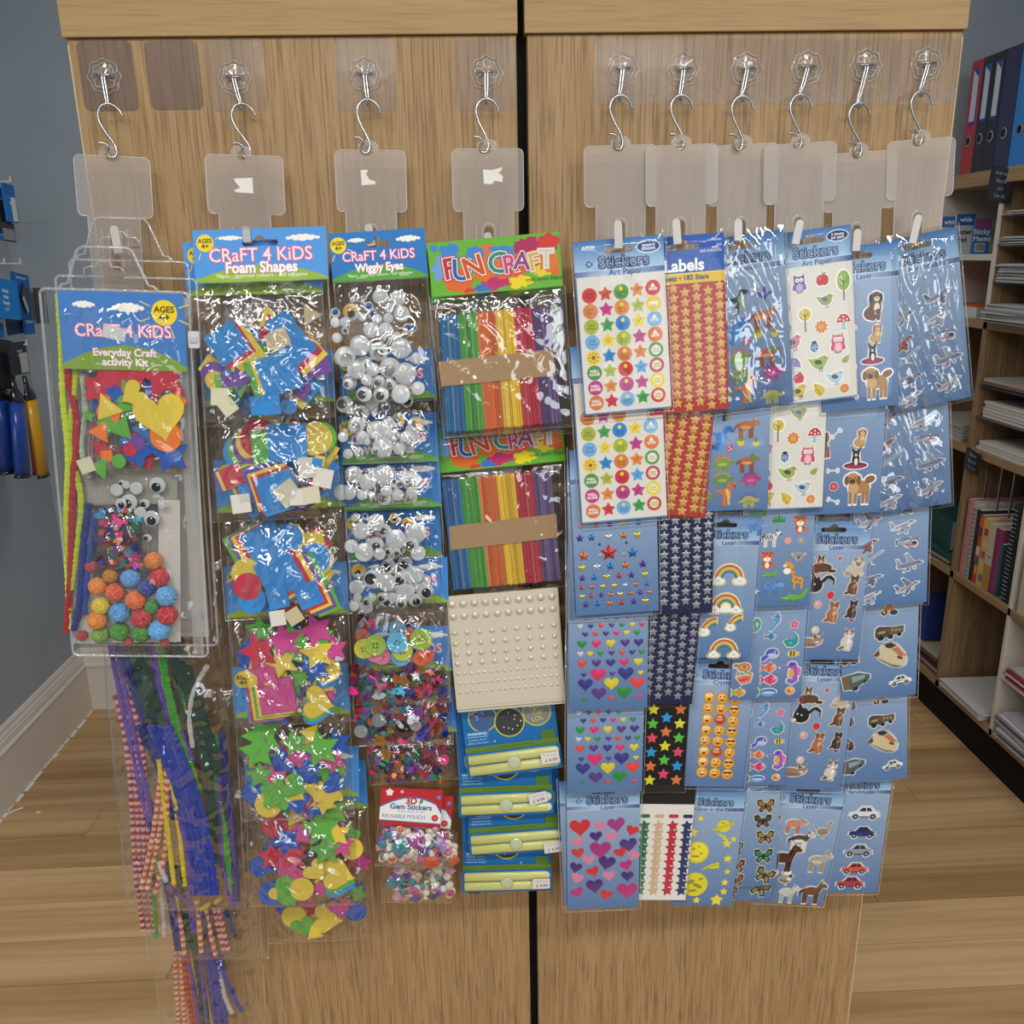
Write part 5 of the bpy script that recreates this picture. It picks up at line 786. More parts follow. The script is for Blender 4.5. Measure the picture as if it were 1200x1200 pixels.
def fill(t, fr, n, box, kinds, cols, r0, r1, Z, seed):
    rd = random.Random(seed); L = []
    for _ in range(n):
        a = rd.uniform(0, 6.283); q = math.sqrt(rd.random())
        L.append((rd.choice(kinds), (box[0]+box[2])/2+q*math.cos(a)*(box[2]-box[0])/2, (box[1]+box[3])/2+q*math.sin(a)*(box[3]-box[1])/2, rd.uniform(r0, r1), rd.uniform(0, 90), rd.choice(cols)))
    foams(t, fr, L, Z)
def cloud(mb, x, y, w_, h_, z, s=1):
    for i, (a, b, r_) in enumerate([(-.8, 0, .3), (-.5, .25, .38), (-.15, .3, .45), (.2, .38, .42), (.55, .2, .36), (.85, .0, .28), (0, -.15, .5), (-.4, -.2, .35), (.45, -.2, .35)]): mb.ell(x+a*w_, y+b*h_, r_*w_*.6, r_*h_*1.5, 'eceae2', z+i*.004, 14)
def craft(t, fr, h_, sub, sky='4590d8', hill='8cae2e', px0=0, hole=True, fs=1.0, label=None, sunleft=True):
    W_ = fr.w; mb = MB(); sk = sky
    if hole: slotcard(mb, W_, h_, sk, -h_*.27, W_*.27, z0=-.6, hh=h_*.06)
    else: mb.prism([(0, -h_), (W_, -h_), (W_, 0), (0, 0)], -.6, 0, sk)
    hl = [(0, -h_), (W_, -h_), (W_, -h_*.96)]+[(W_*(1-i/14), -h_*(.96-.28*math.sin(math.pi*i/14)**.8)) for i in range(1, 14)]+[(0, -h_*.93)]
    mb.poly(hl, hill, .1)
    sx = W_*(.09 if sunleft else .84)
    for a in range(0, 360, 45):
        if sx+h_*.36*math.cos(R(a+20)) < 0 or h_*.36*math.sin(R(a+20)) > h_*.25: continue
        mb.poly(rot([(h_*.2, -.5), (h_*.34, -.6), (h_*.34, .6), (h_*.2, .5)], a+20, sx, -h_*.25), 'd8cf74', .11)
    mb.ell(sx, -h_*.25, h_*.165, h_*.165, 'e8cc20', .14, 22)
    mb.text('AGES', sx, -h_*.21, h_*.11, '3a3a14', .2, .03); mb.text('4+', sx, -h_*.31, h_*.13, '3a3a14', .2, .03)
    cloud(mb, W_*(.28 if sunleft else .2), -h_*.17, W_*.09, h_*.05, .12); cloud(mb, W_*(.82 if sunleft else .55), -h_*.2, W_*.13, h_*.07, .12)
    s = W_*.142*fs; yy = -h_*.5
    for c_, z_, b_ in (('d8587c', .18, .05), ('f2dce4', .26, .008)):
        xs = W_*.5; mb.text('CRaFT 4 KiDS', xs, yy, s, c_, z_, b_, sx=.92)
    lines = sub if isinstance(sub, (list, tuple)) else [sub]
    for i, l in enumerate(lines):
        for c_, z_, b_ in (('c05070', .16, .07), ('f6eef0', .24, .035)): mb.text(l, W_*.5, -h_*(.735+.0*i)-(i-.0)*h_*.135*1.0, W_*.115*(1 if len(l) < 15 else .8), c_, z_, b_, sx=.9)
    if len(lines) == 1: mb.text('70pcs - assorted colours - self adhesive', W_*.5, -h_*.88, W_*.043, 'eef0e0', .2, .0)
    for q in (.3, .75): mb.rect(W_*q-5, -h_*.935, W_*q+6, -h_*.915, 'b8bcb0', .22)
    link('header_card', mb.mesh('header'), t, 'print')
def foampack(TL, TR, BL, a, b, label, items, box, n, kinds, cols, seed, hdr=True, wr=2.2, bul=15, r0=9, r1=16, sky='4590d8', hy=62):
    fr = Fr(TL, TR, BL, a, b); t = thing('foam_shapes_pack', label, 'craft pack', 'foam shape packs on the left strip', M=fr.M)
    h_ = hy*fr.mpp
    if hdr: craft(t, fr, h_, [] if 'behind' in label else 'Foam Shapes', sky)
    Z = Zc(.6, .32); fill(t, fr, n, box, kinds, cols, r0, r1, Z, seed); Z.dz = .42; foams(t, fr, items, Z)
    bag(t, 1, -fr.h, fr.w-1, -h_+1, max(bul, Z.z+3), wr, seed, flat=.3)
    return fr, t
SQ = ['sq', 'sq', 'ci', 'tr', 'ar']; SC = list('brygptby'); ST = ['st', 'st', 'he', 'ci', 'fl']; TC = list('gkrynbgy')
def stk(k, px, py, r_, a, cs, dx, dy): return [(k, px+dx*i, py+dy*i, r_, a, c_) for i, c_ in zip(range(len(cs)-1, -1, -1), cs)]
foampack((296, 896), (428, 890), (312, 1106), .028, .052, 'rearmost star and heart foam pack whose bottom hangs lowest', [('ci', 345, 1073, 15, 0, 'y'), ('he', 382, 1076, 19, 80, 'y'), ('ci', 417, 1067, 13, 0, 'n'), ('he', 355, 1084, 14, 20, 'g'), ('tr', 368, 1091, 10, 10, 'y'), ('he', 398, 1062, 14, 10, 'k'), ('st', 425, 1010, 12, 0, 'k'), ('st', 418, 1045, 12, 30, 'g')], (320, 960, 425, 1090), 24, ST, TC, 7)
foampack((286, 876), (420, 872), (288, 1062), .045, .085, 'lowest front foam pack of pink, blue and green stars with its header corner showing', [('ci', 323, 966, 16, 0, 'r'), ('he', 360, 950, 13, 30, 'k'), ('ci', 305, 1015, 12, 0, 'n'), ('ci', 318, 1046, 15, 0, 'n'), ('he', 330, 1044, 14, 40, 'y'), ('ci', 338, 1048, 13, 0, 'g')]+stk('he', 396, 1024, 19, 75, 'bgy', 1, 5)+[('ci', 345, 1028, 13, 0, 'k'), ('ci', 335, 1036, 12, 0, 'g'), ('he', 370, 1019, 14, 45, 'y'), ('ci', 354, 1041, 14, 0, 'y'), ('tr', 345, 955, 11, 20, 'y'), ('st', 352, 976, 16, 10, 'k'), ('st', 334, 1010, 18, 20, 'k'), ('st', 318, 1003, 15, 0, 'r'), ('st', 341, 1001, 19, 10, 'r'), ('st', 336, 985, 17, 25, 'n'), ('st', 400, 990, 14, 0, 'k'), ('st', 395, 977, 15, 10, 'y'), ('st', 382, 996, 17, 5, 'g'), ('st', 390, 950, 18, 15, 'g'), ('st', 376, 970, 21, 5, 'g')], (308, 945, 415, 1055), 26, ST, TC, 6)
foampack((272, 782), (408, 778), (284, 962), .045, .085, 'foam pack of bright green stars over blue ones, second star pack down', [('ci', 300, 928, 15, 0, 'n'), ('ci', 315, 942, 16, 0, 'y'), ('st', 333, 892, 18, 10, 'n'), ('st', 362, 868, 15, 0, 'y'), ('st', 350, 885, 16, 40, 'k'), ('st', 395, 870, 16, 10, 'n'), ('st', 390, 890, 15, 30, 'k'), ('st', 360, 905, 17, 5, 'n'), ('st', 322, 912, 15, 15, 'k'), ('st', 305, 908, 15, 0, 'g'), ('fl', 345, 935, 17, 0, 'n'), ('he', 342, 925, 18, 50, 'y'), ('fl', 325, 930, 18, 10, 'g'), ('he', 345, 921, 15, 60, 'g'), ('tr', 362, 858, 12, 80, 'y'), ('st', 345, 870, 15, 10, 'g'), ('st', 308, 862, 22, 15, 'g'), ('st', 303, 880, 20, 5, 'g'), ('st', 376, 877, 21, 10, 'g')], (288, 850, 402, 950), 26, ST, TC, 5)
foampack((262, 664), (406, 660), (278, 852), .045, .085, 'foam pack of pink, red and yellow stars, topmost of the star packs', stk('sq', 325, 815, 21, 5, 'brygyk', -3, 2)+stk('he', 372, 823, 19, 75, 'bgy', 0, 4)+[('st', 305, 738, 16, 0, 'g'), ('st', 295, 765, 16, 10, 'n'), ('st', 300, 790, 18, 10, 'y'), ('st', 312, 788, 19, 5, 'k'), ('st', 342, 765, 15, 10, 'g'), ('st', 331, 775, 18, 20, 'y'), ('st', 392, 760, 15, 10, 'k'), ('st', 370, 782, 18, 15, 'n'), ('st', 375, 745, 16, 0, 'g'), ('st', 372, 764, 19, 10, 'y'), ('st', 304, 763, 21, 15, 'r'), ('st', 345, 748, 18, 20, 'g'), ('st', 334, 751, 20, 10, 'k'), ('st', 371, 738, 19, 20, 'k')], (280, 735, 398, 835), 26, ST, TC, 4)
foampack((250, 540), (402, 536), (268, 727), .045, .088, 'foam pack with two large blue squares and a red circle, third down', stk('sq', 311, 637, 22, 25, 'gpyrb', -5, 1)+stk('ci', 338, 630, 17, 0, 'yb', 3, 0)+stk('ci', 370, 654, 18, 0, 'yb', 3, 2)+[('ci', 289, 671, 17, 0, 'y')]+stk('sq', 328, 673, 23, 25, 'gpyrb', 7, 1)+stk('sq', 362, 697, 14, 20, 'gpyrb', 5, 2)+[('sq', 326, 701, 12, 10, 'b'), ('ci', 296, 703, 16, 0, 'b'), ('ci', 291, 687, 16, 0, 'r'), ('sq', 326, 724, 9, 5, 'w'), ('sq', 345, 722, 9, 30, 't')], (275, 625, 392, 715), 22, SQ, SC, 3)
foampack((233, 415), (390, 412), (250, 612), .045, .088, 'foam pack with stacked coloured circles and a blue square, second down', stk('ci', 305, 514, 23, 0, 'bgpyr', -5, 4)+stk('ci', 366, 515, 19, 0, 'gyy', 5, -1)+[('tr', 343, 495, 15, 0, 'y'), ('tr', 345, 500, 15, 0, 'r')]+[('ci', 297, 556, 20, 0, 'p')]+stk('ci', 300, 568, 22, 0, 'gyrb', -3, -1)+stk('sq', 327, 577, 23, 15, 'pyrb', -4, -3)+stk('sq', 272, 558, 12, 20, 'pyr', -3, 2)+[('sq', 316, 523, 20, 3, 'g'), ('sq', 337, 519, 22.5, -1, 'b'), ('sq', 338, 578, 13, 35, 'l'), ('sq', 362, 548, 12, 0, 'w'), ('sq', 375, 540, 6, -15, 'y'), ('sq', 372, 543, 6, -15, 'b'), ('sq', 379, 560, 11, -14, 'w'), ('sq', 350, 582, 10, 0, 'w'), ('sq', 365, 580, 10, 5, 'l'), ('sq', 283, 590, 11, 5, 'w')], (262, 495, 388, 600), 22, SQ, SC, 2)
foampack((214, 284), (375, 280), (232, 500), .042, .07, 'foam pack behind the front one, only its header corner and sun showing at the left', [], (240, 380, 370, 480), 10, SQ, SC, 9, wr=1, bul=6)
foampack((225, 270), (382, 266), (241, 494), .05, .095, 'front foam shapes pack with big blue squares and purple arrow under heavy glare', [('ci', 250, 438, 14, 0, 'p'), ('ci', 252, 446, 11, 0, 'y'), ('ci', 276, 444, 16, 0, 'b'), ('tr', 315, 370, 14, 10, 'y'), ('tr', 318, 378, 12, 10, 'r'), ('tr', 363, 372, 12, 150, 't'), ('sq', 332, 385, 16, 30, 'b')]+stk('sq', 267, 403, 20, 31, 'yyrb', 6, 3)+[('sq', 370, 425, 16, 15, 'p')]+stk('sq', 346, 406, 19, 40, 'yrb', 6, 4)+stk('sq', 327, 438, 23, 16, 'ggyb', -4, 1)+[('sq', 263, 449, 10, 0, 'g'), ('tr', 282, 458, 9, 180, 'g'), ('ar', 277, 445, 17, 2, 'p'), ('sq', 321, 400, 9, 15, 't'), ('sq', 328, 397, 10.5, 22, 't'), ('sq', 305, 475, 11, 5, 'b'), ('sq', 318, 475, 11, 5, 'b'), ('sq', 258, 465, 10, -4, 'l'), ('sq', 268, 477, 9, 35, 'l')], (245, 385, 380, 480), 24, SQ, SC, 1, wr=3.4)
# ---- wiggly eyes
def eye(mb, pup, iris=None):
    mb.dome(0, 0, 1.2, 10, 2.6, 'c9cdce', 18, 4); mb.prism(epts(0, 0, 10, 10, 18), 0, 1.2, 'b4b8ba')
def eyes(t, fr, L, Z):
    for it in L:
        px, py, r_ = it[:3]; c_ = it[3] if len(it) > 3 else None
        x, y = fr.loc(px, py, Z.z)
        def f(mb):
            mb.prism(epts(0, 0, 10, 10, 20), 0, 1.2, 'a8acae'); mb.dome(0, 0, 1.2, 9.8, 1.2 if c_ is None else 1.5, 'b6babc', 18, 4)
            if c_:
                dx, dy = {'k': (-1.5, -2.5), 'b': (2, 1), 'y': (1, 2)}[c_]
                if c_ == 'y': mb.ell(0, 2, 8.8, 6.8, 'c89c28', 3.0); mb.ell(-1, -2, 4.5, 4.5, '17171a', 3.1)
                elif c_ == 'b': mb.ell(1, 2, 7, 6, '3460b4', 3.0); mb.ell(dx-1, dy-1, 4, 4, '17171a', 3.1)
                else: mb.ell(dx, dy, 5.6, 5.6, '131316', 3.0, 18); mb.ell(dx+2.2, dy+2.6, 1.1, 1.1, 'e8e8e8', 3.1)
        o = link('wiggly_eye', cached(('eye', c_), f), t, 'gloss'); s = r_*fr.mpp/10
        o.location = (x*.001, y*.001, Z()*.001); o.rotation_euler = (0, 0, R((px*37+py*11) % 140-70)); o.scale = (s, s, min(1, s))
def eyepack(TL, TR, BL, a, b, label, L, box, seed, n=14, hy=57, wr=1.8):
    fr = Fr(TL, TR, BL, a, b); t = thing('wiggly_eyes_pack', label, 'craft pack', 'wiggly eye packs on the second strip', M=fr.M)
    h_ = hy*fr.mpp; craft(t, fr, h_, 'Wiggly Eyes', '1270b8', '4a9a2c', fs=.98)
    rd = random.Random(seed); Z = Zc(.3, .22)
    eyes(t, fr, [(rd.uniform(box[0], box[2]), rd.uniform(box[1], box[3]), rd.choice([3, 4, 6, 8]), *rd.choice([(), ('k',), ('k',), ()])) for _ in range(n)], Z); Z.dz = .34
    eyes(t, fr, L, Z); bag(t, 1, -fr.h, fr.w-1, -h_+1, Z.z+5, wr, seed, flat=.3)
eyepack((405, 600), (515, 595), (414, 722), .04, .06, 'fifth wiggly eyes pack, with a piece of blue and green card at its right', [(455, 663, 9, 'k'), (475, 660, 9, 'k'), (438, 678, 12, 'k'), (470, 678, 9, 'k'), (418, 688, 9), (420, 669, 8, 'y'), (486, 673, 11), (453, 682, 11), (448, 700, 6, 'k'), (487, 703, 8, 'k'), (431, 705, 6, 'k'), (475, 694, 11), (498, 692, 10, 'k'), (460, 700, 6), (419, 700, 5), (436, 700, 5), (415, 710, 6), (470, 706, 7, 'k')], (415, 665, 500, 712), 25)
eyepack((400, 543), (515, 538), (408, 658), .04, .068, 'fourth wiggly eyes pack, large plain white discs over black pupils', [(451, 622, 8, 'k'), (441, 638, 9, 'k'), (478, 613, 7, 'y'), (462, 607, 6, 'y'), (428, 605, 4, 'b'), (417, 606, 5), (490, 648, 9), (488, 624, 12), (482, 637, 9, 'k'), (441, 612, 10), (423, 622, 10), (464, 632, 12), (427, 647, 11), (445, 649, 7), (456, 646, 5, 'k'), (465, 647, 5, 'k'), (412, 640, 8)], (412, 608, 495, 652), 24)
eyepack((396, 488), (512, 482), (400, 596), .042, .07, 'third wiggly eyes pack, a shallow band of white and black discs', [(415, 556, 10, 'k'), (440, 556, 8, 'k'), (482, 563, 11, 'k'), (400, 577, 9), (409, 577, 9), (431, 565, 10), (435, 573, 6, 'k'), (468, 560, 6, 'b'), (450, 556, 12), (453, 575, 7), (466, 580, 7), (483, 577, 7), (424, 580, 6), (436, 580, 4)], (402, 552, 492, 588), 23)
eyepack((396, 412), (508, 404), (396, 544), .044, .074, 'second wiggly eyes pack, sagging to the left below the front one', [(404, 474, 10, 'k'), (424, 484, 9, 'k'), (448, 486, 5, 'b'), (488, 497, 9, 'y'), (467, 492, 8, 'y'), (418, 498, 10, 'k'), (455, 497, 8), (478, 515, 10, 'k'), (456, 511, 8, 'k'), (441, 504, 11), (425, 513, 8, 'k'), (449, 524, 12), (468, 526, 7), (402, 512, 6), (409, 482, 4), (430, 518, 4), (440, 528, 5, 'k')], (400, 475, 490, 532), 22)
eyepack((385, 274), (497, 264), (398, 476), .05, .085, 'front wiggly eyes pack with header and yellow and blue eyes at the top', [(446, 348, 9.5), (466, 350, 9.5), (412, 366, 10, 'y'), (393, 367, 6, 'b'), (432, 360, 6, 'b'), (436, 368, 6, 'b'), (456, 361, 6), (471, 368, 9.5), (442, 374, 6), (455, 373, 6), (393, 378, 6), (404, 378, 6), (425, 372, 5), (395, 396, 6), (404, 388, 4, 'b'), (478, 385, 6, 'b'), (484, 384, 5, 'b'), (435, 387, 9), (452, 387, 9), (465, 395, 6), (470, 408, 12), (488, 420, 7), (405, 418, 12, 'k'), (444, 412, 11, 'k'), (422, 405, 12), (457, 431, 12, 'k'), (418, 433, 11), (437, 433, 8), (475, 438, 13), (444, 447, 7, 'k'), (430, 445, 7), (458, 450, 6, 'k'), (427, 462, 9, 'k'), (447, 462, 9, 'k'), (470, 462, 11), (490, 455, 8), (408, 450, 6, 'k')], (395, 395, 492, 470), 21, n=18, wr=2.2)
# ---- buttons and sequins
SQF = {'st': lambda: starp(0, 0, 10, .45), 'he': lambda: heartp(0, 0, 8), 'ci': lambda: epts(0, 0, 8, 8, 14), 'lf': lambda: [(-10, 0), (-5, 4), (0, 5), (5, 4), (10, 0), (5, -4), (0, -5), (-5, -4)], 'fl': lambda: [(9*(1+.3*math.cos(6*a*.2618))*math.cos(a*.2618), 9*(1+.3*math.cos(6*a*.2618))*math.sin(a*.2618)) for a in range(24)]}
SQC = ['b0206a', 'a02430', '1c7c44', '2438a0', 'c8902c', 'a8acb0', '6c2c84', 'c83060', '2c8ca8', '5c1c24', 'd8702c']
def sequins(t, fr, n, box, Z, seed, r0=3, r1=8):
    rd = random.Random(seed)
    for _ in range(n):
        k = rd.choice(list(SQF)); c_ = rd.choice(SQC); x, y = fr.loc(rd.uniform(box[0], box[2]), rd.uniform(box[1], box[3]), Z.z)
        o = link('sequin', cached(('sq', k, c_), lambda mb: mb.prism(SQF[k](), 0, .4, c_, True)), t, 'foil'); s = rd.uniform(r0, r1)*fr.mpp/10
        o.location = (x*.001, y*.001, Z()*.001); o.rotation_euler = (rd.uniform(-.35, .35), rd.uniform(-.35, .35), rd.uniform(0, 6)); o.scale = (s, s, 1)
def seqpack(TL, TR, BL, a, b, label, boxes, seed, hy=55, sky='3a84d0', wr=1.8):
    fr = Fr(TL, TR, BL, a, b); t = thing('sequin_pack', label, 'craft pack', 'sequin packs on the second strip', M=fr.M)
    craft(t, fr, hy*fr.mpp, 'Sequins', sky); Z = Zc(.3, .07)
    for n, bx, r0, r1 in boxes: sequins(t, fr, n, bx, Z, seed, r0, r1)
    return fr, t, Z
def close(t, fr, Z, seed, hy=55, wr=1.8): bag(t, 1, -fr.h, fr.w-1, -hy*fr.mpp+1, Z.z+5, wr, seed, flat=.3)
fr, t, Z = seqpack((424, 812), (532, 806), (434, 920), .04, .06, 'dark sequin pack with red and green leaves just above the gem stickers', [(90, (436, 876, 522, 912), 4, 10), (14, (434, 904, 525, 916), 3, 5)], 33); close(t, fr, Z, 33)
fr, t, Z = seqpack((416, 735), (530, 730), (416, 874), .045, .068, 'sequin pack with silver discs and gold flakes, middle of the sequin packs', [(130, (420, 815, 522, 868), 4, 10)], 32)
for px, py, r_, c_ in ((444, 844, 8.5, 'a8b8bc'), (423, 857, 8, 'c0c4c4'), (475, 855, 11, '3c1418'), (487, 850, 7, 'c0c0bc'), (434, 822, 9, '58a0b4')):
    x, y = fr.loc(px, py, Z.z); o = link('sequin', cached(('big', c_), lambda mb: mb.prism(epts(0, 0, 10, 10, 20), 0, .5, c_, True)), t, 'foil'); s = r_*fr.mpp/10; o.location = (x*.001, y*.001, Z()*.001); o.scale = (s, s, 1)
close(t, fr, Z, 32)
fr, t, Z = seqpack((409, 656), (524, 650), (413, 826), .045, .072, 'pack of lime, blue and orange buttons above bright sequins', [(150, (412, 782, 520, 822), 4, 9), (8, (420, 726, 480, 745), 6, 11)], 31)
def button(mb, c_):
    c2 = mix(hexc(c_), (0, 0, 0), .25); mb.prism(epts(0, 0, 10, 10, 26), 0, 1.6, c_); o = epts(0, 0, 10, 10, 26); i_ = epts(0, 0, 8, 8, 26)
    mb.add([(p[0], p[1], 1.6) for p in o]+[(p[0]*.95, p[1]*.95, 2.3) for p in o]+[(p[0], p[1], 2.3) for p in i_]+[(p[0]*.93, p[1]*.93, 1.65) for p in i_], [(k*26+j, k*26+(j+1) % 26, (k+1)*26+(j+1) % 26, (k+1)*26+j) for k in range(3) for j in range(26)], c_)
    for a in (45, 135, 225, 315): mb.ell(2.4*math.cos(R(a)), 2.4*math.sin(R(a)), 1, 1, c2 if False else '3a3020', 1.75, 8)
Z.dz = .8
for px, py, r_, c_ in ((478, 743, 8, 'c8602c'), (425, 745, 9, 'a8543c'), (466, 736, 10, '5c90b0'), (448, 769, 10, 'd87898'), (440, 766, 10, 'd87898'), (470, 769, 12, '58a8cc'), (500, 768, 9, 'd8584c'), (427, 760, 12, 'b8b83c'), (472, 763, 12, 'c0c850'), (440, 756, 12.5, '98b83c'), (466, 753, 12.5, '5cb4d8'), (494, 749, 13, '9cb838'), (493, 771, 9, 'dc6430')):
    x, y = fr.loc(px, py, Z.z); o = link('button', cached(('btn', c_), lambda mb: button(mb, c_)), t, 'puffy'); s = r_*fr.mpp/10; o.location = (x*.001, y*.001, Z()*.001); o.rotation_euler = (0, 0, px*.1); o.scale = (s, s, 1)
close(t, fr, Z, 31)
# ---- gem stickers
def gempack(TL, TR, BL, a, b, label, seed, front, gb, hy=46):
    fr = Fr(TL, TR, BL, a, b); t = thing('gem_sticker_pack', label, 'craft pack', 'gem sticker packs', M=fr.M); W_ = fr.w*(.86 if front else .9); h_ = hy*fr.mpp
    mb = MB(); mb.prism([(0, -h_), (W_, -h_-1), (W_, 0), (0, 0)], -.5, 0, 'b42a30'); z = .1
    arc = [(0, -h_*.5)]+[(W_*i/10, -h_*(.5-.28*math.sin(math.pi*i/10*.95))) for i in range(1, 10)]+[(W_, -h_*.62)]
    mb.poly([(0, -h_*.88)]+arc+[(W_, -h_*.92)], '3470b8', .1); mb.poly([(0, -h_*.86)]+[(p[0], p[1]-h_*.035) for p in arc]+[(W_, -h_*.9)], 'e0e2e0', .16)
    mb.text('3D', W_*.5, -h_*.34, W_*.15, 'b42a30', .24, .04); cl = ['2c5c9c', '3c8c5c', 'c85c2c', '2c5c9c', 'd88c2c', 'b43050']
    mb.text('Gem Stickers', W_*.5, -h_*.5, W_*.125, '2c5c94', .24, .03); mb.text('various shapes & sizes', W_*.5, -h_*.61, W_*.05, '8090a0', .24)
    mb.text('REUSABLE POUCH', W_*.04, -h_*.76, W_*.085, '50606c', .24, .0, 'LEFT')
    mb.poly(starp(W_*.14, -h_*.13, h_*.11, .7), 'e8dcdc', .22); mb.ell(W_*.34, -h_*.1, 2.4, 2.4, 'd8a0b0', .22); mb.ell(W_*.94, -h_*.2, 2.6, 2.6, '4c90d0', .22); mb.ell(W_*.9, -h_*.76, 4.6, 4.6, 'c03440', .22); mb.poly(starp(W_*.9, -h_*.76, 3, .5), 'd8606c', .26); mb.ell(W_*.66, -h_*.34, 2, 3.4, '3c8c4c', .3, r=-25)
    link('header_card', mb.mesh('header'), t, 'print')
    rd = random.Random(seed); Z = Zc(.4, .09)
    def gem(mb, c_, k):
        if k == 0: mb.prism(epts(0, 0, 10, 10, 16), 0, 1, 'cdbfa4', True); mb.dome(0, 0, 1, 7, 1.2, 'dcd8d4', 14, 3)
        elif k == 1:
            P = epts(0, 0, 10, 10, 8); mb.prism(P, 0, 1.5, c_, True); mb.add([(p[0], p[1], 1.5) for p in P]+[(p[0]*.55, p[1]*.55, 4) for p in P], [(i, (i+1) % 8, 8+(i+1) % 8, 8+i) for i in range(8)]+[tuple(range(8, 16))], c_)
        elif k == 2:
            P = [(-9, -6), (9, -6), (9, 6), (-9, 6)]; mb.prism(P, 0, 1.5, c_, True); mb.add([(p[0], p[1], 1.5) for p in P]+[(p[0]*.6, p[1]*.5, 4) for p in P], [(i, (i+1) % 4, 4+(i+1) % 4, 4+i) for i in range(4)]+[(4, 5, 6, 7)], c_)
        else: mb.prism(epts(0, 0, 10, 7, 16), 0, 1, 'd0b48c', True); mb.dome(0, 0, 1, 6, 2.4, c_, 12, 3)
    for i in range(110 if front else 80):
        c_ = rd.choice(['a0447c', '3c7c8c', '9c88b8', 'b85c84', '7c4ca0', 'c8c0cc', 'b8889c', '64488c', '2c4c50', 'c05838']); k = rd.choice([0, 0, 1, 1, 2, 3])
        x, y = fr.loc(rd.uniform(gb[0], gb[2]), rd.uniform(gb[1], gb[3]), Z.z); s = rd.uniform(3.2, 7.5)*fr.mpp/10; o = link('gem', cached(('gem', c_, k), lambda mb: gem(mb, c_, k)), t, 'gloss')
        o.location = (x*.001, y*.001, Z()*.001); o.rotation_euler = (rd.uniform(-.3, .3), rd.uniform(-.3, .3), rd.uniform(0, 6)); o.scale = (s, s, min(1, s*1.2))
    if front:
        for px, py, k, c_, r_ in ((505, 1009, 2, 'c8401c', 10), (470, 992, 1, '2c8494', 11), (488, 985, 1, '943c8c', 11)):
            x, y = fr.loc(px, py, Z.z); s = r_*fr.mpp/10; o = link('gem', cached(('gem', c_, k), lambda mb: gem(mb, c_, k)), t, 'gloss'); o.location = (x*.001, y*.001, (Z.z+.4)*.001); o.scale = (s, s, 1)
    bag(t, -1, -fr.h, fr.w, -h_+1, Z.z+6, 1.6, seed, flat=.3)
gempack((452, 930), (534, 934), (452, 1057), .042, .055, 'gem sticker pouch at the back whose lower half hangs below the front one', 42, False, (458, 1016, 528, 1052))
gempack((455, 928), (540, 934), (448, 1012), .048, .062, 'middle gem sticker pouch, a sliver of its red header showing at the right', 43, False, (460, 985, 530, 1008))
gempack((447, 922), (531, 926), (440, 1014), .055, .075, 'front gem sticker pouch with red header reading reusable pouch', 41, True, (446, 972, 532, 1009))
# ---- craft sticks
def funhead(t, fr, h_):
    W_ = fr.w; mb = MB(); slotcard(mb, W_, h_, '62ac34', -h_*.23, W_*.27, z0=-.6, hh=1.4, cx=W_*.47)
    rd = random.Random(5)
    def splat(x, y, r_, c_, z, ry=1):
        n = 22; mb.poly([(min(W_, max(0, x+r_*k*math.cos(2*math.pi*i/n))), min(-.2, max(-h_, y+ry*r_*k*math.sin(2*math.pi*i/n)))) for i in range(n) for k in [rd.uniform(.65, 1.15)]], c_, z)
    for x, y, r_, c_, ry in ((.16, .2, 12, '3c80cc', .8), (.05, .1, 5, '3c80cc', .8), (.36, .26, 13, '3c80cc', .7), (.1, .5, 14, '6c9cd4', 1), (.55, .28, 16, '3c80cc', .6), (.44, .45, 22, 'dc6c28', .9), (.22, .72, 20, 'd86428', .7), (.75, .22, 17, 'a82858', .7), (.92, .18, 15, 'c83434', .7), (.8, .42, 16, 'c83434', .7), (.6, .55, 20, 'dc5c30', .8), (.9, .5, 14, 'd8742c', .9), (.5, .82, 18, 'b82c6c', .5), (.4, .9, 13, '3c6cc0', .4), (.85, .68, 12, 'dcc82c', .6), (.68, .84, 15, 'e4cc1c', .55), (.28, .93, 10, 'c83c2c', .3), (.95, .7, 6, 'dc6428', 1)): splat(W_*x, -h_*y, r_*W_/155, c_, .08+.01*(int(x*97) % 9), ry)
    cols = ['b8283c', '2858a4', 'c84c2c', '', '2c8484', 'c04478', '8c3c84', 'c8a868', 'c8c4bc']
    for i, ch in enumerate('FUN CRAFT'):
        if ch == ' ': continue
        x = W_*(.15+.092*i); y = -h_*(.56 if i % 2 else .52)+(0 if i < 4 else 2); s = W_*(.215 if i < 3 or i == 4 else .185); rr = [5, -4, 12, 0, 0, 6, -8, 8, -3][i]
        mb.text(ch, x, y, s, cols[i], .3+i*.02, .085, rot=rr); mb.text(ch, x, y, s, 'ece4d0', .31+i*.02, .055, rot=rr); mb.text(ch, x, y, s, cols[i], .32+i*.02, .02, rot=rr)
    mb.text('craft sticks 50pcs', W_*.86, -h_*.83, W_*.04, '345c20', .6)
    link('header_card', mb.mesh('header'), t, 'print')
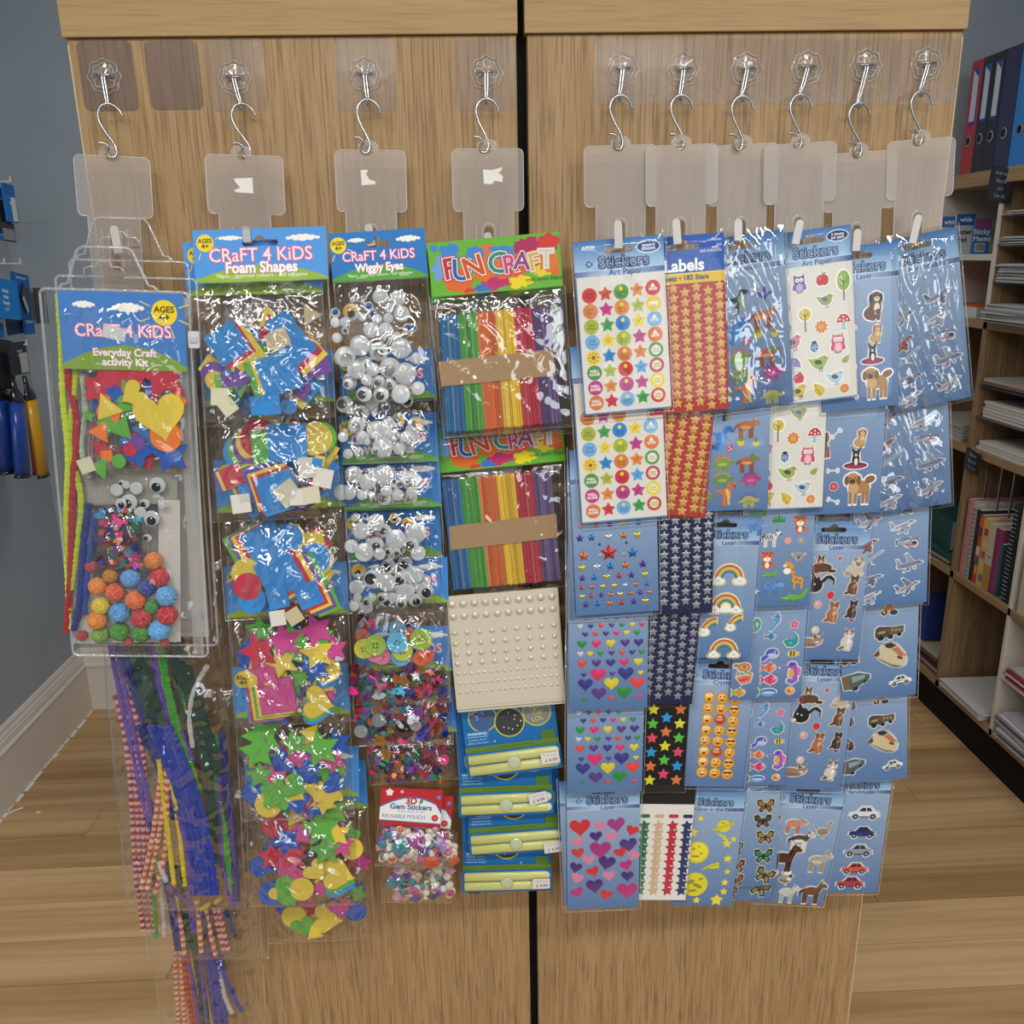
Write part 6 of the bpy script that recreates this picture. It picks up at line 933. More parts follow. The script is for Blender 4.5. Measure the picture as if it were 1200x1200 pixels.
def stickpack(TL, TR, BL, a, b, label, cs, band, seed, hy=62, show=True):
    fr = Fr(TL, TR, BL, a, b); t = thing('craft_sticks_pack', label, 'craft pack', 'craft stick packs on the fourth strip', M=fr.M)
    h_ = hy*fr.mpp; funhead(t, fr, h_)
    q = [fr.loc(*p, 6) for p in cs]  # TL TR BL BR of stick bundle
    rd = random.Random(seed); n = 0
    P = [('2478b0', '1a5c98'), ('4ca434', '38882a'), ('f07414', 'd86010'), ('ecc40c', 'dcb00c'), ('cc2c44', 'b42438'), ('5c3c7c', '4c306c')]
    for ci, (c1, c2) in enumerate(P):
        for k in range(8):
            u = (ci+(k+.5)/8)/6; x0 = q[0][0]*(1-u)+q[1][0]*u; y0 = q[0][1]*(1-u)+q[1][1]*u; x1 = q[2][0]*(1-u)+q[3][0]*u; y1 = q[2][1]*(1-u)+q[3][1]*u
            L = math.hypot(x1-x0, y1-y0); wd = (q[1][0]-q[0][0])/48*.47; c_ = mix(hexc(c1), hexc(c2), rd.random()); c_ = mix(c_, (1, 1, 1), rd.choice([0, 0, .03, .08])); c_ = mix(c_, (0, 0, 0), rd.choice([0, 0, .3]))
            mb = MB(); zt = 7+rd.uniform(-1, 1.2); N = 5
            ys = [-math.cos(math.pi*j/(2*N))*1 for j in range(0)]
            # rounded ended lath seen on edge: outline in y-z, thickness in x
            prof = [(y*L/2+(0), z) for y, z in ((-1, zt-5), (-.985, zt-1.5), (-.96, zt), (.96, zt), (.985, zt-1.5), (1, zt-5))]+[(.96*L/2, zt-9), (-.96*L/2, zt-9)]
            m_ = len(prof); mb.add([(-wd, p[0], p[1]) for p in prof]+[(wd, p[0], p[1]) for p in prof], [tuple(range(m_)), tuple(range(2*m_-1, m_-1, -1))]+[(i, m_+i, m_+(i+1) % m_, (i+1) % m_) for i in range(m_)], c_)
            o = link('craft_stick', mb.mesh('stick'), t, 'stick'); o.location = ((x0+x1)/2*.001, ((y0+y1)/2+rd.uniform(-.7, .7))*.001, 0); o.rotation_euler = (0, 0, math.atan2(y0-y1, x0-x1)-math.pi/2+rd.uniform(-.004, .004))
    mb = MB(); B = [fr.loc(*p, 9) for p in band]; mb.prism([B[0], B[1], B[3], B[2]], 8.3, 8.9, 'ac8c64'); 
    for s_ in (0, 1): 
        X = [B[0], B[2]] if s_ == 0 else [B[1], B[3]]; mb.add([(X[0][0], X[0][1], 8.9), (X[1][0], X[1][1], 8.9), (X[1][0], X[1][1], -1), (X[0][0], X[0][1], -1)], [(0, 1, 2, 3)], 'a0825c')
    link('paper_band', mb.mesh('band'), t, 'matte')
    mb_w = max(fr.w, q[3][0]+4)
    bag(t, min(1, q[2][0]-4), -fr.h, mb_w+2, -h_+1, 11.5, .6, seed, flat=.12)
b2 = [(526, 617), (652, 602), (528, 645), (654, 630)]
stickpack((508, 494), (658, 479), (532, 700), .034, .044, 'lower rainbow craft stick pack with brown paper band, header half hidden', [(517.5, 563), (645, 551), (532, 693), (658, 681)], b2, 62)
stickpack((499, 292), (654, 276), (520, 521), .042, .056, 'craft stick pack close behind the front one, a sliver showing below it', [(514, 378), (642, 364), (520, 516), (660, 504)], [(511, 430), (645, 416), (515, 456), (649, 444)], 63)
stickpack((500, 285), (655, 270), (522, 513), .056, .072, 'front rainbow craft stick pack under the fun craft header', [(515.5, 369), (644, 358), (524, 509), (658, 497)], [(513.6, 424), (647.7, 409), (517.5, 453), (651, 440)], 61)
# ---- pearl sheet
for bk in (1, 0):
    fr = Fr((523+bk, 699), (653+bk, 688), (535+bk, 832+bk*3), .052-.002*bk, .068-.002*bk)
    t = thing('pearl_sheet', ['cream card of stick-on pearls in nine rows, above the glow sticks', 'second cream pearl card just behind the first, lower edge showing'][bk], 'craft pack', None, M=fr.M)
    mb = MB(); mb.prism(rrect(0, -fr.h, fr.w, 0, .6, 2), -.5, 0, 'c6bda9'); mb.rect(0, -fr.h+3.2, fr.w, -fr.h+3.7, 'a89e8a'); link('card', mb.mesh('card'), t, 'matte')
    if bk: continue
    rows = [(.07, 10, 4.9), (.175, 10, 4.7), (.32, 9, 3.4), (.415, 9, 3.4), (.505, 9, 3.4), (.59, 9, 3.4), (.68, 16, 2.2), (.765, 16, 2.2), (.845, 16, 2.2)]
    for v, n, r_ in rows:
        for i in range(n):
            o = place(cached(('pearl', r_), lambda mb: mb.dome(0, 0, 0, r_, r_*.85, 'd0c6b2', 14, 5), True), 'pearl', t, fr.w*(.045+.9*i/(n-1)), -fr.h*v, 0, m='pearl')
# ---- glow stick cards
GS = [((541, 900), (647, 897), (541, 1045), 'lowest glow stick card, hanging level with its price sticker at the right'), ((541, 862), (652, 850), (545, 1003), 'glow stick card above the lowest one, tilted, price sticker low on the right'), ((534, 824), (645, 818), (537, 957), 'second glow stick card from the top, price sticker askew near the corner'), ((535, 796), (645, 782), (549, 912), 'top glow stick card with warning text and round pictures showing')]
for gi, (TL, TR, BL, lab) in enumerate(GS):
    fr = Fr(TL, TR, BL, .034+.002*gi, .05+.005*gi); W_, H_ = fr.w, fr.h; t = thing('glow_stick_card', lab, 'glow sticks', 'glow stick cards', M=fr.M)
    bh = 33; mb = MB(); mb.prism([(0, -H_), (W_, -H_), (W_, 0), (0, 0)], -.6, 0, '1464a4')
    rd = random.Random(gi)
    for x, y, r_, c_, c2 in ((.22, .74, 19, '3c5c8c', 'b4b438'), (.8, .78, 19, '7c7c80', 'b4b438'), (.5, .72, 20, '38383c', 'b4b438')):
        yy = -(H_-bh-9)+bh*1.15*(1-(.9 if x == .5 else .78))*2+5; mb.ell(W_*x, yy+14, r_, r_, c2, None, 26); mb.ell(W_*x, yy+14, r_-1.8, r_-1.8, c_, None, 26)
        if x == .5:
            for q in ((-8, -6), (0, 12), (7, 3), (10, -6), (3, -10), (-2, -8), (8, 8)): mb.ell(W_*x+q[0], yy+14+q[1], .9, .9, 'e8e8e0', mb.z+.05, 6)
        elif x == .8:
            for q, s in enumerate(('Hello', 'You', 'LOL')): mb.text(s, W_*x, yy+22-q*8.5, 8.5, 'b8b83c', mb.z+.05, .02, rot=8)
        else:
            for q in range(8): mb.ell(W_*x+rd.uniform(-12, 12), yy+14+rd.uniform(-12, 12), 4, 1.2, ['6c94c8', '8c3c30', 'c8b8c0'][q % 3], mb.z+.04, 8, rd.uniform(0, 180))
    yb = -(H_-bh-12)
    mb.rect(1.5, yb-1, 33, yb+17, '4c88b8', 1.2); mb.rect(2, yb-.5, 32.5, yb+16.5, '1464a4', 1.24)
    mb.text('WARNING:', 18, yb+13, 5.2, 'c8dcec', 1.3, .02)
    for q, s in enumerate(('CHOKING HAZARD', 'Small parts. Not for', 'children under 3 years')): mb.text(s, 17.5, yb+9-q*4, 3, 'a8c8e0', 1.3, .01)
    for q in range(7): mb.poly(starp(rd.uniform(5, W_-4), rd.uniform(-H_+bh+10, -5), 1.8, .4, 5, rd.uniform(0, 60)), 'b8d0b0', 1.1)
    mb.rect(0, -(H_-bh), W_, -(H_-bh-8), '5c7c2c', 1.32); mb.rect(0, -(H_-bh)+1.2, W_, -(H_-bh)+1.8, '3c5c24', 1.36); mb.rect(W_-22, -(H_-bh-8), W_-4, -(H_-bh-20), '4c7030', 1.36)
    mb.text('GLOWS FOR UP TO 8 HOURS IN THE DARK', W_*.5, -(H_-bh-4.4), 3, '2c4418', 1.4)
    link('card', mb.mesh('card'), t, 'print')
    mb = MB(); mb.prism(rrect(-1, -H_, W_+1, -H_+bh, 1.5, 3), 0, 2.2, '1868ac'); link('box_front', mb.mesh('front'), t, 'print')
    for q in (0, 1):
        mb = MB(); yc = -H_+bh-9-q*14.5; mb.tube([(2, yc, 3), (3, yc, 3), (W_-8, yc+.5, 3), (W_-4, yc+.3, 3), (W_-1.5, yc, 3)], lambda i: [5, 6.6, 6.6, 5.4, 3][i], lambda i: ['b4b868', 'bcbe70', 'c4c47c', 'dcdcc4', 'e0e0cc'][i], 14, flat=.55)
        link('glow_stick', mb.mesh('glow_stick', True), t, 'puffy')
    mb = MB(); mb.prism(epts(W_*.5, -H_+bh*.5, 9, 9, 26), 5, 7, 'a4ac80'); mb.dome(W_*.5, -H_+bh*.5, 7, 8, 1.2, 'b8c09c', 20, 3); link('round_window', mb.mesh('window'), t, 'puffy')
    mb = MB(); mb.text('8 x Pack', 8, -H_+2.3, 4.4, '1c2414', 6.4, .03, 'LEFT'); link('lettering', mb.mesh('lettering'), t, 'print')
    mb = MB(); P = rrect(-12, -7.5, 12, 7.5, .8, 2); mb.prism(rot(P, [0, 4, 12, 2][gi]), 0, .3, 'd4d0cc'); mb.text('CRAFT SHOP', 0, 3.6, 3, '8c8c90', .4, 0, rot=[0, 4, 12, 2][gi]); mb.text('£ 4.99', 1, -3, 6.4, '6c6c74', .4, .02, rot=[0, 4, 12, 2][gi])
    o = link('price_label', mb.mesh('label'), t, 'print'); o.location = ((W_-14-(6 if gi == 2 else 0))*.001, (-H_+bh*[.5, .3, .8, .55][gi])*.001, .0102); o['label'] = 'white handwritten price sticker'
# ---------------------------------------------------------------- pipe cleaners
def cleaner(t, fr, path, z, c1, c2=None, r_=3.25, name='pipe_cleaner', dx=0):
    P = [Vector((*fr.loc(px+dx, py, z), z+(i % 2)*.8)) for i, (px, py) in enumerate(path)]; P = curve([tuple(v) for v in P], 8)
    # even steps of about 2 mm
    Q = [P[0]]; acc = 0
    for a, b in zip(P, P[1:]):
        l = (b-a).length; n = max(1, int(l/2.2))
        for k in range(1, n+1): Q.append(a.lerp(b, k/n))
    rd = random.Random(int(path[0][0]*3+path[-1][0])); rr = [r_*rd.uniform(.82, 1.15) for _ in Q]; per = 3
    ca = hexc(c1); cb = hexc(c2) if c2 else None
    mb = MB(); mb.tube([tuple(v) for v in Q], lambda i: rr[i], lambda i: (cb if cb and (i//2) % 2 else mix(ca, (0, 0, 0), .12 if i % 2 else 0)), 7)
    return link(name, mb.mesh(name), t, 'fuzz')
PC = dict(red='981c30', wr='d0a8a8', pu='6440a0', na='1c2870', dg='103c28', bl='1834a4', gr='3ea020', wh='c4c4c0', orr='c85420', wo='dcbca4', ye='dcc414')
def cpack(TL, TR, BL, a, b, label, L, seed):
    fr = Fr(TL, TR, BL, a, b); t = thing('pipe_cleaner_pack', label, 'craft pack', 'pipe cleaner packs on the first strip', M=fr.M)
    z = 3
    for path, c1, c2, n, dx in L:
        for k in range(n): cleaner(t, fr, path, z, PC[c1], PC[c2] if c2 else None, dx=dx*k); z += .35
    bag(t, 0, -fr.h, fr.w, 0, z+5, 3.2, seed, flat=.25, nx=34, ny=80)
    return fr, t
cpack((160, 900), (296, 898), (180, 1216), .028, .034, 'lowest pipe cleaner pack running off the bottom of the picture', [([(205, 1090), (206, 1140), (209, 1190), (212, 1230)], 'orr', 'wo', 2, 7), ([(214, 1110), (218, 1150), (224, 1190), (232, 1225)], 'orr', 'red', 2, 6), ([(216, 1110), (226, 1150), (234, 1200)], 'pu', None, 1, 0), ([(226, 1110), (233, 1150), (239, 1200)], 'dg', None, 2, 5), ([(233, 1110), (238, 1150), (243, 1198)], 'pu', None, 1, 0), ([(240, 1110), (247, 1150), (253, 1200)], 'bl', None, 3, 6), ([(256, 1130), (263, 1165), (272, 1187)], 'wh', None, 1, 0), ([(253, 1110), (266, 1150), (283, 1185)], 'bl', None, 1, 0)], 3)
cpack((146, 800), (300, 796), (160, 1124), .036, .052, 'middle pipe cleaner pack whose cut ends fan out below the first', [([(158, 980), (162, 1040), (168, 1090)], 'red', 'wr', 3, 7), ([(178, 1000), (181, 1050), (183, 1098)], 'gr', None, 1, 0), ([(186, 1010), (191, 1060), (193, 1097)], 'wh', None, 1, 0), ([(190, 1010), (199, 1060), (208, 1113)], 'na', None, 2, 5), ([(194, 1015), (203, 1060), (211, 1096)], 'pu', None, 1, 0), ([(206, 1015), (213, 1060), (220, 1112)], 'dg', None, 3, 5), ([(215, 1015), (221, 1050), (226, 1091)], 'pu', None, 2, 2), ([(210, 1070), (214, 1095), (216, 1118)], 'orr', 'wo', 1, 0), ([(196, 1038), (222, 1058), (247, 1078)], 'pu', None, 1, 0), ([(230, 1050), (234, 1085), (236, 1115)], 'orr', 'wo', 1, 0), ([(240, 1060), (246, 1090), (253, 1121)], 'orr', 'wo', 1, 0), ([(238, 1065), (243, 1085), (246, 1110)], 'na', None, 1, 0), ([(250, 1060), (256, 1085), (262, 1112)], 'red', 'wr', 2, 5), ([(264, 1068), (270, 1080), (275, 1096)], 'na', None, 1, 0), ([(235, 1066), (246, 1059)], 'ye', None, 1, 0), ([(252, 1058), (259, 1052)], 'ye', None, 1, 0)], 2)
fr, t = cpack((112, 650), (266, 648), (138, 1066), .048, .076, 'front pipe cleaner pack, striped, purple, green and blue stems crossing', [([(250, 860), (252, 930), (262, 980), (272, 1052)], 'gr', None, 2, 4), ([(262, 860), (270, 940), (276, 1000), (279, 1054)], 'na', None, 2, -4), ([(256, 900), (259, 980), (264, 1030), (275, 1062)], 'pu', None, 1, 0), ([(135, 815), (146, 860), (153, 920), (157, 990), (160, 1040)], 'red', 'wr', 4, 6), ([(220, 730), (217, 790), (219, 835)], 'orr', 'wo', 1, 0), ([(205, 740), (209, 780), (216, 830)], 'gr', None, 1, 0), ([(196, 740), (206, 790), (220, 850), (228, 880)], 'dg', None, 1, 0), ([(126, 740), (138, 800), (153, 870), (166, 930), (176, 970)], 'pu', None, 2, 7), ([(138, 740), (152, 800), (170, 850), (192, 900)], 'na', None, 3, 6), ([(163, 740), (178, 800), (197, 850), (214, 890)], 'pu', None, 3, 6), ([(184, 740), (193, 800), (206, 855), (220, 895), (232, 930)], 'gr', None, 2, 4), ([(196, 745), (212, 800), (232, 860), (244, 905)], 'dg', None, 4, 5), ([(160, 850), (176, 880), (192, 920), (203, 960)], 'na', None, 2, 6), ([(243, 780), (228, 808), (222, 840), (226, 875)], 'wh', None, 1, 0), ([(236, 880), (244, 930), (250, 980)], 'dg', None, 2, 5), ([(150, 740), (166, 810), (185, 870), (207, 925), (226, 965), (240, 1010)], 'dg', None, 4, 5), ([(188, 890), (186, 930), (178, 985), (166, 1040)], 'orr', 'wo', 2, 7), ([(196, 900), (196, 950), (193, 1000), (182, 1046)], 'orr', 'wo', 1, 0), ([(186, 1010), (195, 1032)], 'wh', None, 1, 0), ([(186, 890), (194, 950), (204, 1036)], 'ye', None, 1, 0), ([(200, 910), (210, 970), (217, 1037)], 'ye', None, 1, 0), ([(200, 930), (216, 980), (224, 1040)], 'pu', None, 1, 0), ([(174, 850), (194, 895), (212, 945), (222, 990), (230, 1048)], 'bl', None, 5, 6)], 1)
# ---------------------------------------------------------------- craft activity kit in a zip pouch
def pouch(t, fr, x1, rim=1.5, hang=True, face=True, name='vinyl_pouch', slider=True):
    H_ = fr.h; mb = MB(); g_ = 7
    out = rrect(0, -H_, x1, 0, 6, 4)
    mb.tube([(p[0], p[1], g_) for p in out]+[(out[0][0], out[0][1], g_)], rim, 'ffffff', 8, cap=False); link('welded_rim', mb.mesh('rim', True), t, 'vinyl_rim')
    if face: bag(t, 1, -H_+1, x1-1, -1, 26, 1.5, 91, 'vinyl', 44, 110, .22, 'vinyl_front')
    if hang:
        mb = MB(); x = x1*.45; top = [(x-50, 0), (x-42, 13), (x-36, 14)]; T_ = [(x-52, -2), (x-46, 5), (x-40, 6), (x-28, 40), (x-22, 44), (x+26, 44), (x+30, 40), (x+44, 6), (x+50, 5), (x+56, -2)]
        mb.prism([(x-40, 0)]+T_[3:7]+[(x+44, 0)][:1], g_-.5, g_, 'ffffff', True); link('hanger_flap', mb.mesh('flap'), t, 'vinyl')
        mb = MB(); mb.tube([(p[0], p[1], g_) for p in T_], rim, 'ffffff', 8); link('hanger_rim', mb.mesh('hrim', True), t, 'vinyl_rim')
        mb = MB(); S_ = [(x-22, 14), (x-22, 22), (x-16, 24), (x-9, 24), (x-6, 30), (x+4, 30), (x+8, 24), (x+16, 24), (x+20, 20), (x+19, 14)]
        mb.tube([(p[0], p[1], g_+.6) for p in S_]+[(*S_[0], g_+.6)], .9, 'ffffff', 6); link('hanger_slot_rim', mb.mesh('slot', True), t, 'vinyl_rim')
    if slider:
        mb = MB(); mb.prism([(x1-16, -H_+3), (x1-4, -H_+3), (x1-4, -4), (x1-16, -4)], g_+.5, g_+1.2, 'ffffff')
        link('zip_band', mb.mesh('zipband'), t, 'milky_strip')
        mb = MB(); [mb.tube([(x1-x, -H_+3, g_+2), (x1-x, -4, g_+2)], .8, 'ffffff', 6) for x in (6,)]; link('zip_track', mb.mesh('track'), t, 'vinyl_rim')
        mb = MB(); x, y = fr.loc(228, 398, g_+4); mb.prism(rrect(x-6, y-9, x+6, y+9, 2), g_+1, g_+7, 'c8ccd0'); mb.box((x-4, y-3, g_+7), (x+4, y+3, g_+8.5), 'b8bcc0'); link('zip_slider', mb.mesh('slider'), t, 'puffy')
fr = Fr((84, 304), (222, 300), (104, 735), .045, .06); t = thing('activity_kit', 'rearmost zip pouch kit, only its clear hanger and right edge showing', 'craft kit', 'zip pouch craft kits', M=fr.M); pouch(t, fr, fr.w*1.0, 1.3, face=False, slider=False)
mb = MB(); mb.prism([(8, -fr.h+8), (fr.w-8, -fr.h+8), (fr.w-8, -50), (8, -50)], 0, .5, 'b8b4ac'); link('backing_card', mb.mesh('back'), t, 'matte')
fr = Fr((68, 323), (232, 320), (90, 752), .056, .076); t = thing('activity_kit', 'zip pouch kit behind the front one with its top band and right side showing', 'craft kit', 'zip pouch craft kits', M=fr.M); pouch(t, fr, fr.w, 1.4, hang=False, face=False, slider=False)
mb = MB(); mb.prism([(8, -fr.h+8), (fr.w-12, -fr.h+8), (fr.w-12, -20), (8, -20)], 0, .5, 'b4b2ae'); link('backing_card', mb.mesh('back'), t, 'matte')
fr = Fr((50, 338), (222, 332), (62, 764), .074, .098); t = thing('activity_kit', 'front craft activity kit pouch with pompoms, foam shapes and yellow stems', 'craft kit', 'zip pouch craft kits', M=fr.M)
L_ = lambda px, py, z: fr.loc(px, py, z)
mb = MB(); mb.prism([L_(*p, 0) for p in ((186, 586), (211, 586), (212, 752), (86, 754), (84, 690), (186, 690))], 0, .6, 'bcb8b0', True); mb.prism([L_(*p, 0) for p in ((92, 440), (208, 438), (208, 590), (98, 592))], 0, .4, '908e84', True); link('backing_card', mb.mesh('back'), t, 'matte')
kit = [([(68, 345), (72, 400), (74, 470), (80, 530), (78, 600), (80, 680), (83, 736)], 'c4d428', 3.6), ([(90, 430), (86, 470), (82, 520), (95, 580), (92, 630), (84, 690)], 'b4c42c', 3.6), ([(78, 425), (82, 450), (90, 500), (87, 560), (84, 610), (83, 670), (80, 715), (78, 740)], 'a82430', 4.0), ([(104, 590), (98, 640), (94, 700), (87, 738)], '22347c', 4.2), ([(112, 600), (104, 660), (99, 720)], '2c4c9c', 3), ([(96, 440), (100, 480), (96, 530), (106, 560)], 'a8b8a0', 3)]
for i, (path, c_, r_) in enumerate(kit): cleaner(t, fr, path, 5+i*.5, c_, None, r_)
for px in (97, 101, 105, 109): cleaner(t, fr, [(px, 436), (px+3, 480), (px-1, 530), (px+6, 560)], 3, ['6c8c94', 'a88c98', '94806c', '5c7c6c'][px % 4], None, 1.6)
Z = Zc(4, .3); fill(t, fr, 30, (100, 445, 208, 545), ['ci', 'tr', 'sq', 'he', 'st'], list('rrgnoybp'), 7, 14, Z, 77)
foams(t, fr, [('he', 148, 438, 30, 20, 'r'), ('st', 192, 440, 28, 10, 'r'), ('fl', 116, 455, 16, 0, 'r'), ('tr', 148, 452, 9, 30, 'g'), ('fl', 135, 462, 10, 0, 'n'), ('ci', 125, 468, 6, 0, 'o'), ('ci', 148, 472, 10, 0, 'g'), ('fl', 207, 470, 11, 0, 'o'), ('st', 200, 532, 22, 10, 'n'), ('fl', 160, 528, 17, 0, 'n'), ('ci', 160, 518, 11, 0, 'p'), ('ci', 153, 527, 8, 0, 'r'), ('ci', 128, 484, 14, 0, 'o'), ('tr', 140, 502, 15, 100, 'g'), ('sq', 126, 498, 9, 30, 'g'), ('tr', 120, 508, 13, -150, 'o'), ('tr', 130, 479, 16, -100, 'y'), ('ci', 195, 511, 19, 0, 'o'), ('he', 158, 462, 16, -60, 'y'), ('he', 188, 486, 30, 10, 'y'), ('sq', 126, 534, 7, 5, 'o'), ('tr', 119, 550, 13, 200, 'g'), ('ci', 140, 540, 8.5, 0, 'g'), ('sq', 102, 545, 9, 20, 'l')], Z)
bag(t, *L_(94, 556, 5), *L_(212, 432, 5), 14, 2.2, 51, nx=30, ny=32, name='inner_bag')
Z = Zc(5, .35); eyes(t, fr, [(137, 574, 8), (148, 568, 5), (143, 566, 4, 'k'), (160, 572, 8), (152, 588, 10, 'k'), (170, 590, 6, 'k'), (185, 568, 10, 'k'), (178, 607, 10, 'k'), (173, 630, 5, 'k'), (190, 592, 5), (165, 600, 7), (142, 590, 7, 'k')], Z)
mb = MB()
for p0, p1 in (((110, 590), (166, 668)),): mb.prism([L_(110, 668, 5), L_(166, 668, 5), L_(166, 592, 5), L_(112, 592, 5)], 4, 4.5, '6c6870', True)
link('sequin_backing', mb.mesh('sqback'), t, 'foil')
Z = Zc(6, .07); sequins(t, fr, 70, (114, 595, 164, 665), Z, 71, 4, 10)
x0, y0 = L_(109, 669, 5); x1, y1 = L_(168, 590, 5); bag(t, x0, y0, x1, y1, 14, 2.5, 52, nx=24, ny=28, name='sequin_bag')
def pom(mb, c_):
    rd = random.Random(len(c_)); n, m = 34, 22; vs = [(0, 0, -10)]
    c0 = hexc(c_)
    for j in range(1, m):
        for i in range(n):
            a = math.pi*j/m-math.pi/2; b = 2*math.pi*i/n; r_ = 10*rd.choice([rd.uniform(.93, 1.0), rd.uniform(.95, 1.07)]); vs.append((r_*math.cos(a)*math.cos(b), r_*math.cos(a)*math.sin(b), r_*math.sin(a)))
    vs.append((0, 0, 10)); fs = [(0, 1+(i+1) % n, 1+i) for i in range(n)]
    for j in range(m-2): fs += [(1+j*n+i, 1+j*n+(i+1) % n, 1+(j+1)*n+(i+1) % n, 1+(j+1)*n+i) for i in range(n)]
    fs += [(1+(m-2)*n+i, 1+(m-2)*n+(i+1) % n, len(vs)-1) for i in range(n)]
    mb.add(vs, fs, c_); mb.C = [mix(c0, (1, 1, 1), rd.uniform(0, .13)) if rd.random() < .6 else mix(c0, (0, 0, 0), rd.uniform(0, .2)) for _ in mb.C]
for px, py, r_, c_, z in ((107, 664, 8, 'a83440', 6), (114, 687, 11, 'e08428', 9), (129, 675, 9, 'b87820', 7), (153, 678, 12, '5c98d0', 8), (180, 657, 11, 'd87c30', 9), (187, 676, 12, 'c02c34', 8), (172, 689, 11, '24408c', 7), (195, 698, 13, '5ca4dc', 10), (135, 694, 12, 'd85424', 9), (159, 703, 12.5, 'dc6c30', 10), (118, 710, 11, 'd8bc14', 10), (140, 718, 12.5, '5098d4', 11), (178, 711, 9, '3c9030', 8), (166, 724, 13, 'bc2430', 10), (196, 721, 13, 'c02834', 10), (114, 727, 12, 'dc8028', 11), (140, 740, 12, '3c8c28', 9), (166, 742, 12, '3c8c28', 9), (118, 744, 11, '6c9c34', 8), (187, 738, 13.5, '5ca4dc', 12), (96, 745, 7, 'a82c34', 6), (150, 752, 6, 'b84848', 5), (193, 753, 6, 'b03844', 5)):
    x, y = fr.loc(px, py, z); s = r_*fr.mpp/10; o = link('pompom', cached(('pom', c_), lambda mb: pom(mb, c_), False), t, 'fuzz'); o.location = (x*.001, y*.001, z*.001); o.scale = (s, s, s); o.rotation_euler = (px*.1, py*.1, 0)
# header card of the kit
hx0, hy0 = fr.loc(66, 340, 18); hx1, hy1 = fr.loc(214, 339, 18); hx2, hy2 = fr.loc(72, 432, 18)
sub = bpy.data.objects.new('header_card_holder', None)
class FH: pass
fh = FH(); fh.w = hx1-hx0; t2 = []
_before = set(o.name for o in COL.objects)
craft(t, fh, abs(hy2-hy0), [], '4078bc', '7a9c38', hole=False, sunleft=False)
for o in COL.objects:
    if o.name not in _before and o.name.startswith('header_card'):
        o.location = (hx0*.001, hy0*.001, .017); hc = o
bpy.data.objects.remove(sub)
mb = MB(); hh = abs(hy2-hy0); W_ = fh.w
for i, s_ in enumerate(('Everyday Craft', 'activity Kit')):
    for c_, z_, b_ in (('b06078', .3, .06), ('f0e8e8', .38, .03)): mb.text(s_, W_*.5, -hh*(.775+.125*i), W_*.085, c_, z_, b_)
mb.prism(rot([(-12, -7), (12, -7), (12, 7), (-12, 7)], -12, W_*.43, -hh*.52), .3, .6, 'c4c4c8'); mb.text('£', W_*.43, -hh*.52, 5, 'b0b0b4', .66)
o = link('lettering', mb.mesh('kitletters'), hc, 'print')
pouch(t, fr, fr.w, 1.7)
# ---------------------------------------------------------------- tools hanging on the left wall
LX = -1.30
def wfr(TL, TR, BL, X=LX):
    f = Fr.__new__(Fr); f.set(W(*TL, 0, X), W(*TR, 0, X), W(*BL, 0, X)); f.pw = (Vector(TL)-Vector(TR)).length; f.mpp = f.w/max(1, f.pw); return f
def peg(px, py, X, label):
    p = W(px, py, 0, X); t = thing('peg_hook', label, 'hook', None, (-1.446, p.y, p.z)); L = (X+1.446)*1000
    mb = MB(); mb.tube(curve([(0, 0, 0), (L*.5, 0, 1), (L, 0, 0), (L+6, 0, 3), (L+8, 0, 14)]), 2.6, 'd8d4cc', 8); link('wire_arm', mb.mesh('peg', True), t, 'puffy')
    mb = MB(); mb.box((0, -9, -20), (3, 9, 14), 'c8c4bc'); link('wall_plate', mb.mesh('plate'), t, 'matte')
peg(9, 213, -1.27, 'topmost white peg hook on the grey blue wall'); peg(21, 309, -1.26, 'white peg hook just above the blue carded tools'); peg(2, 309, -1.28, 'white peg hook at the picture edge above the blue cards'); peg(28, 404, -1.25, 'lowest white peg hook, above the coloured scissor sleeves')
def card(nm, TL, TR, BL, X, cols, label, grp, text=None, deep=6, cat='packaged tool', extra=None):
    f = wfr(TL, TR, BL, X); t = thing(nm, label, cat, grp, M=f.M); mb = MB(); mb.prism([(0, -f.h), (f.w, -f.h), (f.w, 0), (0, 0)], -deep, 0, cols[0]); mb.z = .2
    if len(cols) > 1: mb.rect(2, -f.h*.28, f.w-2, -3, cols[1])
    if len(cols) > 2: mb.rect(f.w*.5, -f.h+3, f.w-3, -f.h*.34, cols[2])
    link('card', mb.mesh('card'), t, 'print')
    if text:
        mb = MB(); mb.z = .6
        for i, s_ in enumerate(text[0]): mb.text(s_, f.w*text[1], -f.h*(text[2]+i*text[3]), text[4], text[5], None, .03)
        link('lettering', mb.mesh('letters'), t, 'print')
    if extra: extra(f, t)
    return f, t
BB = '1c74c4'
def pliers(f, t):
    mb = MB(); w_, h_ = f.w, f.h
    mb.prism([(w_*.5, -h_*.2), (w_*.75, -h_*.5), (w_*.6, -h_*.85), (w_*.45, -h_*.7), (w_*.3, -h_*.5)], 1, 7, '26282c'); mb.prism([(w_*.3, -h_*.55), (w_*.4, -h_*.5), (w_*.62, -h_*.8), (w_*.55, -h_*.86)], 7, 9, 'b4b0a8'); link('tool', mb.mesh('tool'), t, 'gloss')
card('carded_tool', (-22, 216), (6, 214), (-16, 262), -1.30, ['b4bcc8', BB, '2c2e34'], 'white and blue carded tool at the upper left picture edge', None)
card('carded_tool', (3, 214), (15, 213), (6, 258), -1.28, [BB, '2468b0', 'd0d4d8'], 'thin blue and white carded tool under the topmost peg', None, (['abc'], .5, .5, .1, 12, 'e4e8ec'))
card('boxed_tool', (-14, 256), (15, 255), (-12, 279), -1.29, ['2c3036', '3c4248', '8c9094'], 'dark grey boxed tool hanging below the white and blue card', None)
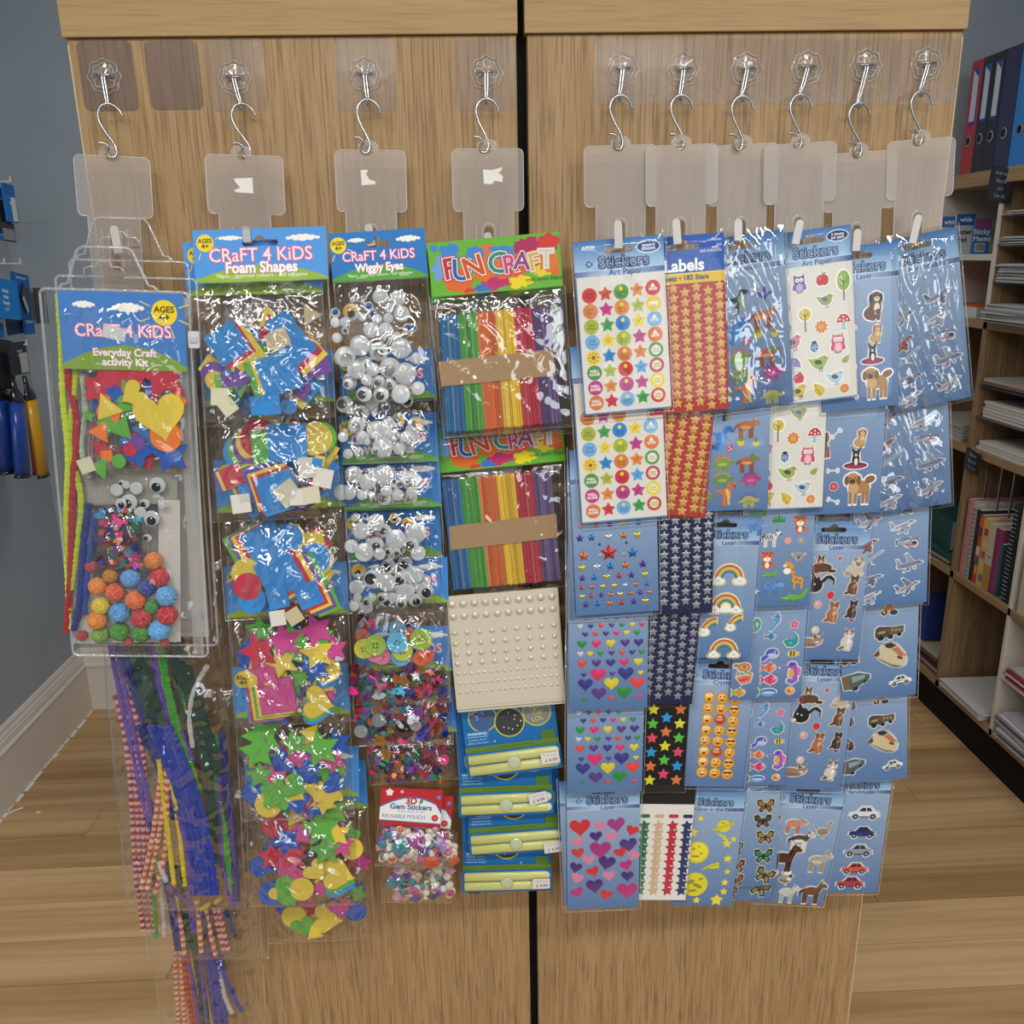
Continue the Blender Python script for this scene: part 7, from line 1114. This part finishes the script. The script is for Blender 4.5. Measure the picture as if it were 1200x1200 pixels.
card('carded_tool', (-18, 276), (7, 275), (-16, 284), -1.29, [BB, '88b4d8'], 'blue card end below the dark grey boxed tool', None)
card('carded_tool', (14, 318), (33, 320), (17, 372), -1.255, ['16549c', '1c60ac', '184c88'], 'dark blue card with black and silver pliers on it', None, (['HEAVY DUTY'], .5, .1, .1, 9, 'c8d8e8'), extra=pliers)
card('carded_tool', (-24, 322), (19, 323), (-20, 371), -1.24, ['1480d8'], 'bright blue card with white lettering reading metal hole punch', None, (['Metal', 'Hole', 'Punch', 'x 2'], .62, .3, .15, 13, 'f0f4f8'))
for i, (x, lab) in enumerate(((34, 'grey metal comb blade just right of the blue cards'), (40, 'black comb blade hanging between two grey ones'), (46, 'outermost dark comb blade to the right of the blue cards'))):
    f = wfr((x-1, 337), (x+6, 338), (x+4, 379), -1.30+i*.02); t = thing('comb_blade', lab, 'tool', None, M=f.M); mb = MB(); mb.prism(rrect(0, -f.h, f.w, 0, 2), -1.5, 1.5, ['9c9a90', '1c1e22', '30343a'][i], True); link('blade', mb.mesh('blade'), t, 'gloss')
    mb = MB(); mb.prism(rrect(f.w*.3, -f.h*.9, f.w*.55, -f.h*.1, 1), 1.6, 2.2, '50545a'); link('spine', mb.mesh('spine'), t, 'gloss')
card('carded_tool', (-16, 368), (3, 368), (-16, 391), -1.27, ['1c6cb8', 'd4d8dc'], 'blue tag with barcode at the picture edge below the blue cards', None)
card('carded_tool', (8, 374), (26, 374), (12, 393), -1.29, ['1e3c5c', '2c5c8c'], 'dark transparent tag left of the small blue tag', None)
card('carded_tool', (28, 374), (39, 374), (31, 392), -1.28, ['1c64b0', '8cb4d8'], 'small blue tag hanging under the comb blades', None)
card('scissor_pack', (-8, 396), (14, 398), (-4, 455), -1.28, ['26282c', '3c3e42', '1c1c20'], 'black scissor header card at the picture edge', None)
card('scissor_pack', (10, 402), (30, 402), (17, 440), -1.25, ['2c2e34', '33363c', 'b8b8b4'], 'black scissor header card with white barcode label', None, (['RAZOR', 'TOOLS'], .55, .28, .14, 8, 'c8ccd0'))
for TL, TR, BL, c_, X, lab in (((-12, 468), (12, 468), (4, 555), '1c3c88', -1.30, 'dark blue craft knife sleeve at the picture edge'), ((30, 470), (40, 470), (40, 556), 'a83420', -1.30, 'red craft knife sleeve behind the yellow one'), ((11, 469), (28, 470), (18, 560), '1c48a4', -1.26, 'blue craft knife sleeve, second from the picture edge'), ((29, 468), (42, 468), (52, 556), 'd8a01c', -1.25, 'yellow craft knife sleeve, rightmost on the wall')):
    f = wfr(TL, TR, BL, X); t = thing('craft_knife', lab, 'craft tool', None, M=f.M)
    mb = MB(); mb.tube([(f.w*.5, -f.h+4, 0), (f.w*.5, -f.h*.5, 0), (f.w*.5, -3, 0)], f.w*.42, c_, 14, flat=.5); link('sleeve', mb.mesh('sl', True), t, 'puffy')
    mb = MB(); mb.tube([(f.w*.5, -f.h-3, 0), (f.w*.5, -f.h+5, 0)], f.w*.45, '141416', 14, flat=.5); link('end_cap', mb.mesh('cap', True), t, 'gloss')
    mb = MB(); mb.tube([(f.w*.5, -4, 0), (f.w*.5, 3, 0), (f.w*.4, 30, 0), (f.w*.3, 62, 0)], lambda i: [f.w*.46, f.w*.44, f.w*.2, f.w*.14][i], '1a1a1e', 12, flat=.5); link('handle', mb.mesh('hd', True), t, 'gloss')
# ---------------------------------------------------------------- bookcase on the right
X0, X1 = 1.50, 1.826
bc = thing('bookcase', 'oak and white bookcase along the right wall full of paper and notebooks', 'bookcase', None, (X0, .2, 0))
def bk(n, a, b, m, col='ffffff', bev=.0012): return boxm(n, (a[0]-X0, a[1]-.2, a[2]), (b[0]-X0, b[1]-.2, b[2]), col, m, bc, bevel=bev)
bk('top_board', (X0-.012, .2, 1.722), (X1, 1.835, 1.762), 'oak_board')
for z in (1.342, .965, .562, .175):
    bk('shelf', (X0, .2, z-.024), (X1, 1.835, z), 'oak_board')
bk('under_shelf_shade', (X0+.05, .2, 0.0), (X1, 1.835, .15), 'gap_or_shade_black')  # black block standing in for the shade under the bottom shelf
bk('upright', (X0, 1.47, .15), (X1, 1.492, 1.722), 'oak_shelf')
bk('upright', (X0, 1.165, .15), (X1, 1.18, .9), 'white_board')
bk('upright', (X0, .6, .15), (X1, .62, 1.722), 'oak_shelf'); bk('upright', (X0, .2, .15), (X1, .22, 1.722), 'oak_shelf')
bk('edge_strip', (X0-.0015, 1.4705, 1.343), (X0-.0002, 1.4915, 1.7215), 'white_board', bev=0)
bk('end_board', (X0, 1.815, 1.342), (X1, 1.834, 1.722), 'white_board'); bk('end_board', (X0, 1.815, .15), (X1, 1.834, 1.318), 'oak_shelf')
bk('white_shelf', (X0+.004, 1.4925, 1.512), (X1, 1.8145, 1.53), 'white_board')
for z in (1.63, 1.55, 1.45): bk('paper_tray', (X0-.003, 1.02, z), (X1, 1.4695, z+.003), 'pad_dusty', bev=0)
bk('back_board', (X1, .2, .15), (X1+.002, 1.835, 1.722), 'oak_shelf', bev=0)
def bxt(name, a, b, col, label, cat, grp=None, m='matte', rz=0, parts=None):
    c = ((a[0]+b[0])/2, (a[1]+b[1])/2, a[2]); t = thing(name, label, cat, grp, c); t.rotation_euler = (0, 0, R(rz))
    mb = MB(1); mb.box((a[0]-c[0], a[1]-c[1], 0), (b[0]-c[0], b[1]-c[1], b[2]-a[2]), col); link('cover', mb.mesh('cover'), t, m)
    if parts: parts(t, a, b, c)
    return t
# lever arch files
def arch(col, white=True, ring=True):
    def f(t, a, b, c):
        h = b[2]-a[2]; w_ = b[1]-a[1]; x = a[0]-c[0]
        def pl(n, y0, y1, z0, z1, cl, m='matte', o=.0008):
            mb = MB(1); mb.box((x-o, y0, z0), (x, y1, z1), cl); return link(n, mb.mesh(n), t, m)
        if white:
            pl('spine_label', -w_*.28, w_*.24, h*.44, h*.93, '2c4c9c'); pl('label_paper', -w_*.25, w_*.21, h*.47, h*.92, 'c0c8d4', o=.0014)
            mb = MB(1); mb.add([(x-.0016, -w_*.25, h*.85), (x-.0016, w_*.21, h*.92), (x-.0016, -w_*.25, h*.92)], [(0, 1, 2)], '2c4c9c'); link('label_corner', mb.mesh('corner'), t, 'print')
        mb = MB(1); n = 20; R0, R1 = .016, .011
        P0 = [(x-.0015, R0*math.cos(2*math.pi*i/n), h*.3+R0*math.sin(2*math.pi*i/n)) for i in range(n)]; P1 = [(x-.003, R1*math.cos(2*math.pi*i/n), h*.3+R1*math.sin(2*math.pi*i/n)) for i in range(n)]
        mb.add(P0+P1, [(i, (i+1) % n, n+(i+1) % n, n+i) for i in range(n)], 'ffffff'); link('finger_ring', mb.mesh('ring'), t, 'chrome')
        mb = MB(1); mb.add([(x-.0012, p[1]*.68, (p[2]-h*.3)*.68+h*.3) for p in P0], [tuple(range(n))], '18181a'); link('finger_hole', mb.mesh('hole'), t, 'matte')
    return f
yy = 1.735
for col, wd, lab, wh in (('b02838', .062, 'red lever arch file on top of the bookcase', True), ('1a1c20', .055, 'black lever arch file next to the red one', True), ('16181c', .055, 'second black lever arch file, nearer the navy one', True), ('242650', .075, 'plain navy lever arch file beside the bright blue one', False), ('2480d0', .072, 'bright blue lever arch file at the right picture edge', False), ('2480d0', .072, 'bright blue lever arch file just outside the right edge', False)):
    bxt('lever_arch_file', (X0+.005, yy-wd+.001, 1.762), (X0+.285, yy, 2.078), col, lab, 'file', 'lever arch files' if 0 else None, 'puffy', parts=arch(col, wh)); yy -= wd+.001
# letter pads standing on the white shelf, covers facing the aisle end
def padthing(px0, px1, py0, py1, Y, cols, label, lines, top=None):
    P0 = W(px0, py0, 1, Y); P1 = W(px1, py0, 1, Y); z0 = 1.5305; h = P0.z-z0; w_ = P1.x-P0.x
    t = thing('writing_pad', label, 'notepad', None, (P0.x, Y, z0)); mb = MB(1); mb.box((0, 0, 0), (w_, .009, h), cols[0]); link('pad', mb.mesh('pad'), t, 'print')
    mb = MB(1); mb.box((0.0, -.0007, h*.72), (w_, -.0001, h), cols[1]); link('cover_band', mb.mesh('band'), t, 'print')
    mb = MB(1000*.001)
    for s_, x, z, sz, c_ in lines:
        vs, fs = text_geo(s_, .02, 'CENTER'); mb.add([(w_*x+v[0]*sz, -.0013, h*z+v[1]*sz) for v in vs], fs, c_)
    link('lettering', mb.mesh('lett'), t, 'print')
    if top: mb = MB(1); mb.box((w_*.12, -.001, h*.05), (w_*.75, -.0004, h*.3), 'e0e0e0'); [mb.box((w_*(.18+.07*i), -.0016, h*.08), (w_*(.18+.07*i+.03), -.0011, h*.28), '222222') for i in range(8)]; link('barcode', mb.mesh('bar'), t, 'print')
padthing(1105, 1124, 254, 304, 1.74, ['c8ccd0', '2468b0'], 'writing pad at the left of the white shelf, half hidden', [('while', .5, .85, .018, 'e8e8e8')])
padthing(1122, 1144, 251, 302, 1.72, ['b8bcc4', '2060ac'], 'grey writing pad with blue top, middle of the white shelf', [('while', .5, .86, .018, 'e8e8e8'), ('Letter', .45, .55, .02, '2c3038'), ('Pad', .4, .36, .02, '2c3038')])
padthing(1144, 1163, 256, 304, 1.70, ['2470c0', '8c4c84'], 'blue writing pad with white lettering and barcode, right of the grey one', [('Sticky', .45, .62, .022, 'f0f0f4'), ('Memo', .5, .42, .022, 'f0f0f4')], True)
# paper stacks: a pile made of separate thin sheets groups
def pile(x0, x1, y0, y1, z, n, th, cols, label, cat='paper stack', name='paper_stack', jit=.008, seed=1, ang=0, grp=None, m='matte'):
    rd = random.Random(seed); c = ((x0+x1)/2, (y0+y1)/2, z); t = thing(name, label, cat, grp, c)
    for i in range(n):
        mb = MB(1); dx, dy = rd.uniform(-jit, jit), rd.uniform(-jit, jit); w_ = (x1-x0)/2; l = (y1-y0)/2
        mb.box((-w_, -l, 0), (w_, l, th*.82), cols[i % len(cols)]); o = link('booklet' if th > .004 else 'sheet', mb.mesh('sheet'), t, m); o.location = (dx, dy, i*th); o.rotation_euler = (0, 0, R(ang+rd.uniform(-3, 3)*jit*100))
    return t
WH = ['c8c8c6', 'b8bcc0', 'd0cec8', 'a8acb0']
pile(X0+.0, X0+.28, 1.16, 1.45, 1.634, 6, .0022, WH, 'thin sheaf of white paper in the top wire tray', seed=2, jit=.012)
pile(X0+.0, X0+.28, 1.14, 1.45, 1.554, 9, .0026, WH, 'sheaf of loose white paper in the second tray down', seed=3, jit=.014)
pile(X0-.005, X0+.27, 1.1, 1.45, 1.454, 18, .0028, WH, 'thick sheaf of grey white paper in the third tray down', seed=4, jit=.01)
pile(X0-.03, X0+.26, 1.14, 1.455, 1.3425, 12, .0042, ['c4c4c2', '8c9094', 'b4b4b0'], 'fanned pile of magazines on the oak shelf under the trays', seed=5, jit=.007, ang=-2)
bk_or = bxt('folder', (X0+.01, 1.585, 1.3425), (X0+.26, 1.79, 1.375), 'c0c4c4', 'orange topped folder lying beyond the magazines', 'folder', rz=6, parts=lambda t, a, b, c: boxm('orange_cover', (-.124, -.1, .0326), (.124, .1, .036), 'c4602c', 'matte', t))
pile(X0+.0, X0+.27, 1.1, 1.46, 1.16, 5, .004, ['9a9c90', '5c6468', 'a86048', 'b8b8b4'], 'slim spread of leaflets on the glass ledge below the magazines', seed=6, jit=.012)
bk('paper_tray', (X0, 1.0, 1.153), (X1, 1.4695, 1.158), 'pad_dusty', bev=0)
bk('paper_tray', (X0, 1.0, 1.06), (X1, 1.4695, 1.064), 'pad_dusty', bev=0)
pile(X0+.015, X0+.26, 1.13, 1.455, 1.0645, 5, .0095, ['d0ccc4', 'c8c4bc'], 'stack of five thick white drawing pads', seed=7, jit=.004, name='pad_stack')
pile(X0+.01, X0+.26, 1.1, 1.455, .9655, 3, .009, ['d0ccc4', 'c4c0b8'], 'stack of three white pads on the shelf below the five pads', seed=8, jit=.005, name='pad_stack')
bxt('plastic_wallet', (X0+.0, .95, .9955), (X0+.22, 1.2, 1.0), 'c8b43c', 'yellow topped booklet lying on the white pads', 'booklet', rz=8)
bxt('document_wallet', (X0+.0, .93, .9656), (X0+.2, 1.09, .974), '1c4c9c', 'blue plastic wallet lying at the front of the shelf', 'folder', rz=0)
pile(X0+.01, X0+.27, 1.55, 1.79, .9655, 6, .009, ['b8b4a8', 'a8a498'], 'far stack of cream pads beyond the oak upright', seed=9, jit=.004, name='pad_stack')
pile(X0+.01, X0+.28, 1.52, 1.79, .5625, 4, .008, ['24504c', '8c8c88', '1c4440'], 'green and grey notebooks lying in the far bay', 'notebook pile', 'notebook_stack', seed=10, jit=.012)
bxt('notebook', (X0+.04, 1.56, .5955), (X0+.27, 1.80, .70), '1e4c48', 'dark green spiral notebook standing in the far bay', 'notebook', rz=-4, parts=lambda t, a, b, c: boxm('page_block', (-.113, -.1215, .004), (.113, -.1202, .10), 'a8aca8', 'matte', t))
bxt('notebook', (X0+.015, 1.62, .255), (X0+.26, 1.66, .42), '18307c', 'navy spiral notebook standing low in the far bay', 'notebook', parts=lambda t, a, b, c: [boxm('spiral_ring', (-.12+i*.012, -.023, .155), (-.116+i*.012, .0, .172), '20284c', 'gloss', t) for i in range(20)])
pile(X0+.01, X0+.26, 1.51, 1.78, .1755, 6, .012, ['7c3c38', 'a8a48c', '2c2c28', '5c3434'], 'low pile of patterned books at the bottom of the far bay', 'book pile', 'book_stack', seed=11, jit=.006)
# notebooks standing in a row
NB = [('b87c80', .016, .245, 'pale pink notebook at the far end of the standing row', None), ('c88c8c', .014, .24, 'second pale pink notebook in the standing row', None), ('b8b0a4', .02, .238, 'cream spiral notebook beside the pink ones', 's'), ('20242c', .022, .225, 'black notebook with elastic, standing in the row', 'e'), ('c8541c', .018, .215, 'notebook with red, orange and blue splashed cover', 'm'), ('c8a864', .03, .212, 'yellow patterned notebook with red and blue wedges', 'p'), ('b8b49c', .034, .205, 'cream notebook with a kraft lower half and script', 'k'), ('7c2c5c', .015, .20, 'plum notebook right of the cream and kraft one', None), ('8c3468', .015, .20, 'second plum notebook, nearer the green spiral one', None), ('2c5454', .012, .16, 'small teal notebook low beside the plum ones', None)]
y = 1.455
for col, wd, h, lab, k in NB:
    def pt(t, a, b, c, k=k, wd=wd, h=h):
        x = a[0]-c[0]
        def q(y0, y1, z0, z1, cl, n='print_patch'): boxm(n, (x-.0009, y0, z0), (x-.0001, y1, z1), cl, 'print', t)
        boxm('page_block', (x+.004, -wd*.36, h-.0006), (.1, wd*.36, h+.0012), 'c8c4b8', 'matte', t)
        if k == 's':
            for i in range(16): boxm('spiral_ring', (x-.004, -wd*.35, .01+i*.014), (x+.002, wd*.35, .014+i*.014), '7c7c78', 'gloss', t)
        if k == 'm':
            for i, cc in enumerate(('c83024', 'e08c1c', '2c6484', 'd8c8a0', 'c04818', '1c3c5c', 'd8641c')): q(-wd*.5+(i % 2)*wd*.2, wd*.5-(i % 3)*wd*.15, h*i/7.2, h*(i+.9)/7.2, cc)
        if k == 'p':
            for i, cc in enumerate(('5c6c94', 'c8b47c', 'b8485c', 'd0b87c', 'b03c50')): q(-wd*.45, wd*(.1+.08*(i % 3)), h*(.08+i*.17), h*(.18+i*.17), cc)
        if k == 'k': q(-wd*.5, wd*.5, 0, h*.38, 'a8843c'); q(-wd*.3, wd*.2, h*.5, h*.515, '4c4840')
        if k == 'e': q(-wd*.5, -wd*.35, h*.3, h*.45, 'a83c4c')
    bxt('notebook', (X0+.008, y-wd+.0008, .5625), (X0+.19, y, .5625+h), col, lab, 'notebook', None, 'matte', parts=pt); y -= wd+.0006
def spiral(t, a, b, c):
    for i in range(22): 
        z = .012+i*.0125; boxm('spiral_ring', (a[0]-c[0]-.007, -.012, z), (a[0]-c[0]+.004, .012, z+.004), '8c9090', 'chrome', t)
bxt('spiral_notebook', (X0+.01, 1.20, .5625), (X0+.22, 1.232, .5625+.29), '1c2e2c', 'tall dark green spiral notebook before the white upright', 'notebook', parts=spiral)
bxt('notebook', (X0+.0, 1.05, .5625), (X0+.2, 1.14, .77), 'b8b0a0', 'cream covered pad beyond the white upright at the right edge', 'notebook')
bk('rail_wire', (X0+.02, 1.40, .82), (X0+.024, 1.404, .94), 'chrome', bev=0); bk('rail_wire', (X0+.02, 1.33, .80), (X0+.024, 1.334, .94), 'chrome', bev=0); bk('rail_wire', (X0+.02, 1.27, .80), (X0+.024, 1.274, .94), 'chrome', bev=0)
pile(X0-.01, X0+.28, 1.215, 1.445, .1755, 7, .0035, ['c4c4c4', 'b8babc', 'cccccc'], 'ream of large white paper sheets on the bottom shelf', seed=12, jit=.005)
pile(X0+.0, X0+.26, .8, 1.14, .36, 6, .006, ['8c2834', 'b8b0b0', 'c0b8b8', '94303c'], 'pile of red backed exercise pads right of the white upright', 'notebook pile', 'notebook_stack', seed=13, jit=.006)
bk('white_shelf', (X0, .62, .345), (X1, 1.1645, .359), 'white_board')
pile(X0-.005, X0+.26, .78, 1.14, .1755, 16, .0045, ['a8a8ac', '7c7c80', 'c0c0c4'], 'thick stack of grey magazines on the bottom shelf at the right edge', seed=14, jit=.008)
# black hand written signs on the shelf edges
def sign(px, py, Y, w_, h_, z_, label, lines, rx):
    p = W(px, py, 0, X0-.014); t = thing('chalk_sign', label, 'sign', None, p); t.rotation_euler = (0, R(rx), R(-78))
    mb = MB(); n = 10; cf = lambda i: (w_*i/n, 0, 7*math.sin(math.pi*i/n*.8))
    vs = []; 
    for i in range(n+1):
        u = i/n; zz = 8*(1-math.cos(u*1.9)); vs += [(-w_/2, zz-h_*0, -h_*u), (w_/2, zz, -h_*u)]
    mb.add(vs, [(2*i, 2*i+1, 2*i+3, 2*i+2) for i in range(n)], '141820'); o = link('sign_sheet', mb.mesh('sheet', True), t, 'puffy'); sd = o.modifiers.new('thick', 'SOLIDIFY'); sd.thickness = .0012
    mb = MB(); 
    for k, (s_, sz, c_) in enumerate(lines):
        u = (k+.8)/(len(lines)+.6); g_, fs = text_geo(s_, .0, 'CENTER'); mb.add([(v[0]*sz, 8*(1-math.cos(u*1.9))-1.6-(v[1]*sz)*.1, -h_*u+v[1]*sz) for v in g_], fs, c_)
    link('lettering', mb.mesh('signtext'), t, 'print')
sign(1178, 196, 0, 95, 92, 0, 'curled black sign under the lever arch files', [('lever arch', 14, '9ca8ac'), ('files £3', 14, '9ca8ac'), ('each', 13, '9ca8ac'), ('2 for £5', 13, '9ca8ac')], 12)
sign(1142, 528, 0, 62, 72, 0, 'curled black sign above the standing notebooks', [('Note', 13, 'a8b0b4'), ('Books', 13, 'a8b0b4'), ('A4 A5', 14, '5c8cb0')], 10)
